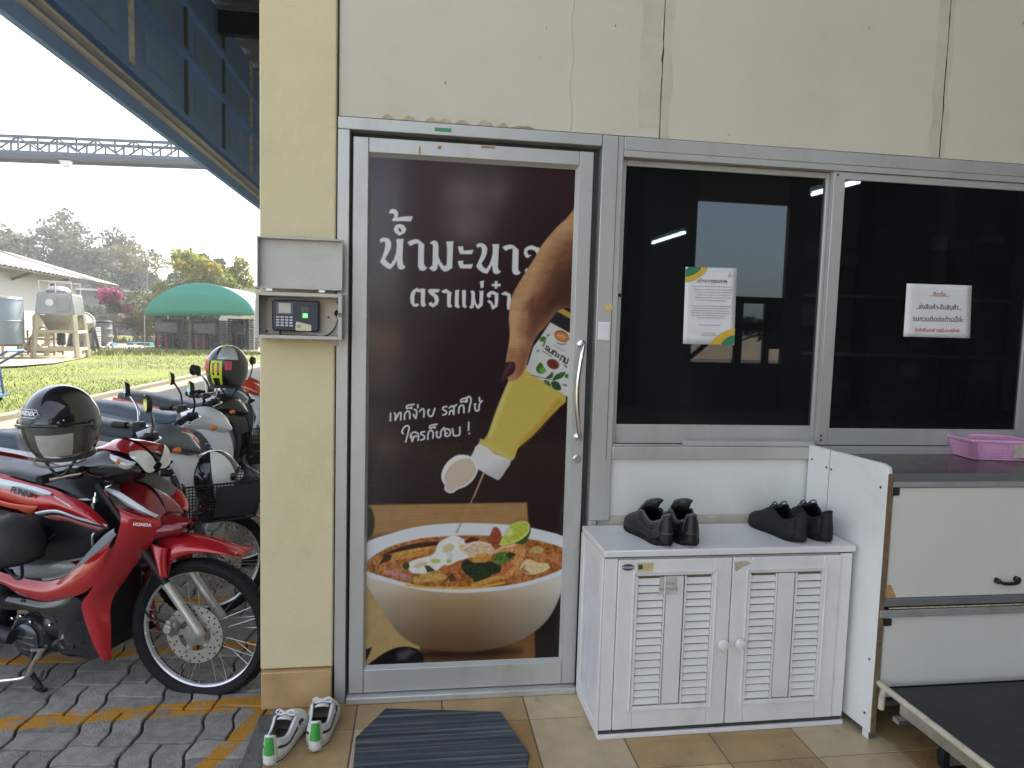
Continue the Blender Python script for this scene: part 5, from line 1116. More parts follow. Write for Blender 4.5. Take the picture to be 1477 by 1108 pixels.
# ---------------------------------------------------------------- the red motorcycle in front
B1 = Bike('motorcycle', 'red step-through motorcycle parked nearest the pillar with a black visored helmet', (-1.06, .46, GZ), 22, 9, 'motorcycles parked under the canopy')
t = B1.t; RED, DRED, BLKG = M['red_paint'], M['dark_red'], M['gloss_black']
fwc = B1.qx(292, 906, 0.0)
wheel(B1, fwc, B1.q, .296, t)
q1 = lambda x, y, w=0.0: B1.qx(x, y, w)
p1 = lambda x, y, w=0.0: B1.px(x, y, w)
# fork: lower sliders, painted upper covers
for sd in (1, -1):
    w_ = .083*sd
    top = q1(231, 830, .083); mid = q1(240, 842, .083); axl = q1(287, 912, .083)
    up_ = (top[0]-(axl[0]-top[0])*1.6, w_, top[2]+(top[2]-axl[2])*1.6)
    A_ = B1.q(axl[0], w_, axl[2]-.0); Bq = B1.q(mid[0], w_, mid[2]); Cq = B1.q(*up_)
    b = MB(); b.tube([A_+(A_-Bq).normalized()*.028, A_+(A_-Bq).normalized()*.02, A_, A_.lerp(Bq, .35), A_.lerp(Bq, .9), Bq], [.012, .018, .020, .0175, .0185, .021], 16); b.obj('fork_slider', mat('fork_alloy', (.56, .55, .52), .38, .8, .06, 10) if 'fork_alloy' not in bpy.data.materials else bpy.data.materials['fork_alloy'], t, smooth=True)
    b = MB(); b.tube([Bq, Cq], .0145, 14); b.obj('fork_tube', M['black'], t, smooth=True)
    b = MB(); b.lathe([(.011, 0), (.011, .010), (.007, .012), (0, .012)], A_, B1.q(0, sd, 0), 16); b.obj('axle_nut', M['steel'], t, smooth=True)
b = MB(); c = q1(248, 905, .07); o_ = B1.q(*c)      # brake caliper with its hose
b.ball(o_, (.030, .022, .036), 14, 10); b.lathe([(.018, 0), (.018, .018), (.014, .022), (0, .022)], o_+B1.q(0, .015, .004), B1.q(0, 1, 0), 16); b.lathe([(.012, 0), (.012, .02), (0, .022)], o_+B1.q(.004, .012, .030), B1.q(0, 1, 0), 14); b.obj('brake_caliper', M['cast'], t, smooth=True)
b = MB(); b.tube(smooth_pts([B1.q(*q1(238, 898, .07)), B1.q(*q1(214, 888, .06)), B1.q(*q1(206, 865, .05)), B1.q(*q1(216, 835, .05)), B1.q(*q1(226, 800, .04))]), .0042, 8); b.obj('brake_hose', M['rubber'], t, smooth=True)
# front fender: crown over the tyre plus side flanks
top_l = [(228, 772), (243, 769), (262, 770), (285, 774), (308, 780), (331, 789), (352, 800)]
bot_l = [(232, 832), (244, 830), (247, 812), (262, 802), (288, 798), (320, 800), (350, 803)]
A = [q1(x, y, .012) for x, y in top_l]; Cc = [q1(x, y, .058) for x, y in bot_l]
b = skin(A, Cc, B1.q, .020, 26, 8, .8); 
cr = resample(smooth_pts(A, 3), 26); b.grid([[B1.q(a[0], w, a[2]+.004*(1-(w/.012)**2)) for w in (-.012, 0, .012)] for a in cr])
fd = b.obj('front_fender', RED, t, smooth=True, angle=60, solid=.002)
b = skin([q1(214, 778, .055), q1(222, 800, .070), q1(230, 828, .088)], [q1(243, 790, .060), q1(240, 808, .078), q1(243, 833, .092)], B1.q, .022, 12, 6); b.obj('fork_cover', RED, t, smooth=True, solid=.002)
b = MB(); b.tube([B1.q(*q1(341, 797, .05)), B1.q(*q1(352, 801, .03))], .008, 8); fdr = b.obj('fender_tip', M['orange_red'], t, smooth=True)
# leg shield strip and its nose
Lf = [(150, 705), (162, 724), (174, 742), (172, 763), (163, 790), (148, 815), (133, 849), (118, 869), (121, 890), (128, 911), (137, 936), (150, 950)]
Rt = [(180, 733), (205, 742), (232, 752), (230, 764), (219, 783), (204, 803), (185, 830), (166, 857), (159, 876), (160, 900), (160, 928), (161, 951)]
lw_ = [.14, .16, .17, .175, .175, .175, .17, .165, .16, .155, .15, .14]; rw_ = [.10, .09, .075, .07, .075, .08, .09, .10, .11, .115, .12, .125]
b = skin([p1(x, y, w) for (x, y), w in zip(Lf, lw_)], [p1(x, y, w) for (x, y), w in zip(Rt, rw_)], B1.p, .020, 34, 8, 1.0); ls = b.obj('leg_shield', RED, t, smooth=True, angle=60)
b = skin([p1(148, 703, .06), p1(176, 696, .02), p1(203, 698, .012), p1(224, 713, .008), p1(240, 738, .002)], [p1(150, 707, .135), p1(180, 732, .10), p1(205, 741, .09), p1(222, 748, .078), p1(234, 754, .06)], B1.p, .02, 20, 7); nose = b.obj('nose_panel', DRED, t, smooth=True, angle=60)
b = MB()
st_ = [p1(x, y, w) for x, y, w in ((157, 702, .132), (176, 708, .116), (198, 722, .098), (215, 733, .084), (233, 742, .060))]
s2_ = [p1(x, y, w) for x, y, w in ((157, 706, .136), (172, 716, .125), (190, 730, .108), (210, 738, .094), (230, 746, .072))]
b = skin([(a, w+.014, v) for a, w, v in st_], [(a, w+.014, v) for a, w, v in s2_], B1.p, .006, 14, 3, mirror=False); b.obj('nose_stripe', M['silver_paint'], nose, smooth=True)
b = skin([p1(230, 757, .066), p1(250, 757, .045), p1(268, 757, .02), p1(281, 753, .0)], [p1(222, 778, .07), p1(245, 773, .05), p1(262, 769, .025), p1(276, 747, .0)], B1.p, .015, 12, 5); b.obj('front_cover', DRED, t, smooth=True)
b = skin([p1(236, 739, .004), p1(250, 742, .0), p1(266, 747, .0), p1(281, 753, .0)], [p1(226, 752, .072), p1(246, 757, .050), p1(266, 757, .022), p1(281, 754, .0)], B1.p, .008, 12, 5); b.obj('nose_tip', DRED, t, smooth=True)
xd = B1.p(1, 0, 0)+B1.p(0, -.30, 0)
ctr = p1(205, 757, .150)
text_mesh('HONDA', .0165, frame_mat(B1.p(*ctr), B1.p(1, -.52, -.12), (0, 0, 1)), 'maker_lettering', M['paper'], ls, bold=.0007, space=1.05)
# inner leg shield, step-through floor, red mid panel, black lower cowl
Li = [(a, w-.004, v) for a, w, v in [p1(x, y, w) for (x, y), w in zip(Lf[:7], lw_[:7])]]
b = skin(Li, [(a-.055, .0, v+.004) for a, w, v in Li], B1.p, -.004, 16, 5); b.obj('inner_shield', M['grey_plastic'], t, smooth=True)
b = skin([p1(167, 772, .17), p1(150, 789, .165), p1(128, 806, .16), p1(106, 823, .155), p1(88, 834, .15), p1(66, 839, .15), p1(32, 834, .145), p1(0, 825, .14), p1(-60, 806, .13)],
         [p1(160, 797, .176), p1(139, 839, .172), p1(121, 855, .170), p1(104, 861, .168), p1(84, 865, .165), p1(62, 868, .16), p1(26, 857, .155), p1(0, 841, .15), p1(-60, 824, .14)], B1.p, .018, 34, 7); b.obj('mid_panel', RED, t, smooth=True, angle=60)
b = skin([p1(165, 762, .166), p1(150, 772, .16), p1(128, 795, .150), p1(108, 817, .140), p1(90, 828, .135), p1(60, 832, .13)], [p1(168, 771, .172), p1(151, 788, .168), p1(130, 805, .162), p1(107, 823, .156), p1(88, 833, .152), p1(64, 838, .15)], B1.p, .006, 20, 4); b.obj('floor_trim', mat('pale_trim', (.22, .235, .25), .4, 0, .1, 10), t, smooth=True)
b = MB(); fl_ = [p1(120, 806, .13), p1(80, 814, .13), p1(45, 822, .13), p1(-60, 815, .12)]
b.grid([[B1.p(u, w*s_, v) for s_ in (-1, -.5, 0, .5, 1)] for u, w, v in fl_]); b.obj('floor_tunnel', mat('tunnel_grey', (.20, .21, .23), .5, 0, .12, 10), t, smooth=True, solid=.004)
b = skin([p1(12, 860, .155), p1(40, 865, .16), p1(64, 869, .162), p1(88, 866, .165), p1(105, 861, .167), p1(118, 869, .163), p1(122, 892, .157), p1(131, 920, .152), p1(147, 947, .142)],
         [p1(12, 872, .150), p1(40, 882, .152), p1(66, 892, .152), p1(77, 900, .15), p1(83, 911, .148), p1(84, 922, .146), p1(83, 934, .144), p1(92, 945, .142), p1(125, 951, .140)], B1.p, .016, 30, 7, back=.10); lc_ = b.obj('lower_cowl', BLKG, t, smooth=True, angle=50)
for x, y in ((31, 868), (101, 934)):
    b = MB(); c = p1(x, y, .172); b.lathe([(.011, 0), (.010, .004), (.006, .004), (.006, .001), (0, .001)], B1.p(c[0], .164, c[2]), B1.p(0, 1, 0), 16); b.obj('cowl_screw', M['dark_metal'], lc_)
b = MB(); c0, c1 = p1(160, 850, .0), p1(165, 948, .0)   # black splash guard behind the wheel
b.grid([[B1.p(c0[0]+.05-.03*j/5+.0*abs(w), w, c0[2]+.12-(c0[2]-c1[2]+.07)*j/5) for w in (-.115, -.07, 0, .07, .115)] for j in range(6)]); b.obj('splash_guard', M['black'], t, smooth=True, solid=.006)
# seat, side panel and decals
sd_top = [(-150, 632), (-90, 650), (0, 667), (34, 670), (57, 675), (82, 679), (111, 682), (124, 685), (134, 696)]
sd_bot = [(-150, 652), (-90, 668), (0, 684), (40, 695), (78, 705), (97, 714), (115, 721), (127, 728), (136, 733)]
Ts = resample(smooth_pts([p1(x, y, 0) for x, y in sd_top], 3), 26); Bs = resample(smooth_pts([p1(x, y, .115) for x, y in sd_bot], 3), 26); b = MB(); rings = []
for i in range(26):
    k = i/25; hw = .125-.035*k-.03*max(0, k-.9)*10; a = Ts[i]; c = Bs[i]; r = []
    for j in range(13):
        al = math.pi*j/12; w = hw*math.copysign(abs(math.cos(al))**.55, math.cos(al)); f = math.sin(al)**.6
        r.append(B1.p(c.x+(a.x-c.x)*f, w, c.z+(a.z-c.z)*f))
    rings.append(r)
b.rings(rings); b.obj('seat', M['seat_vinyl'], t, smooth=True, angle=60)
spt = [(-150, 652), (-60, 668), (0, 684), (40, 696), (79, 706), (97, 715), (115, 722), (135, 735), (157, 757)]
spb = [(-150, 702), (-60, 712), (0, 728), (25, 735), (48, 743), (80, 738), (112, 746), (136, 754), (157, 760)]
wt = [.115, .12, .122, .122, .122, .12, .118, .115, .11]; wb = [.13, .135, .14, .14, .14, .138, .132, .125, .112]
sA = [p1(x, y, w) for (x, y), w in zip(spt, wt)]; sB = [p1(x, y, w) for (x, y), w in zip(spb, wb)]
b = skin(sA, sB, B1.p, .022, 34, 8, .9); spn = b.obj('side_panel', RED, t, smooth=True, angle=60)
def decal(Ta, Ba, m_, nm, parent, off=.0, n=16):
    b = skin(Ta, Ba, B1.p, .004, n, 3, mirror=False); return b.obj(nm, m_, parent, smooth=True)
decal([p1(-60, 676, .142), p1(0, 690, .144), p1(35, 698, .144), p1(68, 707, .142), p1(75, 711, .140)], [p1(-60, 688, .150), p1(0, 704, .152), p1(35, 710, .151), p1(66, 716, .148), p1(73, 715, .143)], M['silver_paint'], 'silver_decal', spn)
decal([p1(78, 715, .143), p1(100, 728, .142), p1(125, 742, .136), p1(153, 757, .118)], [p1(80, 718, .144), p1(100, 731, .143), p1(124, 745, .137), p1(152, 759, .118)], M['paper'], 'white_pinstripe', spn)
decal([p1(50, 739, .154), p1(80, 735, .155), p1(110, 745, .148), p1(155, 757, .122)], [p1(56, 743, .152), p1(82, 740, .154), p1(110, 749, .148), p1(155, 761, .122)], M['silver_paint'], 'silver_line', spn)
decal([p1(-40, 704, .161), p1(0, 722, .162), p1(30, 728, .160), p1(55, 730, .158)], [p1(-40, 712, .158), p1(0, 729, .158), p1(25, 735, .156), p1(48, 741, .154)], M['orange_red'], 'orange_fade', spn)
c = p1(28, 710, .166)
text_mesh('FUNN', .036, frame_mat(B1.p(*c), B1.p(1, 0, -.16), (0, 0, 1)), 'model_lettering', M['ink'], spn, bold=.0012, shear=.35)
text_mesh('FUNN', .036, frame_mat(B1.p(c[0]-.001, c[1]-.0015, c[2]+.001), B1.p(1, 0, -.16), (0, 0, 1)), 'lettering_outline', M['silver_paint'], spn, bold=.0030, shear=.35)
b = skin([p1(-60, 716, .125), p1(0, 735, .125), p1(48, 743, .125), p1(82, 741, .125), p1(120, 752, .118), p1(155, 761, .108)], [p1(-60, 800, .10), p1(0, 806, .10), p1(55, 808, .10), p1(95, 808, .10), p1(126, 803, .10), p1(150, 770, .10)], B1.p, .012, 22, 6); lp = b.obj('lower_side_panel', M['black'], t, smooth=True, angle=60)
decal([p1(62, 745, .140), p1(85, 743, .141), p1(118, 753, .134), p1(150, 762, .122)], [p1(84, 751, .142), p1(98, 752, .141), p1(122, 760, .134), p1(142, 766, .124)], mat('dark_red_decal', (.24, .05, .045), .35, 0, .2, 20), 'red_grey_decal', lp)
for (a_, c_) in (((64, 768), (56, 780)), ((78, 772), (58, 786))):
    b = MB(); b.bar(B1.p(*p1(*a_, .128)), B1.p(*p1(*c_, .124)), .010, .006); b.obj('frame_stay', M['steel'], lp)
b = MB(); c = p1(137, 725, .10); kk = B1.p(*c); b.lathe([(.009, 0), (.009, .02), (.004, .024), (.004, .04), (0, .04)], kk, (0, .2, 1), 12); b.lathe([(.006, 0), (.006, .028), (0, .03)], kk+Vector((-.006, -.005, .0)), (0, 0, -1), 10); b.obj('ignition_key', M['chrome'], t, smooth=True)
b = MB(); b.tube(smooth_pts([B1.p(*p1(134, 788, .12)), B1.p(*p1(134, 772, .12)), B1.p(*p1(145, 765, .10)), B1.p(*p1(156, 760, .08))]), .005, 8); b.obj('bag_hook', M['steel'], t, smooth=True)
# engine with clutch cover, bolts, exhaust guard and stand foot
b = MB(); c = p1(32, 924, .135); o_ = B1.p(c[0], 0, c[2]); ax = B1.p(0, 1, 0)
b.lathe([(.0, .04), (.095, .04), (.098, .06), (.092, .10), (.080, .112), (0, .112)], o_, ax, 30); b.lathe([(.0, -.09), (.09, -.09), (.09, .04), (0, .04)], o_, ax, 24)
c2 = p1(70, 905, .10); b.ball(B1.p(c2[0], .0, c2[2]), (.10, .11, .075), 18, 12); c3 = p1(66, 935, .10); b.ball(B1.p(c3[0]-.05, .0, c3[2]), (.16, .10, .055), 18, 12)
b.obj('engine', mat('engine_black', (.030, .032, .036), .32, .3, .25, 20, .1, 80, coat=.3), t, smooth=True)
b = MB(); b.lathe([(.062, .11), (.062, .120), (.050, .127), (.0, .129)], o_, ax, 28); cv = b.obj('clutch_cover', mat('cover_dark', (.05, .055, .065), .25, .4, .2, 12, coat=.5), t, smooth=True)
b = MB()
for y_ in (-.018, .012): b.bar(o_+B1.p(-.03, .130, y_*.6+.006), o_+B1.p(.05, .127, y_), .004, .003)
b.obj('cover_rib', M['steel'], cv)
for x, y in ((30, 889), (18, 892), (44, 897), (72, 902), (4, 923)):
    b = MB(); c = p1(x, y, .118); b.lathe([(.0065, -.01), (.0065, .004), (.003, .006), (0, .006)], B1.p(*c), ax, 10); b.obj('engine_bolt', M['chrome'], t)
b = MB(); gp = [p1(-70, 990, .20), p1(0, 983, .20), p1(32, 979, .20), p1(41, 974, .20), p1(46, 962, .195), p1(60, 938, .185)]
b.tube(smooth_pts(B1.P(gp), 4), .0105, 12); b.box(B1.p(gp[-1][0]-.012, gp[-1][1], gp[-1][2]+.006), (.05, .03, .012)); b.obj('step_bar', M['chrome'], t, smooth=True)
b = MB(); s0, s1 = p1(43, 968, .16), p1(60, 999, .16); b.tube([B1.p(s0[0]-.03, .10, s0[2]+.10), B1.p(*s0), B1.p(s1[0], s1[1], max(s1[2], .006))], [.012, .011, .010], 8); b.bar(B1.p(s1[0]-.02, .16, max(s1[2], .006)), B1.p(s1[0]+.03, .17, .010), .02, .010); b.tube(smooth_pts([B1.p(*p1(52, 985, .15)), B1.p(*p1(63, 968, .15)), B1.p(*p1(60, 978, .15)), B1.p(*p1(56, 986, .15))]), .002, 5); b.obj('stand', M['black'], t, smooth=True)
# rear: swing arm, wheel, tail, muffler
rc = (fwc[0]-1.22, 0, .285)
wheel(B1, rc, B1.p, .282, t, disc=False, name='rear_wheel')
b = MB(); b.bar(B1.p(rc[0], .10, .285), B1.p(rc[0]+.5, .10, .33), .03, .05); b.bar(B1.p(rc[0], -.10, .285), B1.p(rc[0]+.5, -.10, .33), .03, .05); b.obj('swing_arm', M['black'], t)
b = MB(); b.tube([B1.p(rc[0]+.45, .15, .20), B1.p(rc[0]+.25, .17, .22), B1.p(rc[0]-.25, .18, .34)], [.03, .045, .05], 16); b.obj('muffler', M['dark_metal'], t, smooth=True)
for sg in (1, -1):
    b = MB(); b.tube([B1.p(rc[0], .12*sg, .30), B1.p(rc[0]+.08, .12*sg, .62)], .025, 10); b.obj('shock_absorber', M['chrome'], t, smooth=True)
b = MB(); b.rings([[B1.p(rc[0]+u, w*hw, v+.05*math.cos(w*1.5)) for w in (-1, -.5, 0, .5, 1)]+[B1.p(rc[0]+u, w*hw*.9, v-.10) for w in (1, 0, -1)] for u, hw, v in ((.25, .13, .70), (.05, .12, .74), (-.15, .10, .78), (-.28, .06, .80))]); b.obj('tail_cowl', RED, t, smooth=True)
b = MB(); b.ball(B1.p(rc[0]-.27, 0, .74), (.05, .07, .04), 14, 8); b.obj('tail_light', M['orange_red'], t, smooth=True)
b = MB(); b.grid([[B1.p(rc[0]+.31*math.cos(a), w, .29+.31*math.sin(a)) for w in (-.06, 0, .06)] for a in [math.radians(60+10*i) for i in range(12)]]); b.obj('rear_fender', M['black'], t, smooth=True, solid=.004)
# head cowl, lamp, signal, handlebar
tp = [(118, 662), (137, 648), (154, 641), (169, 634), (187, 637), (205, 647), (216, 655), (225, 668)]
bt = [(120, 677), (137, 686), (152, 694), (172, 698), (194, 695), (206, 686), (217, 685), (223, 680)]
b = skin([q1(x, y, .01) for x, y in tp], [q1(x, y, .02) for x, y in bt], B1.q, .095, 28, 9, .6); hc_ = b.obj('head_cowl', BLKG, t, smooth=True, angle=60)
b = skin([q1(139, 645, .02), q1(154, 640, .02), q1(169, 633, .015), q1(187, 636, .012), q1(206, 646, .010), q1(215, 653, .01)], [q1(137, 648, .05), q1(160, 649, .09), q1(176, 652, .108), q1(190, 658, .108), q1(199, 667, .10), q1(205, 662, .085)], B1.q, .018, 22, 7, .8); b.obj('cowl_top', RED, hc_, smooth=True, angle=60)
b = skin([q1(187, 652, .095), q1(198, 650, .085), q1(211, 651, .06), q1(220, 659, .035), q1(225, 668, .012)], [q1(196, 664, .105), q1(203, 672, .098), q1(210, 680, .082), q1(217, 682, .050), q1(224, 678, .015)], B1.q, .016, 16, 6); b.obj('headlight', M['lens'], hc_, smooth=True)
b = skin([q1(159, 655, .110), q1(172, 659, .118), q1(185, 664, .119), q1(197, 667, .112)], [q1(165, 667, .112), q1(174, 675, .116), q1(186, 677, .116), q1(196, 670, .112)], B1.q, .012, 12, 5); sg_ = b.obj('turn_signal', M['lens'], hc_, smooth=True)
b = MB(); c = q1(171, 666, .127); b.ball(B1.q(*c), (.010, .008, .010), 10, 8); b.obj('signal_bulb', M['amber'], sg_, smooth=True)
b = MB(); cb_ = q1(150, 676, 0)
for sg in (1, -1):
    b.tube(smooth_pts([B1.q(cb_[0], .03*sg, cb_[2]), B1.q(cb_[0]-.01, .10*sg, cb_[2]+.008), B1.q(cb_[0]-.03, .17*sg, cb_[2]+.012), B1.q(cb_[0]-.05, .25*sg, cb_[2]+.010)]), .011, 10)
b.obj('handlebar', M['black'], t, smooth=True)
for sg in (1, -1):
    b = MB(); b.tube([B1.q(cb_[0]-.034, .175*sg, cb_[2]+.012), B1.q(cb_[0]-.055, .275*sg, cb_[2]+.009)], .017, 12); b.obj('grip', M['rubber'], t, smooth=True)
    b = MB(); b.tube(smooth_pts([B1.q(cb_[0]+.01, .12*sg, cb_[2]+.01), B1.q(cb_[0]+.02, .15*sg, cb_[2]+.012), B1.q(cb_[0]+.0, .20*sg, cb_[2]+.012), B1.q(cb_[0]-.025, .265*sg, cb_[2]+.010)]), .0065, 8); b.obj('brake_lever', M['chrome'], t, smooth=True)
    b = MB(); b.box(B1.q(cb_[0]-.02, .14*sg, cb_[2]+.012), (.05, .06, .045)); b.obj('switch_block', M['black'], t, bevel=.008)
# matt black half helmet hanging beside the engine
hb = thing('half_helmet', 'matt black half helmet hanging at the side of the red motorcycle', 'helmet', tuple(B1.pos+np.array(B1.p(*p1(8, 790, .26)))), -.3)
b = MB(); r0 = .128
b.rings([[Vector((r*math.cos(a), r*1.05*math.sin(a), z)) for a in [2*math.pi*j/32 for j in range(32)]] for r, z in [(r0*math.cos(e), r0*math.sin(e)) for e in [math.radians(-18+9*i) for i in range(12)]]]+[[Vector((.004*math.cos(a), .004*math.sin(a), r0)) for a in [2*math.pi*j/32 for j in range(32)]]], caps=False)
b.obj('shell', mat('matt_black', (.030, .033, .036), .5, 0, .15, 10), hb, smooth=True, solid=.006)
b = MB(); b.torus((0, 0, -r0*.31), (0, 0, 1), r0*.955, .006, 40, 8); b.obj('edge_trim', M['rubber'], hb, smooth=True)
b = MB(); b.tube(smooth_pts([(.11, -.04, -.04), (.09, -.02, -.10), (.05, 0, -.12), (0, .02, -.11), (-.08, .04, -.06)]), .006, 6); b.obj('chin_strap', M['black'], hb, smooth=True)
# ---------------------------------------------------------------- helmets with visors
def helmet(label, pos, face, tilt, mats, visor=True, r=.138, group='helmets on the motorcycles', logo=None, roll=0.0):
    f = Matrix.Rotation(face, 4, 'Z') @ Matrix.Rotation(tilt, 4, 'X') @ Matrix.Rotation(roll, 4, 'Y')
    t = thing('helmet', label, 'helmet', pos, 0, group, rot=f.to_euler())
    ell = lambda az, el, k=1.0: Vector((r*k*.84*math.sin(az)*math.cos(el), -r*k*1.0*math.cos(az)*math.cos(el), r*k*(1.0 if el > 0 else 1.12)*math.sin(el)))   # looks along -y
    b = MB(); b.cur = 0; na, ne = 64, 34; el0 = math.radians(-48)
    V = [[ell(2*math.pi*i/na, el0+(math.pi/2-el0)*j/ne) for i in range(na)] for j in range(ne+1)]
    for j in range(ne):
        e = math.degrees(el0+(math.pi/2-el0)*(j+.5)/ne)
        for i in range(na):
            a = abs((360*(i+.5)/na+180) % 360-180)
            if a < 74 and e < 6+4*math.cos(math.radians(a)*1.2): continue
            stripe = 1 if (len(mats) > 1 and (mats[1][1](((360*(i+.5)/na+180) % 360-180), e))) else 0
            b.cur = stripe; b.add([V[j][i], V[j][(i+1) % na], V[j+1][(i+1) % na], V[j+1][i]], [(0, 1, 2, 3)])
    ms = [mats[0]]+([mats[1][0]] if len(mats) > 1 else [])
    sh = b.obj('shell', ms, t, smooth=True, angle=80)
    bm = bmesh.new(); bm.from_mesh(sh.data); bmesh.ops.remove_doubles(bm, verts=bm.verts, dist=.0004); bmesh.ops.recalc_face_normals(bm, faces=bm.faces); bm.to_mesh(sh.data); bm.free()
    md = sh.modifiers.new('s', 'SOLIDIFY'); md.thickness = .012; md.offset = -1
    md = sh.modifiers.new('ss', 'SUBSURF'); md.levels = 1; md.render_levels = 1
    b = MB()
    b.grid([[ell(math.radians(-180+360*i/40), math.radians(-46+90*j/10), .84) for i in range(41)] for j in range(11)]); b.obj('lining', mat('helmet_lining', (.06, .06, .062), .95, 0, .25, 20, .3, 120) if 'helmet_lining' not in bpy.data.materials else bpy.data.materials['helmet_lining'], t, smooth=True)
    b = MB(); b.grid([[ell(math.radians(-12+62*i/10), math.radians(-42+38*j/8), .875) for i in range(11)] for j in range(9)]); b.obj('inner_patch', mat('pale_patch', (.58, .58, .56), .9, 0, .15, 14, .4, 60) if 'pale_patch' not in bpy.data.materials else bpy.data.materials['pale_patch'], t, smooth=True)  # pale patch inside the face opening, right of centre
    if visor:
        if 'visor_clear' not in bpy.data.materials:
            vm = bpy.data.materials.new('visor_clear'); vm.use_nodes = True; N = vm.node_tree.nodes; bs = N['Principled BSDF']
            bs.inputs['Base Color'].default_value = (.30, .28, .22, 1); bs.inputs['Roughness'].default_value = .03; bs.inputs['Alpha'].default_value = .16; bs.inputs['Coat Weight'].default_value = 1; bs.inputs['Coat Roughness'].default_value = .02; bs.inputs['Specular IOR Level'].default_value = .8
        b = MB(); b.grid([[ell(math.radians(-80+160*i/30), math.radians(13*math.cos(math.radians(-80+160*i/30))-62*j/12*(.75+.25*math.cos(math.radians(-80+160*i/30)))), 1.05+.03*math.sin(math.pi*j/12)) for i in range(31)] for j in range(13)]); b.obj('visor', bpy.data.materials['visor_clear'], t, smooth=True)
        rim = [ell(math.radians(-76+152*i/30), math.radians(10*math.cos(math.radians(-76+152*i/30))+1), 1.035) for i in range(31)]
        b = MB(); b.tube(rim, .0055, 8); b.obj('visor_rim', M['gloss_black'], t, smooth=True)
        for sg in (-1, 1):
            b = MB(); c = ell(math.radians(82*sg), math.radians(2), 1.03); b.lathe([(.020, -.006), (.020, .004), (.014, .008), (0, .008)], c, (sg, 0, 0), 20); b.obj('visor_pivot', M['gloss_black'], t, smooth=True)
        b = MB(); b.tube([ell(math.radians(-78+156*i/24), math.radians(-46-4*math.cos(math.radians(-78+156*i/24))), 1.06) for i in range(25)], .004, 6); b.obj('visor_edge', M['grey_plastic'], t, smooth=True)
    b = MB(); b.torus((0, .02, r*1.08*math.sin(el0)), (0, 0, 1), r*.60, .008, 36, 8); b.obj('neck_roll', M['black'], t, smooth=True)
    b = MB(); b.tube(smooth_pts([ell(math.radians(95), -.5, .95), ell(math.radians(70), -.95, .9), Vector((0, -.03, -r*1.28)), ell(math.radians(-70), -.95, .9), ell(math.radians(-95), -.5, .95)]), .005, 6); b.obj('chin_strap', M['black'], t, smooth=True)
    return t, ell
hp1 = onY(88, 612, .15)
h1, ell1 = helmet('black open-face helmet with smoky visor hung on the red motorcycle handlebar', tuple(hp1), math.radians(-2), math.radians(6), [M['gloss_black']], r=.142)
def helm_mat(ell, az, el, k=1.03): o = ell(math.radians(az), math.radians(el), k); x = ell(math.radians(az+4), math.radians(el), k)-ell(math.radians(az-4), math.radians(el), k); y = ell(math.radians(az), math.radians(el+4), k)-ell(math.radians(az), math.radians(el-4), k); return o, x, y
o_, x_, y_ = helm_mat(ell1, -17, 27, 1.05)
text_mesh('RIDEX', .020, frame_mat(o_, x_, y_), 'logo_lettering', M['paper'], h1, bold=.0010)
b = MB(); hx = [(-.042, 0), (-.030, .014), (.030, .014), (.042, 0), (.030, -.014), (-.030, -.014)]; X_, Y_ = Vector(x_).normalized(), Vector(y_).normalized(); b.tube([Vector(o_)+X_*a+Y_*c for a, c in hx], .0014, 6, True); b.obj('logo_frame', M['paper'], h1)
b = MB()
for k in range(4): b.bar(Vector(o_)-Y_*(.022+.006*k)-X_*(.024-.002*k)+Vector((0, .004, 0)), Vector(o_)-Y_*(.022+.006*k)+X_*(.024-.002*k)+Vector((0, .004, 0)), .003, .002)
b.obj('vent_slot', M['grey_plastic'], h1)
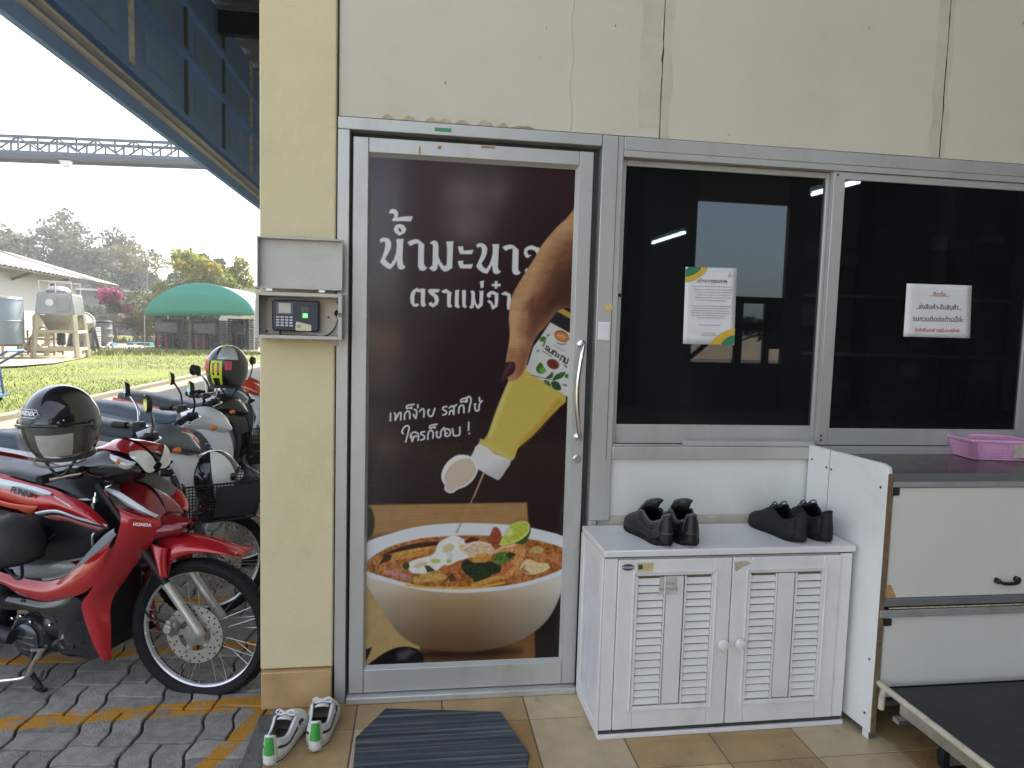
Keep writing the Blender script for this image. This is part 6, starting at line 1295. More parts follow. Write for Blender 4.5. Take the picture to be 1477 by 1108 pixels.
# ---------------------------------------------------------------- motorcycles behind
def small_bike(label, pos, heading, steer, C1, C2, C3, seat=None, basket=False, scale=1.0, tall=0.0, wheelbase=1.23, mirrors=True, white_floor=False, C4=None, bsk=(.13, .40, .135)):
    k = Bike('motorcycle', label, pos, heading, steer, 'motorcycles parked under the canopy'); t = k.t
    wheel(k, (.21, 0, .278), k.q, .278, t, spokes=20)
    wheel(k, (.21-wheelbase, 0, .278), k.p, .278, t, disc=False, name='rear_wheel', spokes=20)
    for sg in (1, -1):
        b = MB(); b.tube([k.q(.21, .075*sg, .27), k.q(.14, .075*sg, .45), k.q(.02, .075*sg, .78)], [.020, .018, .014], 12); b.obj('fork', M['grey_plastic'], t, smooth=True)
    fa = [math.radians(20+12*i) for i in range(12)]
    b = MB(); b.grid([[k.q(.21+.305*math.cos(a), w, .28+.305*math.sin(a)+.012*(1-(w/.06)**2)) for w in (-.06, -.03, 0, .03, .06)] for a in fa]); b.obj('front_fender', C4 or C1, t, smooth=True, solid=.004)
    b = skin([(-.16, .15, .86), (-.02, .13, .90), (.06, .09, .80), (.09, .08, .66), (.02, .12, .45), (-.08, .15, .22)], [(.02, .01, .98), (.12, .01, .90), (.16, .01, .78), (.15, .01, .64), (.08, .03, .45), (-.03, .06, .22)], k.p, .025, 20, 7, .9); b.obj('leg_shield', C1, t, smooth=True, angle=60)
    b = skin([(-.16, .15, .86), (-.14, .17, .70), (-.13, .175, .55), (-.14, .17, .36)], [(-.06, 0, .90), (-.04, 0, .72), (-.05, 0, .55), (-.10, 0, .36)], k.p, 0, 12, 5); b.obj('inner_shield', M['grey_plastic'], t, smooth=True)
    b = skin([(-.10, .12, .52), (-.3, .125, .45), (-.55, .135, .47), (-.80, .14, .62), (-1.15, .12, .74)], [(-.10, .15, .28), (-.3, .15, .25), (-.55, .15, .27), (-.8, .16, .48), (-1.15, .11, .62)], k.p, .03, 22, 7); b.obj('body_panel', C3, t, smooth=True, angle=60)
    if white_floor:
        b = MB(); b.grid([[k.p(u, w, v+.02*(1-(w/.16)**2)) for w in (-.16, -.08, 0, .08, .16)] for u, v in ((-.02, .60), (-.15, .66), (-.35, .66), (-.5, .62))]); b.obj('centre_tunnel', C3, t, smooth=True, solid=.01)
    st = [(-.36, .80), (-.50, .775), (-.72, .80), (-.95, .845), (-1.18, .86), (-1.28, .84)]; R = []
    for i, (u, v) in enumerate(st):
        hw = (.075, .115, .13, .125, .10, .06)[i]; r = []
        for j in range(13):
            al = math.pi*j/12; r.append(k.p(u, hw*math.copysign(abs(math.cos(al))**.6, math.cos(al)), v-.10+.10*math.sin(al)**.6+tall))
        R.append(r)
    b = MB(); b.rings(R); b.obj('seat', seat or M['seat_vinyl'], t, smooth=True, angle=60)
    b = skin([(-.30, .10, .70), (-.6, .125, .70), (-.9, .13, .745), (-1.3, .08, .80)], [(-.34, .13, .50), (-.6, .145, .48), (-.9, .15, .60), (-1.3, .07, .74)], k.p, .02, 18, 6); b.obj('tail_panel', C2, t, smooth=True, angle=60)
    b = MB(); b.ball(k.p(-.45, 0, .32), (.17, .12, .12), 18, 12); b.ball(k.p(-.2, 0, .30), (.12, .08, .08), 14, 10); b.obj('engine', bpy.data.materials['engine_black'], t, smooth=True)
    b = MB(); b.tube([k.p(-.7, .15, .22), k.p(-.85, .16, .24), k.p(-1.3, .17, .36)], [.03, .045, .05], 14); b.obj('muffler', M['dark_metal'], t, smooth=True)
    b = MB(); b.tube([k.p(-.72, -.12, .30), k.p(-.80, -.28, .012)], .012, 8); b.obj('stand', M['black'], t)
    # head cowl with lamp
    b = skin([(-.14, .01, .985+tall), (-.02, .01, 1.02+tall), (.08, .01, .985+tall), (.13, .01, .91+tall)], [(-.14, .03, .88+tall), (-.03, .03, .86+tall), (.07, .03, .85+tall), (.12, .02, .87+tall)], k.q, .11, 18, 8, .6); hcw = b.obj('head_cowl', C2, t, smooth=True, angle=60)
    b = skin([(.05, .07, .985+tall), (.10, .045, .965+tall), (.132, .012, .92+tall)], [(.05, .095, .90+tall), (.10, .055, .875+tall), (.125, .012, .872+tall)], k.q, .02, 10, 5); b.obj('headlight', M['lens'], hcw, smooth=True)
    if C4:
        b = skin([(.03, .02, 1.0+tall), (.09, .015, .985+tall), (.137, .01, .93+tall)], [(.03, .10, .93+tall), (.10, .075, .90+tall), (.135, .03, .885+tall)], k.q, .026, 10, 5); b.obj('cowl_front', C4, hcw, smooth=True)
    for sg in (1, -1):
        b = MB(); c = k.q(.02, .118*sg, .905+tall); b.ball(c, (.022, .022, .018), 12, 8); b.obj('turn_signal', M['amber'], hcw, smooth=True)
    b = MB()
    for sg in (1, -1): b.tube(smooth_pts([k.q(-.06, .03*sg, .95+tall), k.q(-.08, .14*sg, .975+tall), k.q(-.14, .25*sg, .985+tall), k.q(-.18, .34*sg, .98+tall)]), .011, 10)
    b.obj('handlebar', M['black'], t, smooth=True)
    for sg in (1, -1):
        b = MB(); b.tube([k.q(-.145, .255*sg, .985+tall), k.q(-.19, .37*sg, .978+tall)], .018, 12); b.obj('grip', M['rubber'], t, smooth=True)
        b = MB(); b.tube(smooth_pts([k.q(-.08, .16*sg, .975+tall), k.q(-.06, .2*sg, .98+tall), k.q(-.10, .28*sg, .975+tall), k.q(-.14, .35*sg, .97+tall)]), .006, 8); b.obj('brake_lever', M['chrome'], t, smooth=True)
        b = MB(); b.box(k.q(-.10, .19*sg, .985+tall), (.05, .06, .05)); b.obj('switch_block', M['black'], t, bevel=.008)
        if mirrors:
            mc = k.q(-.14, .36*sg, 1.16+tall); b = MB(); b.tube(smooth_pts([k.q(-.10, .20*sg, 1.0+tall), k.q(-.10, .26*sg, 1.08+tall), mc]), .006, 8); sm_ = b.obj('mirror', M['chrome'] if mirrors == 'chrome' else M['black'], t, smooth=True)
            nrm = k.q(-1, 0, .12); ri = k.q(0, 1, 0); upv = Vector((0, 0, 1)); ring = lambda kk, d: [mc+ri*(.058*kk*math.cos(a))+upv*(.042*kk*math.sin(a))+nrm*d for a in [2*math.pi*i/24 for i in range(24)]]
            b = MB(); b.rings([ring(.3, -.022), ring(.8, -.018), ring(1.0, 0), ring(.98, .004)]); b.obj('mirror_housing', M['black'], sm_, smooth=True)
            b = MB(); b.poly(ring(.92, .005)); b.obj('mirror_glass', M['mirror'], sm_)
    if basket:
        W = MB(); z0, z1 = .545, .735; u0, u1 = bsk[0], bsk[1]; hw0, hw1 = bsk[2], bsk[2]+.03
        def corner(i, z): f = (z-z0)/(z1-z0); hw = hw0+(hw1-hw0)*f; a0 = u0-.01*f; a1 = u1+.05*f; return k.q(*((a0, hw, z), (a1, hw, z), (a1, -hw, z), (a0, -hw, z))[i])
        for s_ in range(4):
            a0, a1, c0, c1 = corner(s_, z0), corner((s_+1) % 4, z0), corner(s_, z1), corner((s_+1) % 4, z1)
            for i in range(13): f = i/12; W.tube([a0.lerp(c0, f), a1.lerp(c1, f)], .0024 if 0 < i < 12 else .005, 5)
            for i in range(25): f = i/24; W.tube([a0.lerp(a1, f), c0.lerp(c1, f)], .0024, 5)
        for i in range(9): f = i/8; W.tube([corner(0, z0).lerp(corner(3, z0), f), corner(1, z0).lerp(corner(2, z0), f)], .0024, 5)
        W.obj('basket', M['black'], t)
        b = MB(); pl = [corner(1, z0+.02).lerp(corner(0, z0+.02), .05), corner(1, z0+.02).lerp(corner(0, z0+.02), .62), corner(1, z1-.015).lerp(corner(0, z1-.015), .62), corner(1, z1-.015).lerp(corner(0, z1-.015), .05)]
        b.prism([p+k.q(0, .004, 0) for p in pl], k.q(0, .003, 0)); b.obj('basket_panel', mat('basket_panel', (.022, .026, .030), .5, 0, .2, 20, .3, 180) if 'basket_panel' not in bpy.data.materials else bpy.data.materials['basket_panel'], t)
    return k
GREY = mat('grey_scooter_paint', (.10, .115, .13), .3, .2, .1, 5, coat=.5)
BLU = mat('blue_vinyl', (.035, .055, .085), .4, 0, .15, 10)
k2 = small_bike('red and grey motorcycle behind the first, carrying a helmet in its black front basket', (-1.20, 1.06, GZ), 2, 30, M['white_paint'], GREY, M['white_paint'], None, True, mirrors='chrome', white_floor=True, C4=M['orange_red'], bsk=(.05, .37, .17))
k3 = small_bike('white scooter behind the basket motorcycle with a green marked helmet above it', (-1.24, 1.80, GZ), 4, 30, M['white_paint'], M['white_paint'], GREY, BLU)
k4 = small_bike('black motorcycle with chrome mirrors behind the white scooter', (-1.32, 2.55, GZ), 6, 30, M['gloss_black'], M['gloss_black'], GREY, None, True, mirrors='chrome')
k5 = small_bike('dark blue scooter fifth in the row from the pillar', (-1.45, 3.25, GZ), 14, 4, BLU, GREY, BLU, BLU)
k6 = small_bike('white and red motorcycle farthest along the row under the canopy', (-1.5, 4.05, GZ), 14, 4, M['white_paint'], M['orange_red'], M['white_paint'], None)
# helmet lying in the basket of the second motorcycle: white with a black band
bc_ = k2.pos+np.array(k2.q(.20, .03, .735))
hB, ellB = helmet('black and white helmet sitting in the black wire basket', (bc_[0], bc_[1], bc_[2]+.005), math.radians(150), math.radians(-8), [M['gloss_black'], (M['white_paint'], lambda az, el: -128 < az < -72 or 142 < az < 178)], visor=True, r=.135)
# helmet with green strips above the third
hq = onY(328, 531, 1.62)
hC, ellC = helmet('black helmet with lime green strips and red patches above the white scooter', tuple(hq), math.radians(168), math.radians(4), [M['gloss_black'], (mat('silver_shell', (.45, .48, .50), .25, .3, .1, 10, coat=.6), lambda az, el: -180 < az < -120 and el > 22)], visor=False, r=.132)
LIME = mat('lime_decal', (.52, .66, .04), .4, 0, .08, 20); PK = mat('red_decal', (.50, .06, .09), .4, 0, .25, 30)
def patch(t, ell, a0, a1, e0, e1, m_, nm, n=6, k=1.03, skew=0.0):
    b = MB(); b.grid([[ell(math.radians(a0+(a1-a0)*i/n+skew*j), math.radians(e0+(e1-e0)*j/n), k) for i in range(n+1)] for j in range(n+1)]); b.obj(nm, m_, t, smooth=True)
for a0, a1, e0, e1 in ((190, 197, -38, 12), (176, 184, -20, 14), (163, 170, -38, 12), (163, 197, 11, 17), (170, 190, -22, -16)): patch(hC, ellC, a0, a1, e0, e1, LIME, 'lime_strip')
patch(hC, ellC, 171, 176, -12, 8, PK, 'red_strip'); patch(hC, ellC, 184, 190, -12, 8, PK, 'red_strip'); patch(hC, ellC, 204, 222, -4, 16, PK, 'red_patch'); patch(hC, ellC, 128, 158, -6, 18, PK, 'red_patch'); patch(hC, ellC, 170, 195, 58, 74, LIME, 'lime_patch')
# ================================================================ YARD BEYOND THE DRIVEWAY
WH_ = mat('house_wall', (.40, .395, .37), .8, 0, .05, .6, .1, 20, dirt=(.45, .42, .36), dscale=.5, damt=.4)
RF = mat('cement_roof', (.24, .215, .185), .85, 0, .2, .8, 0, dirt=(.14, .125, .10), dscale=1.2, damt=.6)
hs_ = thing('storehouse', 'long white storehouse with grey corrugated roof behind the steel tanks', 'house', (-16, 30, GZ))
def HS(o): o.parent = hs_; o.matrix_parent_inverse = Matrix.Translation((16, -30, -GZ)); return o
d_ = Vector((-.109, .994, 0)); bk_ = Vector((-.994, -.109, 0)); E0 = Vector((-15.708, 26.0, 3.37))
def hp_(a, s, z): v = E0+d_*a+bk_*s; return (v.x, v.y, z)
b = MB(); 
b.prism([hp_(-22, .85, GZ), hp_(10.2, .85, GZ), hp_(10.2, .85, 3.62), hp_(-22, .85, 3.62)], tuple(bk_*.2))
b.prism([hp_(10.2, 1.051, GZ), hp_(10.2, 9.0, GZ), hp_(10.2, 9.0, 3.3), hp_(10.2, 5, 5.0), hp_(10.2, 1.051, 3.62)], tuple(d_*-.2)); HS(b.obj('wall', WH_))
b = MB(); R_ = []
for i in range(0, 241):                      # corrugations run up the slope
    a = -22+36.2*i/240; R_.append([hp_(a, s, 3.37+.29*s+.03*math.sin(i*math.pi/1.5)) for s in (-.05, 2.5, 5.2)]+[hp_(a, 10.4, 3.37+.03*math.sin(i*math.pi/1.5))])
b.grid(R_); HS(b.obj('roof', RF, solid=.03))
for a in (-9, -5, -1, 3, 7):
    b = MB(); b.bar(hp_(a, .84, 2.95), hp_(a, .05, 3.26), .08, .12); HS(b.obj('bracket', M['grey_plastic']))
b = MB(); b.bar(hp_(-22, .06, 3.29), hp_(14, .06, 3.29), .06, .08); HS(b.obj('purlin', M['grey_plastic']))
# ---- mixing machine on cream legs
STN = mat('stainless', (.27, .27, .265), .38, .75, .12, 3, dirt=(.30, .29, .27), dscale=3, damt=.4)
CRL = mat('cream_paint', (.42, .38, .27), .6, 0, .1, 3, dirt=(.35, .28, .18), dscale=4, damt=.5)
mc = thing('mixing_machine', 'square steel mixing hopper standing on four cream legs in the yard', 'machine', (-12.95, 24.6, GZ+.08), .20)
b = MB()
def frus(x0, y0, z0, x1, y1, z1): b.rings([[(-x0, -y0, z0), (x0, -y0, z0), (x0, y0, z0), (-x0, y0, z0)], [(-x1, -y1, z1), (x1, -y1, z1), (x1, y1, z1), (-x1, y1, z1)]])
frus(.62, .72, 1.55, .55, .66, 2.30); b.obj('hopper', STN, mc, bevel=.03)
b = MB(); b.bx(-.52, .52, -.60, .60, 2.301, 2.34); b.lathe([(.40, 2.34), (.40, 2.44), (.28, 2.56), (.16, 2.60), (0, 2.60)], (-.05, 0, 0), (0, 0, 1), 24); b.obj('lid', STN, mc, smooth=True)
b = MB(); b.lathe([(.13, 0), (.13, .05), (.10, .06), (0, .06)], (-.15, -.70, 1.98), (0, -1, 0), 20); b.obj('port', mat('port_white', (.6, .6, .58), .4), mc, smooth=True)
b = MB(); b.bx(.05, .48, -.735, -.715, 1.66, 2.2); b.obj('hatch', STN, mc, bevel=.01)
b = MB(); frus(.30, .30, .95, .52, .6, 1.54); b.obj('funnel', STN, mc)
for x, y in ((-.62, -.70), (.62, -.70), (-.62, .70), (.62, .70)):
    b = MB(); b.bar((x*1.10, y*1.10, 0), (x*.92, y*.92, 1.56), .15, .13); b.obj('leg', CRL, mc, bevel=.01)
for z in (.32, .95):
    b = MB()
    for a, c in (((-.65, -.74), (.65, -.74)), ((-.65, .74), (.65, .74)), ((-.65, -.74), (-.65, .74)), ((.65, -.74), (.65, .74))): b.bar((*a, z), (*c, z), .07, .10)
    b.obj('brace', CRL, mc)
b = MB(); b.tube([(-.5, -.6, 2.34), (-.5, -.6, 2.74), (.5, -.6, 2.74), (.5, -.6, 2.34)], .022, 8); b.tube([(-.5, .6, 2.34), (-.5, .6, 2.74), (.5, .6, 2.74), (.5, .6, 2.34)], .022, 8); b.tube([(0, -.6, 2.74), (0, -.6, 2.34)], .022, 8); b.obj('guard_rail', M['steel'], mc)
b = MB(); b.lathe([(.12, 0), (.14, .05), (.14, .4), (.10, .46), (0, .46)], (0, 0, .45), (0, 0, 1), 18); b.obj('motor', M['dark_metal'], mc, smooth=True)
# ---- grey tank at the frame edge
tk = thing('steel_tank', 'tall grey steel tank at the left edge of the yard', 'tank', (-14.2, 23.3, GZ+.08))
b = MB(); b.lathe([(.50, .42), (.62, .5), (.62, 2.05), (.58, 2.12), (0, 2.15)], (0, 0, 0), (0, 0, 1), 36); b.obj('vessel', mat('tank_grey', (.20, .23, .25), .4, .4, .08, 2, dirt=(.25, .25, .24), dscale=2, damt=.4), tk, smooth=True)
for a in (.5, 2.1, 3.6, 5.2):
    b = MB(); b.tube([(.52*math.cos(a), .52*math.sin(a), 0), (.52*math.cos(a), .52*math.sin(a), .55)], .045, 10); b.obj('leg', CRL, tk)
for z in (1.3, 2.05):
    b = MB(); b.torus((0, 0, z), (0, 0, 1), .62, .022, 36, 6); b.obj('hoop', STN, tk, smooth=True)
# ---- pump skid, drum mixer, drums, barrel, pallets
pu = thing('pump_skid', 'rusty pump skid with motors standing between the tank and the hopper', 'machine', (-14.3, 25.9, GZ+.08), .1)
b = MB()
for z in (.12, .62): b.bar((-.6, -.4, z), (.6, -.4, z), .06); b.bar((-.6, .4, z), (.6, .4, z), .06)
for x in (-.6, .6):
    for y in (-.4, .4): b.bar((x, y, 0), (x, y, .95), .06)
b.obj('frame', mat('rust_frame', (.22, .16, .10), .8, .2, .3, 8), pu)
for x, z in ((-.3, .33), (.3, .28), (.15, .85)):
    b = MB(); b.lathe([(.10, -.28), (.17, -.24), (.17, .2), (.12, .26), (0, .28)], (x, 0, z), (1, .3, 0), 20); b.obj('motor', mat('motor_beige', (.42, .36, .26), .6, .1, .2, 8) if 'motor_beige' not in bpy.data.materials else bpy.data.materials['motor_beige'], pu, smooth=True)
b = MB(); b.tube(smooth_pts([(-.4, -.1, .3), (-.2, -.3, .7), (.2, -.25, 1.1), (.5, 0, .7)]), .05, 10); b.obj('pipe', STN, pu, smooth=True)
b = MB(); b.lathe([(.22, 0), (.24, .1), (.24, .5), (.1, .62), (0, .62)], (-.1, .2, 1.0), (0, 0, 1), 20); b.obj('filter_pot', CRL, pu, smooth=True)
dx = thing('drum_mixer', 'pale tilted drum mixer on a frame to the right of the hopper', 'machine', (-14.9, 30.6, GZ+.08), .2)
b = MB(); b.lathe([(.2, -.40), (.45, -.26), (.50, .0), (.40, .30), (.28, .40), (.24, .36)], (0, 0, 1.25), (.5, -.6, .55), 28); b.obj('drum', mat('pale_drum', (.28, .265, .22), .5, .2, .2, 3, dirt=(.25, .21, .15), dscale=3, damt=.6), dx, smooth=True)
b = MB()
for x in (-.5, .5): b.bar((x, -.5, 0), (x*.7, 0, 1.3), .09); b.bar((x, .5, 0), (x*.7, 0, 1.3), .09)
b.bar((-.5, -.5, .15), (.5, -.5, .15), .07); b.bar((-.5, .5, .15), (.5, .5, .15), .07); b.obj('frame', M['dark_metal'], dx)
b = MB(); b.torus((0, 0, 1.25), (.5, -.6, .55), .51, .03, 40, 8); b.obj('ring_gear', M['dark_metal'], dx, smooth=True)
def pallet(t, L, W, z, m_, nm='pallet_deck'):
    b = MB()
    for i in range(7): y = -W/2+W*(i+.5)/7; b.bx(-L/2, L/2, y-W*.055, y+W*.055, z+.11, z+.135)
    for x in (-L/2+.06, 0, L/2-.06): b.bx(x-.06, x+.06, -W/2, W/2, z+.02, z+.109); b.bx(x-.065, x+.065, -W/2, W/2, z, z+.0195)
    return b.obj(nm, m_, t)
BPL = mat('blue_pallet_plastic', (.05, .20, .34), .5, 0, .15, 4)
for i, (x, y, lab) in enumerate(((-16.9, 37.2, 'blue plastic pallet under the dark steel drum'), (-16.0, 39.9, 'empty looking blue plastic pallet nearest the open lawn'))):
    t = thing('plastic_pallet', lab, 'pallet', (x, y, GZ+.09), .15, 'blue pallets on the gravel'); pallet(t, 1.2, 1.1, 0, BPL)
dr = thing('steel_drum', 'dark steel drum with a black lid standing on a blue pallet', 'drum', (-16.75, 37.0, GZ+.226))
b = MB(); b.lathe([(.40, 0), (.42, .02), (.40, .04), (.40, .35), (.42, .38), (.40, .41), (.40, .75), (.42, .78), (.40, .81), (.40, 1.12)], (0, 0, 0), (0, 0, 1), 28); b.obj('body', mat('drum_steel', (.16, .165, .17), .5, .5, .2, 4, dirt=(.3, .29, .27), dscale=3, damt=.5), dr, smooth=True)
b = MB(); b.lathe([(.43, 1.10), (.43, 1.16), (.30, 1.24), (0, 1.26)], (0, 0, 0), (0, 0, 1), 28); b.obj('lid', M['black'], dr, smooth=True)
bb = thing('crate_stack', 'grey slatted crate stack left of the steel drum', 'crate', (-17.0, 35.6, GZ+.09), .1)
for k in range(4):
    b = MB(); z = .26*k
    for s in range(3): b.bx(-.55, .55, -.42, -.40, z+.02+.08*s, z+.08+.08*s); b.bx(-.55, .55, .40, .42, z+.02+.08*s, z+.08+.08*s); b.bx(-.55, -.53, -.40, .40, z+.02+.08*s, z+.08+.08*s); b.bx(.53, .55, -.40, .40, z+.02+.08*s, z+.08+.08*s)
    b.bx(-.53, .53, -.40, .40, z+.005, z+.02); b.obj('crate', mat('crate_grey', (.26, .27, .27), .7, 0, .2, 4) if 'crate_grey' not in bpy.data.materials else bpy.data.materials['crate_grey'], bb)
# ---- green dome shelter with wrapped stacks of black pallets
GC = mat('green_tarpaulin', (.032, .235, .168), .55, 0, .06, 1.0, .1, 6); CC = mat('faded_tarpaulin', (.50, .48, .38), .6, 0, .08, 1)
sh_ = thing('green_shelter', 'open shelter with a green arched tarpaulin front on thin poles over pallet stacks', 'shelter', (-10.7, 33.5, GZ+.1))
xL, xR, y0_, y1_ = -2.60, 2.60, -.2, 6.2
def arc(x, top): return 1.70+top*max(0, 1-(abs(x)/2.62)**2.0)**.62
b = MB(); n = 40; xs_ = [xL+(xR-xL)*i/n for i in range(n+1)]
zb = lambda i: 1.66+.16*i/n+.015*math.sin(i*2.1)
b.grid([[(x, y0_, zb(i)) for i, x in enumerate(xs_)], [(x, y0_-.05, zb(i)+.30*(arc(x, 1.56)-1.7)/1.56) for i, x in enumerate(xs_)], [(x, y0_-.04, arc(x, 1.56)*.6+zb(i)*.4+.1*i/n) for i, x in enumerate(xs_)], [(x, y0_, arc(x, 1.56)+.16*i/n) for i, x in enumerate(xs_)]]); b.obj('front_valance', GC, sh_, smooth=True, solid=.01)
b = MB(); b.grid([[(x, y, arc(x, 1.56)+.16*i/n-.05*math.sin(math.pi*(y-y0_)/(y1_-y0_)*3)**2) for i, x in enumerate(xs_)] for y in [y0_+.003+(y1_-y0_)*j/12 for j in range(13)]]); b.obj('canopy', CC, sh_, smooth=True, solid=.01)
for x in (xL, xR):
    for y in (y0_, (y0_+y1_)/2, y1_):
        b = MB(); b.tube([(x, y, 0), (x, y, 1.72)], .025, 8); b.obj('pole', M['steel'], sh_)
for y in (y0_+.05, (y0_+y1_)/2, y1_):
    b = MB(); b.tube([(x, y, arc(x, 1.56)+.16*i/n-.03) for i, x in enumerate(xs_)], .02, 6); b.obj('hoop', M['steel'], sh_)
WRP = mat('stretch_wrap', (.085, .085, .088), .25, .1, .35, 3, .2, 8, stretch=(1, 1, 5), coat=.25, dirt=(.04, .045, .05), dscale=2, damt=.7)
DKP = mat('black_pallet_plastic', (.022, .025, .032), .5, 0, .2, 5)
def stack(loc, rz, label, n, L, W, lean):
    t = thing('pallet_stack', label, 'pallet stack', loc, rz, 'wrapped pallet stacks under the green shelter'); h = .118
    for k in range(n):
        b = MB(); z = h*k; ox = lean*k/n
        b.bx(-L/2+ox, L/2+ox, -W/2, W/2, z+.045, z+h-.004)
        for x in (-L/2+.07, -L/6, L/6, L/2-.07):
            for y in (-W/2+.06, 0, W/2-.06): b.bx(x-.06+ox, x+.06+ox, y-.06, y+.06, z, z+.0445)
        b.obj('pallet', DKP, t)
    b = MB(); z0, z1 = h*n*.50, h*n*.93
    b.grid([[(x+lean*z/(h*n), -W/2-.012-.010*math.sin(9*x+7*z), z) for x in [-L/2+.02+(L*.84)*i/8 for i in range(9)]] for z in [z0+(z1-z0)*j/6 for j in range(7)]]); b.obj('wrap', WRP, t, smooth=True, solid=.004)
    for x in (-L*.36, -L*.08):
        b = MB(); b.bx(x-.05, x+.05, -W/2-.016, -W/2-.004, .05, h*n*.5); b.obj('red_strap', mat('red_strap', (.30, .05, .04), .5, 0, .2, 5) if 'red_strap' not in bpy.data.materials else bpy.data.materials['red_strap'], t)
stack((-12.55, 35.2, GZ+.10), -.22, 'dark wrapped pallet stack on the left under the green shelter', 13, 1.45, 1.15, .06)
stack((-10.60, 34.9, GZ+.10), -.22, 'dark wrapped pallet stack in the middle under the green shelter', 13, 1.5, 1.15, .02)
stack((-9.35, 36.2, GZ+.10), -.22, 'dark unwrapped pallet stack with open slots on the right under the shelter', 14, 1.2, 1.1, .0)
# ---- blue cart frame on the grass
ctf = thing('hand_cart', 'blue steel hand cart with a slanted handle on the grass at the left edge', 'cart', (-7.15, 9.9, GZ+.04), .1)
BF = mat('blue_frame_paint', (.07, .13, .26), .45, .1, .15, 8)
b = MB(); b.tube([(-.9, 0, .62), (-.05, 0, .62), (.38, 0, .90), (.38, .6, .90), (-.05, .6, .62), (-.9, .6, .62)], .022, 8); b.obj('handle', BF, ctf, smooth=True)
for y in (0, .6):
    for xa, xb in ((.0, .06), (-.9, -.9)):
        b = MB(); b.tube([(xa, y, .63), (xb, y, .10)], .022, 8); b.obj('post', BF, ctf)
b = MB(); b.bx(-1.0, .12, -.05, .65, .09, .13); b.obj('deck', BF, ctf)
for x in (-.8, .0):
    for y in (.05, .55):
        b = MB(); b.lathe([(0, -.02), (.05, -.02), (.05, .02), (0, .02)], (x, y, .045), (0, 1, 0), 18); b.obj('wheel', M['rubber'], ctf)
# ---- conveyor bridge high across the yard
DBL = mat('dark_bridge_steel', (.05, .065, .09), .6, .1, .2, 1)
cv_ = thing('conveyor_bridge', 'dark steel truss conveyor bridge crossing high over the yard', 'bridge', (-20, 40, 10.3))
zc = lambda x, o=0: o+10.30+.0225*(x+23.25)
b = MB()
for o in (-.05, 1.0): 
    for y in (39.4, 40.6): b.bar((-60, y, zc(-60, o)), (10, y, zc(10, o)), .16 if o > 0 else .26, .15 if o > 0 else .2)
b.obj('chord', DBL, cv_)
b = MB(); b.bar((-60, 40, zc(-60, .14)), (10, 40, zc(10, .14)), 1.1, .26); b.obj('trough', mat('trough_steel', (.08, .105, .15), .6, .1, .2, 1), cv_)
for y in (39.4, 40.6):
    b = MB()
    for k in range(70):
        x = -60+k
        b.bar((x, y, zc(x, .30)), (x, y, zc(x, 1.0)), .09); b.bar((x, y, zc(x, .30 if k % 2 else 1.0)), (x+1, y, zc(x+1, 1.0 if k % 2 else .30)), .08)
    b.obj('lattice', DBL, cv_)
for ch_ in cv_.children: ch_.matrix_parent_inverse = Matrix.Translation((20, -40, -10.3))
cm = thing('floodlight', 'small grey floodlight hanging below the conveyor bridge', 'lamp', (-19.6, 39.4, zc(-19.6)+.05))
b = MB(); b.bar((0, 0, .1), (0, 0, -.3), .12); b.obj('bracket', M['dark_metal'], cm)
b = MB(); b.rings([[(-.32, -.15, -.28), (.30, -.15, -.28), (.30, .2, -.28), (-.32, .2, -.28)], [(-.1, -.12, -.62), (.22, -.12, -.62), (.22, .15, -.62), (-.1, .15, -.62)]]); b.obj('housing', M['steel'], cm, bevel=.02)
# ---- far buildings
def shed(name, label, p0, p1, depth, h, roof_rise, wallm, roofm, over=.6):
    p0 = Vector((*p0, 0)); p1 = Vector((*p1, 0)); dd = (p1-p0).normalized(); L = (p1-p0).length; n_ = Vector((-dd.y, dd.x, 0)); t = thing(name, label, 'building', (p0.x, p0.y, GZ))
    P_ = lambda a, s, z: p0+dd*a+n_*s+Vector((0, 0, z))-Vector((p0.x, p0.y, 0))
    b = MB(); gp_ = [(0, 0), (depth, 0), (depth, h), (depth/2, h+roof_rise-.1), (0, h)]; b.prism([P_(0, s_, z_) for s_, z_ in gp_], tuple(dd*L)); w_ = b.obj('wall', wallm, t)
    b = MB(); b.grid([[P_(-over, -over, h+.05), P_(-over, depth/2, h+roof_rise), P_(-over, depth+over, h+.05)], [P_(L+over, -over, h+.05), P_(L+over, depth/2, h+roof_rise), P_(L+over, depth+over, h+.05)]]); b.obj('roof', roofm, t, solid=.12)
    b = MB(); b.bar(P_(-over, -over-.06, h-.05), P_(L+over, -over-.06, h-.05), .12, .22); b.obj('gutter', M['white_plastic'], t)
    for k in range(int(L/5)):
        b = MB(); a = 2+5*k; b.prism([P_(a, -.02, 1.0), P_(a+1.6, -.02, 1.0), P_(a+1.6, -.02, 2.2), P_(a, -.02, 2.2)], tuple(n_*.01)); b.obj('window', M['glass'], t)
    return t
shed('office_block', 'low grey roofed building behind the flowering bushes', (-42, 72), (-24, 76), 10, 4.6, 1.5, mat('far_wall', (.26, .27, .26), .8, 0, .1, .3), mat('far_roof', (.2, .2, .19), .8, 0, .15, .3))
shed('warehouse', 'pale gabled warehouse seen above the green shelter on the right', (-13.4, 60), (-13.0, 84), 7.8, 4.35, 1.5, mat('far_cream', (.50, .45, .36), .8, 0, .1, .3), mat('warehouse_roof', (.42, .40, .36), .7, 0, .12, .3))
pl = thing('utility_pole', 'thin utility pole in front of the far grey building', 'pole', (-25.2, 66, GZ))
b = MB(); b.tube([(0, 0, 0), (0, 0, 6.4)], [.08, .06], 10); b.obj('shaft', M['grey_plastic'], pl); b = MB(); b.bar((-.6, 0, 6.0), (.6, 0, 6.0), .06); b.obj('cross_arm', M['grey_plastic'], pl)
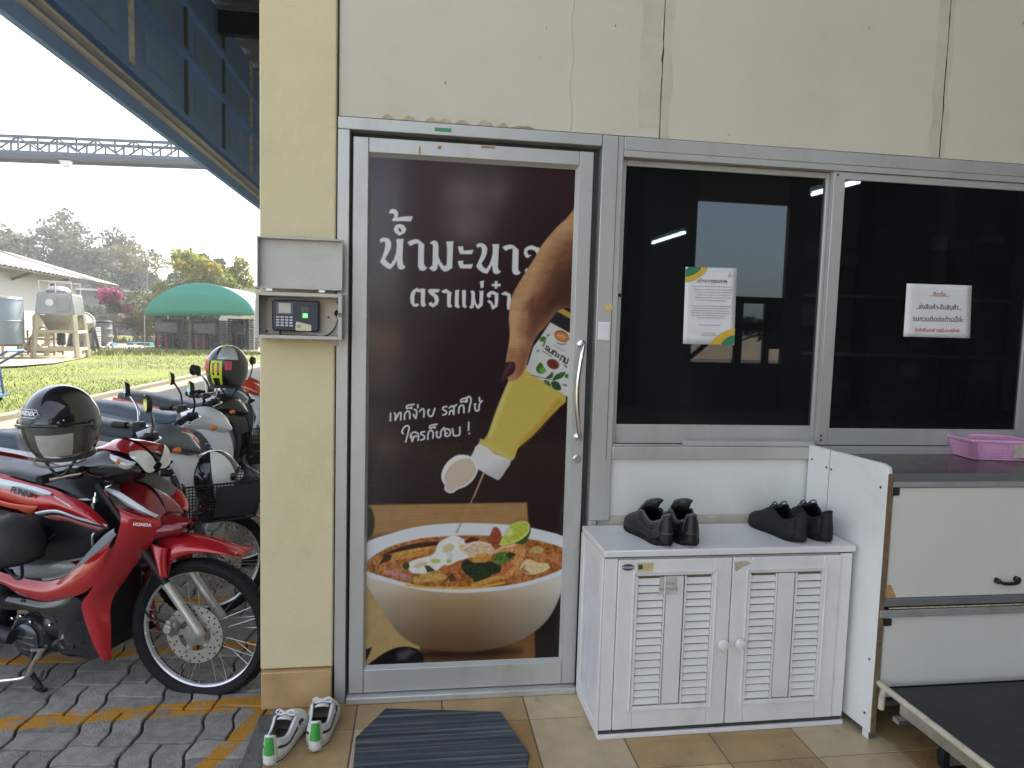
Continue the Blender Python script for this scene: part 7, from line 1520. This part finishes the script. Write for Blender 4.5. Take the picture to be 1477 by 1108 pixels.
# ---- trees and bushes: limbs and crowns of small leaf faces in clumps
def leaf_cloud(clumps, n, size, cols, seed, flat=.8):
    r = np.random.RandomState(seed); vs = []; tot = sum(c[3]*c[3] for c in clumps)
    V = np.zeros((n*4, 3), np.float32); C = np.zeros((n, 3), np.float32); i = 0
    for (x, y, z, rad) in clumps:
        k = int(n*rad*rad/tot); tone = r.uniform(.72, 1.28); cc = np.array(cols[r.randint(len(cols))])
        for _ in range(k):
            if i >= n: break
            d = r.normal(size=3); d /= np.linalg.norm(d)+1e-9; q = r.uniform(.25, 1)**.5*rad*(1+.25*math.sin(d[0]*5+x)*math.cos(d[2]*4+z)); p = np.array((x, y, z))+d*q*np.array((1, 1, flat))
            a = r.normal(size=3); a /= np.linalg.norm(a); b_ = np.cross(a, r.normal(size=3)); b_ /= np.linalg.norm(b_)+1e-9; s = size*r.uniform(.5, 1.4)
            V[i*4:i*4+4] = (p-a*s-b_*s*.5, p+a*s*.2-b_*s*.6, p+a*s, p+b_*s*.55); C[i] = cc*tone*r.uniform(.75, 1.25); i += 1
    return V[:i*4], C[:i]
def foliage(name, V, C, parent, loc):
    me = bpy.data.meshes.new(name); n = len(C); me.from_pydata((V-np.array(loc, np.float32)).tolist(), [], [(4*i, 4*i+1, 4*i+2, 4*i+3) for i in range(n)])
    ca = me.color_attributes.new('Col', 'FLOAT_COLOR', 'CORNER'); arr = np.ones((n*4, 4), np.float32); arr[:, :3] = np.repeat(C, 4, 0); ca.data.foreach_set('color', arr.ravel())
    me.materials.append(LEAF); o = bpy.data.objects.new(name, me); COL.objects.link(o); o.parent = parent; return o
LEAF = attr_mat('leaf', .6, .05, 2); BARK = mat('bark', (.11, .095, .08), .9, 0, .3, 6, .4, 30)
lb = LEAF.node_tree; tr_ = lb.nodes.new('ShaderNodeBsdfTranslucent'); ms_ = lb.nodes.new('ShaderNodeMixShader'); ms_.inputs[0].default_value = .35; ou = lb.nodes['Material Output']; pb = lb.nodes['Principled BSDF']
lb.links.new(pb.inputs['Base Color'].links[0].from_socket, tr_.inputs[0]); lb.links.new(pb.outputs[0], ms_.inputs[1]); lb.links.new(tr_.outputs[0], ms_.inputs[2]); lb.links.new(ms_.outputs[0], ou.inputs[0])
def tree(label, base, h, spread, cols, seed, n=9000, leaf=.16, kind='tree', thin=1.0, trunk=.3, nb=9, lift=.35, name='tree', group=None):
    r = random.Random(seed); t = thing(name, label, kind, base, 0, group); B_ = Vector(base); b = MB()
    fork = Vector((r.uniform(-.3, .3), r.uniform(-.3, .3), h*lift)); b.tube([(0, 0, -.1), fork*.5+Vector((.1, 0, 0)), fork], [trunk*1.25, trunk*.95, trunk*.8], 10)
    clumps = []
    for k in range(nb):
        a = 2*math.pi*k/nb+r.uniform(-.4, .4); rr = spread*r.uniform(.35, 1.0); z = h*r.uniform(lift+.2, .93)*(1-.20*(rr/spread)**2)
        e = Vector((rr*math.cos(a), rr*math.sin(a)*.8, z)); m1 = fork.lerp(e, .5)+Vector((r.uniform(-.4, .4), r.uniform(-.4, .4), h*.05)); b.tube(smooth_pts([fork, m1, e], 3), [trunk*.5-(trunk*.42)*i/6 for i in range(7)], 7)
        clumps.append((*(B_+e), spread*r.uniform(.22, .34)*thin))
        for _ in range(3):
            e2 = e+Vector((r.uniform(-1, 1)*spread*.34, r.uniform(-1, 1)*spread*.3, r.uniform(-.10, .14)*h)); b.tube([m1.lerp(e, .6), e2], [trunk*.14, trunk*.04], 5); clumps.append((*(B_+e2), spread*r.uniform(.13, .24)*thin))
    b.obj('trunk', BARK, t, smooth=True)
    V, C = leaf_cloud(clumps, n, leaf, cols, seed); foliage('crown', V, C, t, base); return t
GY = [(.085, .092, .055), (.075, .085, .05), (.10, .10, .06)]; GN = [(.055, .085, .022), (.075, .10, .025), (.045, .07, .02)]; YG = [(.24, .245, .025), (.28, .24, .03), (.16, .19, .025)]; DG = [(.035, .06, .022), (.05, .075, .03)]
tree('wide grey green tree with bare twigs showing, tallest at the far left', (-41.5, 78, GZ), 13.0, 7.0, GY, 1, 8000, .20, thin=.85, trunk=.42, nb=11)
tree('spreading dark grey green tree above the storehouse roof ridge', (-35.5, 80, GZ), 11.6, 6.0, GY, 2, 8500, .20, thin=.95, trunk=.38, nb=11)
tree('lower rounded grey green tree to the right of the storehouse roof', (-32.2, 76, GZ), 8.2, 4.2, GY+GN[:1], 3, 8000, .18, trunk=.3)
tree('olive tree farthest left behind the storehouse', (-49, 82, GZ), 11.5, 6.5, GY, 4, 6500, .2, trunk=.35)
tree('sparse thin twigged tree between the grey trees and the yellow bush', (-27.2, 70, GZ), 9.8, 2.6, [(.14, .13, .05)], 5, 1500, .14, thin=.8, trunk=.14, lift=.55)
tree('bright yellow green tree right behind the green shelter', (-13.9, 46.5, GZ), 6.5, 3.0, YG, 6, 12000, .12, trunk=.22, lift=.25)
tree('dark green tree with dense crown behind the yellow one', (-18.6, 62, GZ), 7.9, 3.3, DG+GN, 7, 9000, .15, trunk=.25)
tree('small grey tree beside the pale warehouse roof', (-15.0, 78, GZ), 6.8, 2.8, GY, 8, 3000, .16, trunk=.18)
tree('distant grey tree line crown far left of the storehouse', (-62, 95, GZ), 12, 8, GY, 9, 6000, .25, trunk=.4)
tree('low round tree across the yard mirrored at the bottom of the left window', (17.5, -33, GZ), 3.4, 1.9, DG+GN, 61, 2500, .13, trunk=.14)
tree('second low tree across the yard mirrored beside the window divider', (22.0, -35, GZ), 3.0, 1.7, GN, 62, 2500, .13, trunk=.14)
def bush(label, base, spread, h, cols, seed, n=3500, leaf=.09, cat='bush', rk=1.0, zl=.3):
    r = random.Random(seed); t = thing('bush', label, cat, base); cl = []
    b = MB()
    for k in range(7):
        e = Vector((r.uniform(-1, 1)*spread, r.uniform(-1, 1)*spread*.6, h*r.uniform(zl, .88))); b.tube([(0, 0, -.05), e], [.03, .01], 5); cl.append((base[0]+e.x, base[1]+e.y, base[2]+e.z, h*rk*r.uniform(.28, .42)))
    b.obj('stem', BARK, t); V, C = leaf_cloud(cl, n, leaf, cols, seed); foliage('crown', V, C, t, base)
bush('magenta flowering bush at the corner of the storehouse', (-19.4, 45.0, GZ), .8, 3.6, [(.28, .05, .12), (.24, .08, .12), (.06, .08, .03)], 21, 2600, .09, rk=.42, zl=.62)
bush('dry brown bush below the magenta flowers', (-17.9, 44.2, GZ), .6, 1.9, [(.22, .13, .06), (.16, .11, .05)], 22, 2200, .08, rk=.8)
bush('yellow topped green bush right of the magenta flowers', (-17.2, 46.5, GZ), 1.2, 3.6, YG[:1]+GN, 23, 5000, .09)
bush('dark green bush in front of the low grey building', (-15.4, 46.2, GZ), 1.3, 3.2, DG+GN, 24, 6000, .09)
bush('broad dark bush filling the gap left of the green shelter', (-14.3, 44.2, GZ), 1.3, 2.0, DG+GN, 25, 6000, .09)
bush('small bright yellow green shrub seen behind the left pallet stack', (-13.6, 42.6, GZ), .55, 1.25, YG, 26, 2400, .07)
bush('yellow green shrub seen between the pallet stacks', (-11.4, 44.0, GZ), .9, 1.6, YG, 27, 3200, .07)
for k in range(5): bush(('rough dark shrub under the grey trees, leftmost of a row', 'rough dark shrub second in the row behind the storehouse', 'rough olive shrub in the middle of the far row', 'rough olive shrub near the utility pole', 'rough olive shrub near the warehouse')[k], (-40+5.2*k, 68+1.2*k, GZ), 3.0, 3.0, DG+GY, 40+k, 3500, .16)
lw2 = MB(); lw2.bx(-14, 6, 53, 53.2, GZ, 1.15); tag(lw2.obj('far_wall', mat('far_pale_wall', (.45, .38, .30), .8, 0, .1, .5)), 'low pale wall closing the lawn behind the green shelter', 'wall')
dg = gb_ = MB()
gdr = random.Random(77)
for i in range(900):
    x = gdr.uniform(-22, -9); y = 43.2+gdr.uniform(-.6, .6); h = gdr.uniform(.15, .5); dg.add([(x-.05, y, GZ+.05), (x+.05, y, GZ+.05), (x+gdr.uniform(-.2, .2), y+gdr.uniform(-.2, .2), GZ+.05+h)], [(0, 1, 2)])
dg.obj('dry_grass', mat('dry_grass', (.22, .17, .09), .9, 0, .3, 3), kind='stuff')
# ================================================================ AIR: thin haze filling the whole yard
if HAZE:
    b = MB(); b.bx(-130, 60, -130, 150, -1.4, 19.0); ho = b.obj('haze', bpy.data.materials.new('haze_air'), kind='stuff'); hm = ho.data.materials[0]; hm.use_nodes = True; t = hm.node_tree; t.nodes.remove(t.nodes['Principled BSDF'])
    pv_ = t.nodes.new('ShaderNodeVolumePrincipled'); pv_.inputs['Color'].default_value = (.93, .95, .97, 1); pv_.inputs['Density'].default_value = HAZE; pv_.inputs['Anisotropy'].default_value = .35; t.links.new(pv_.outputs[0], t.nodes['Material Output'].inputs['Volume'])
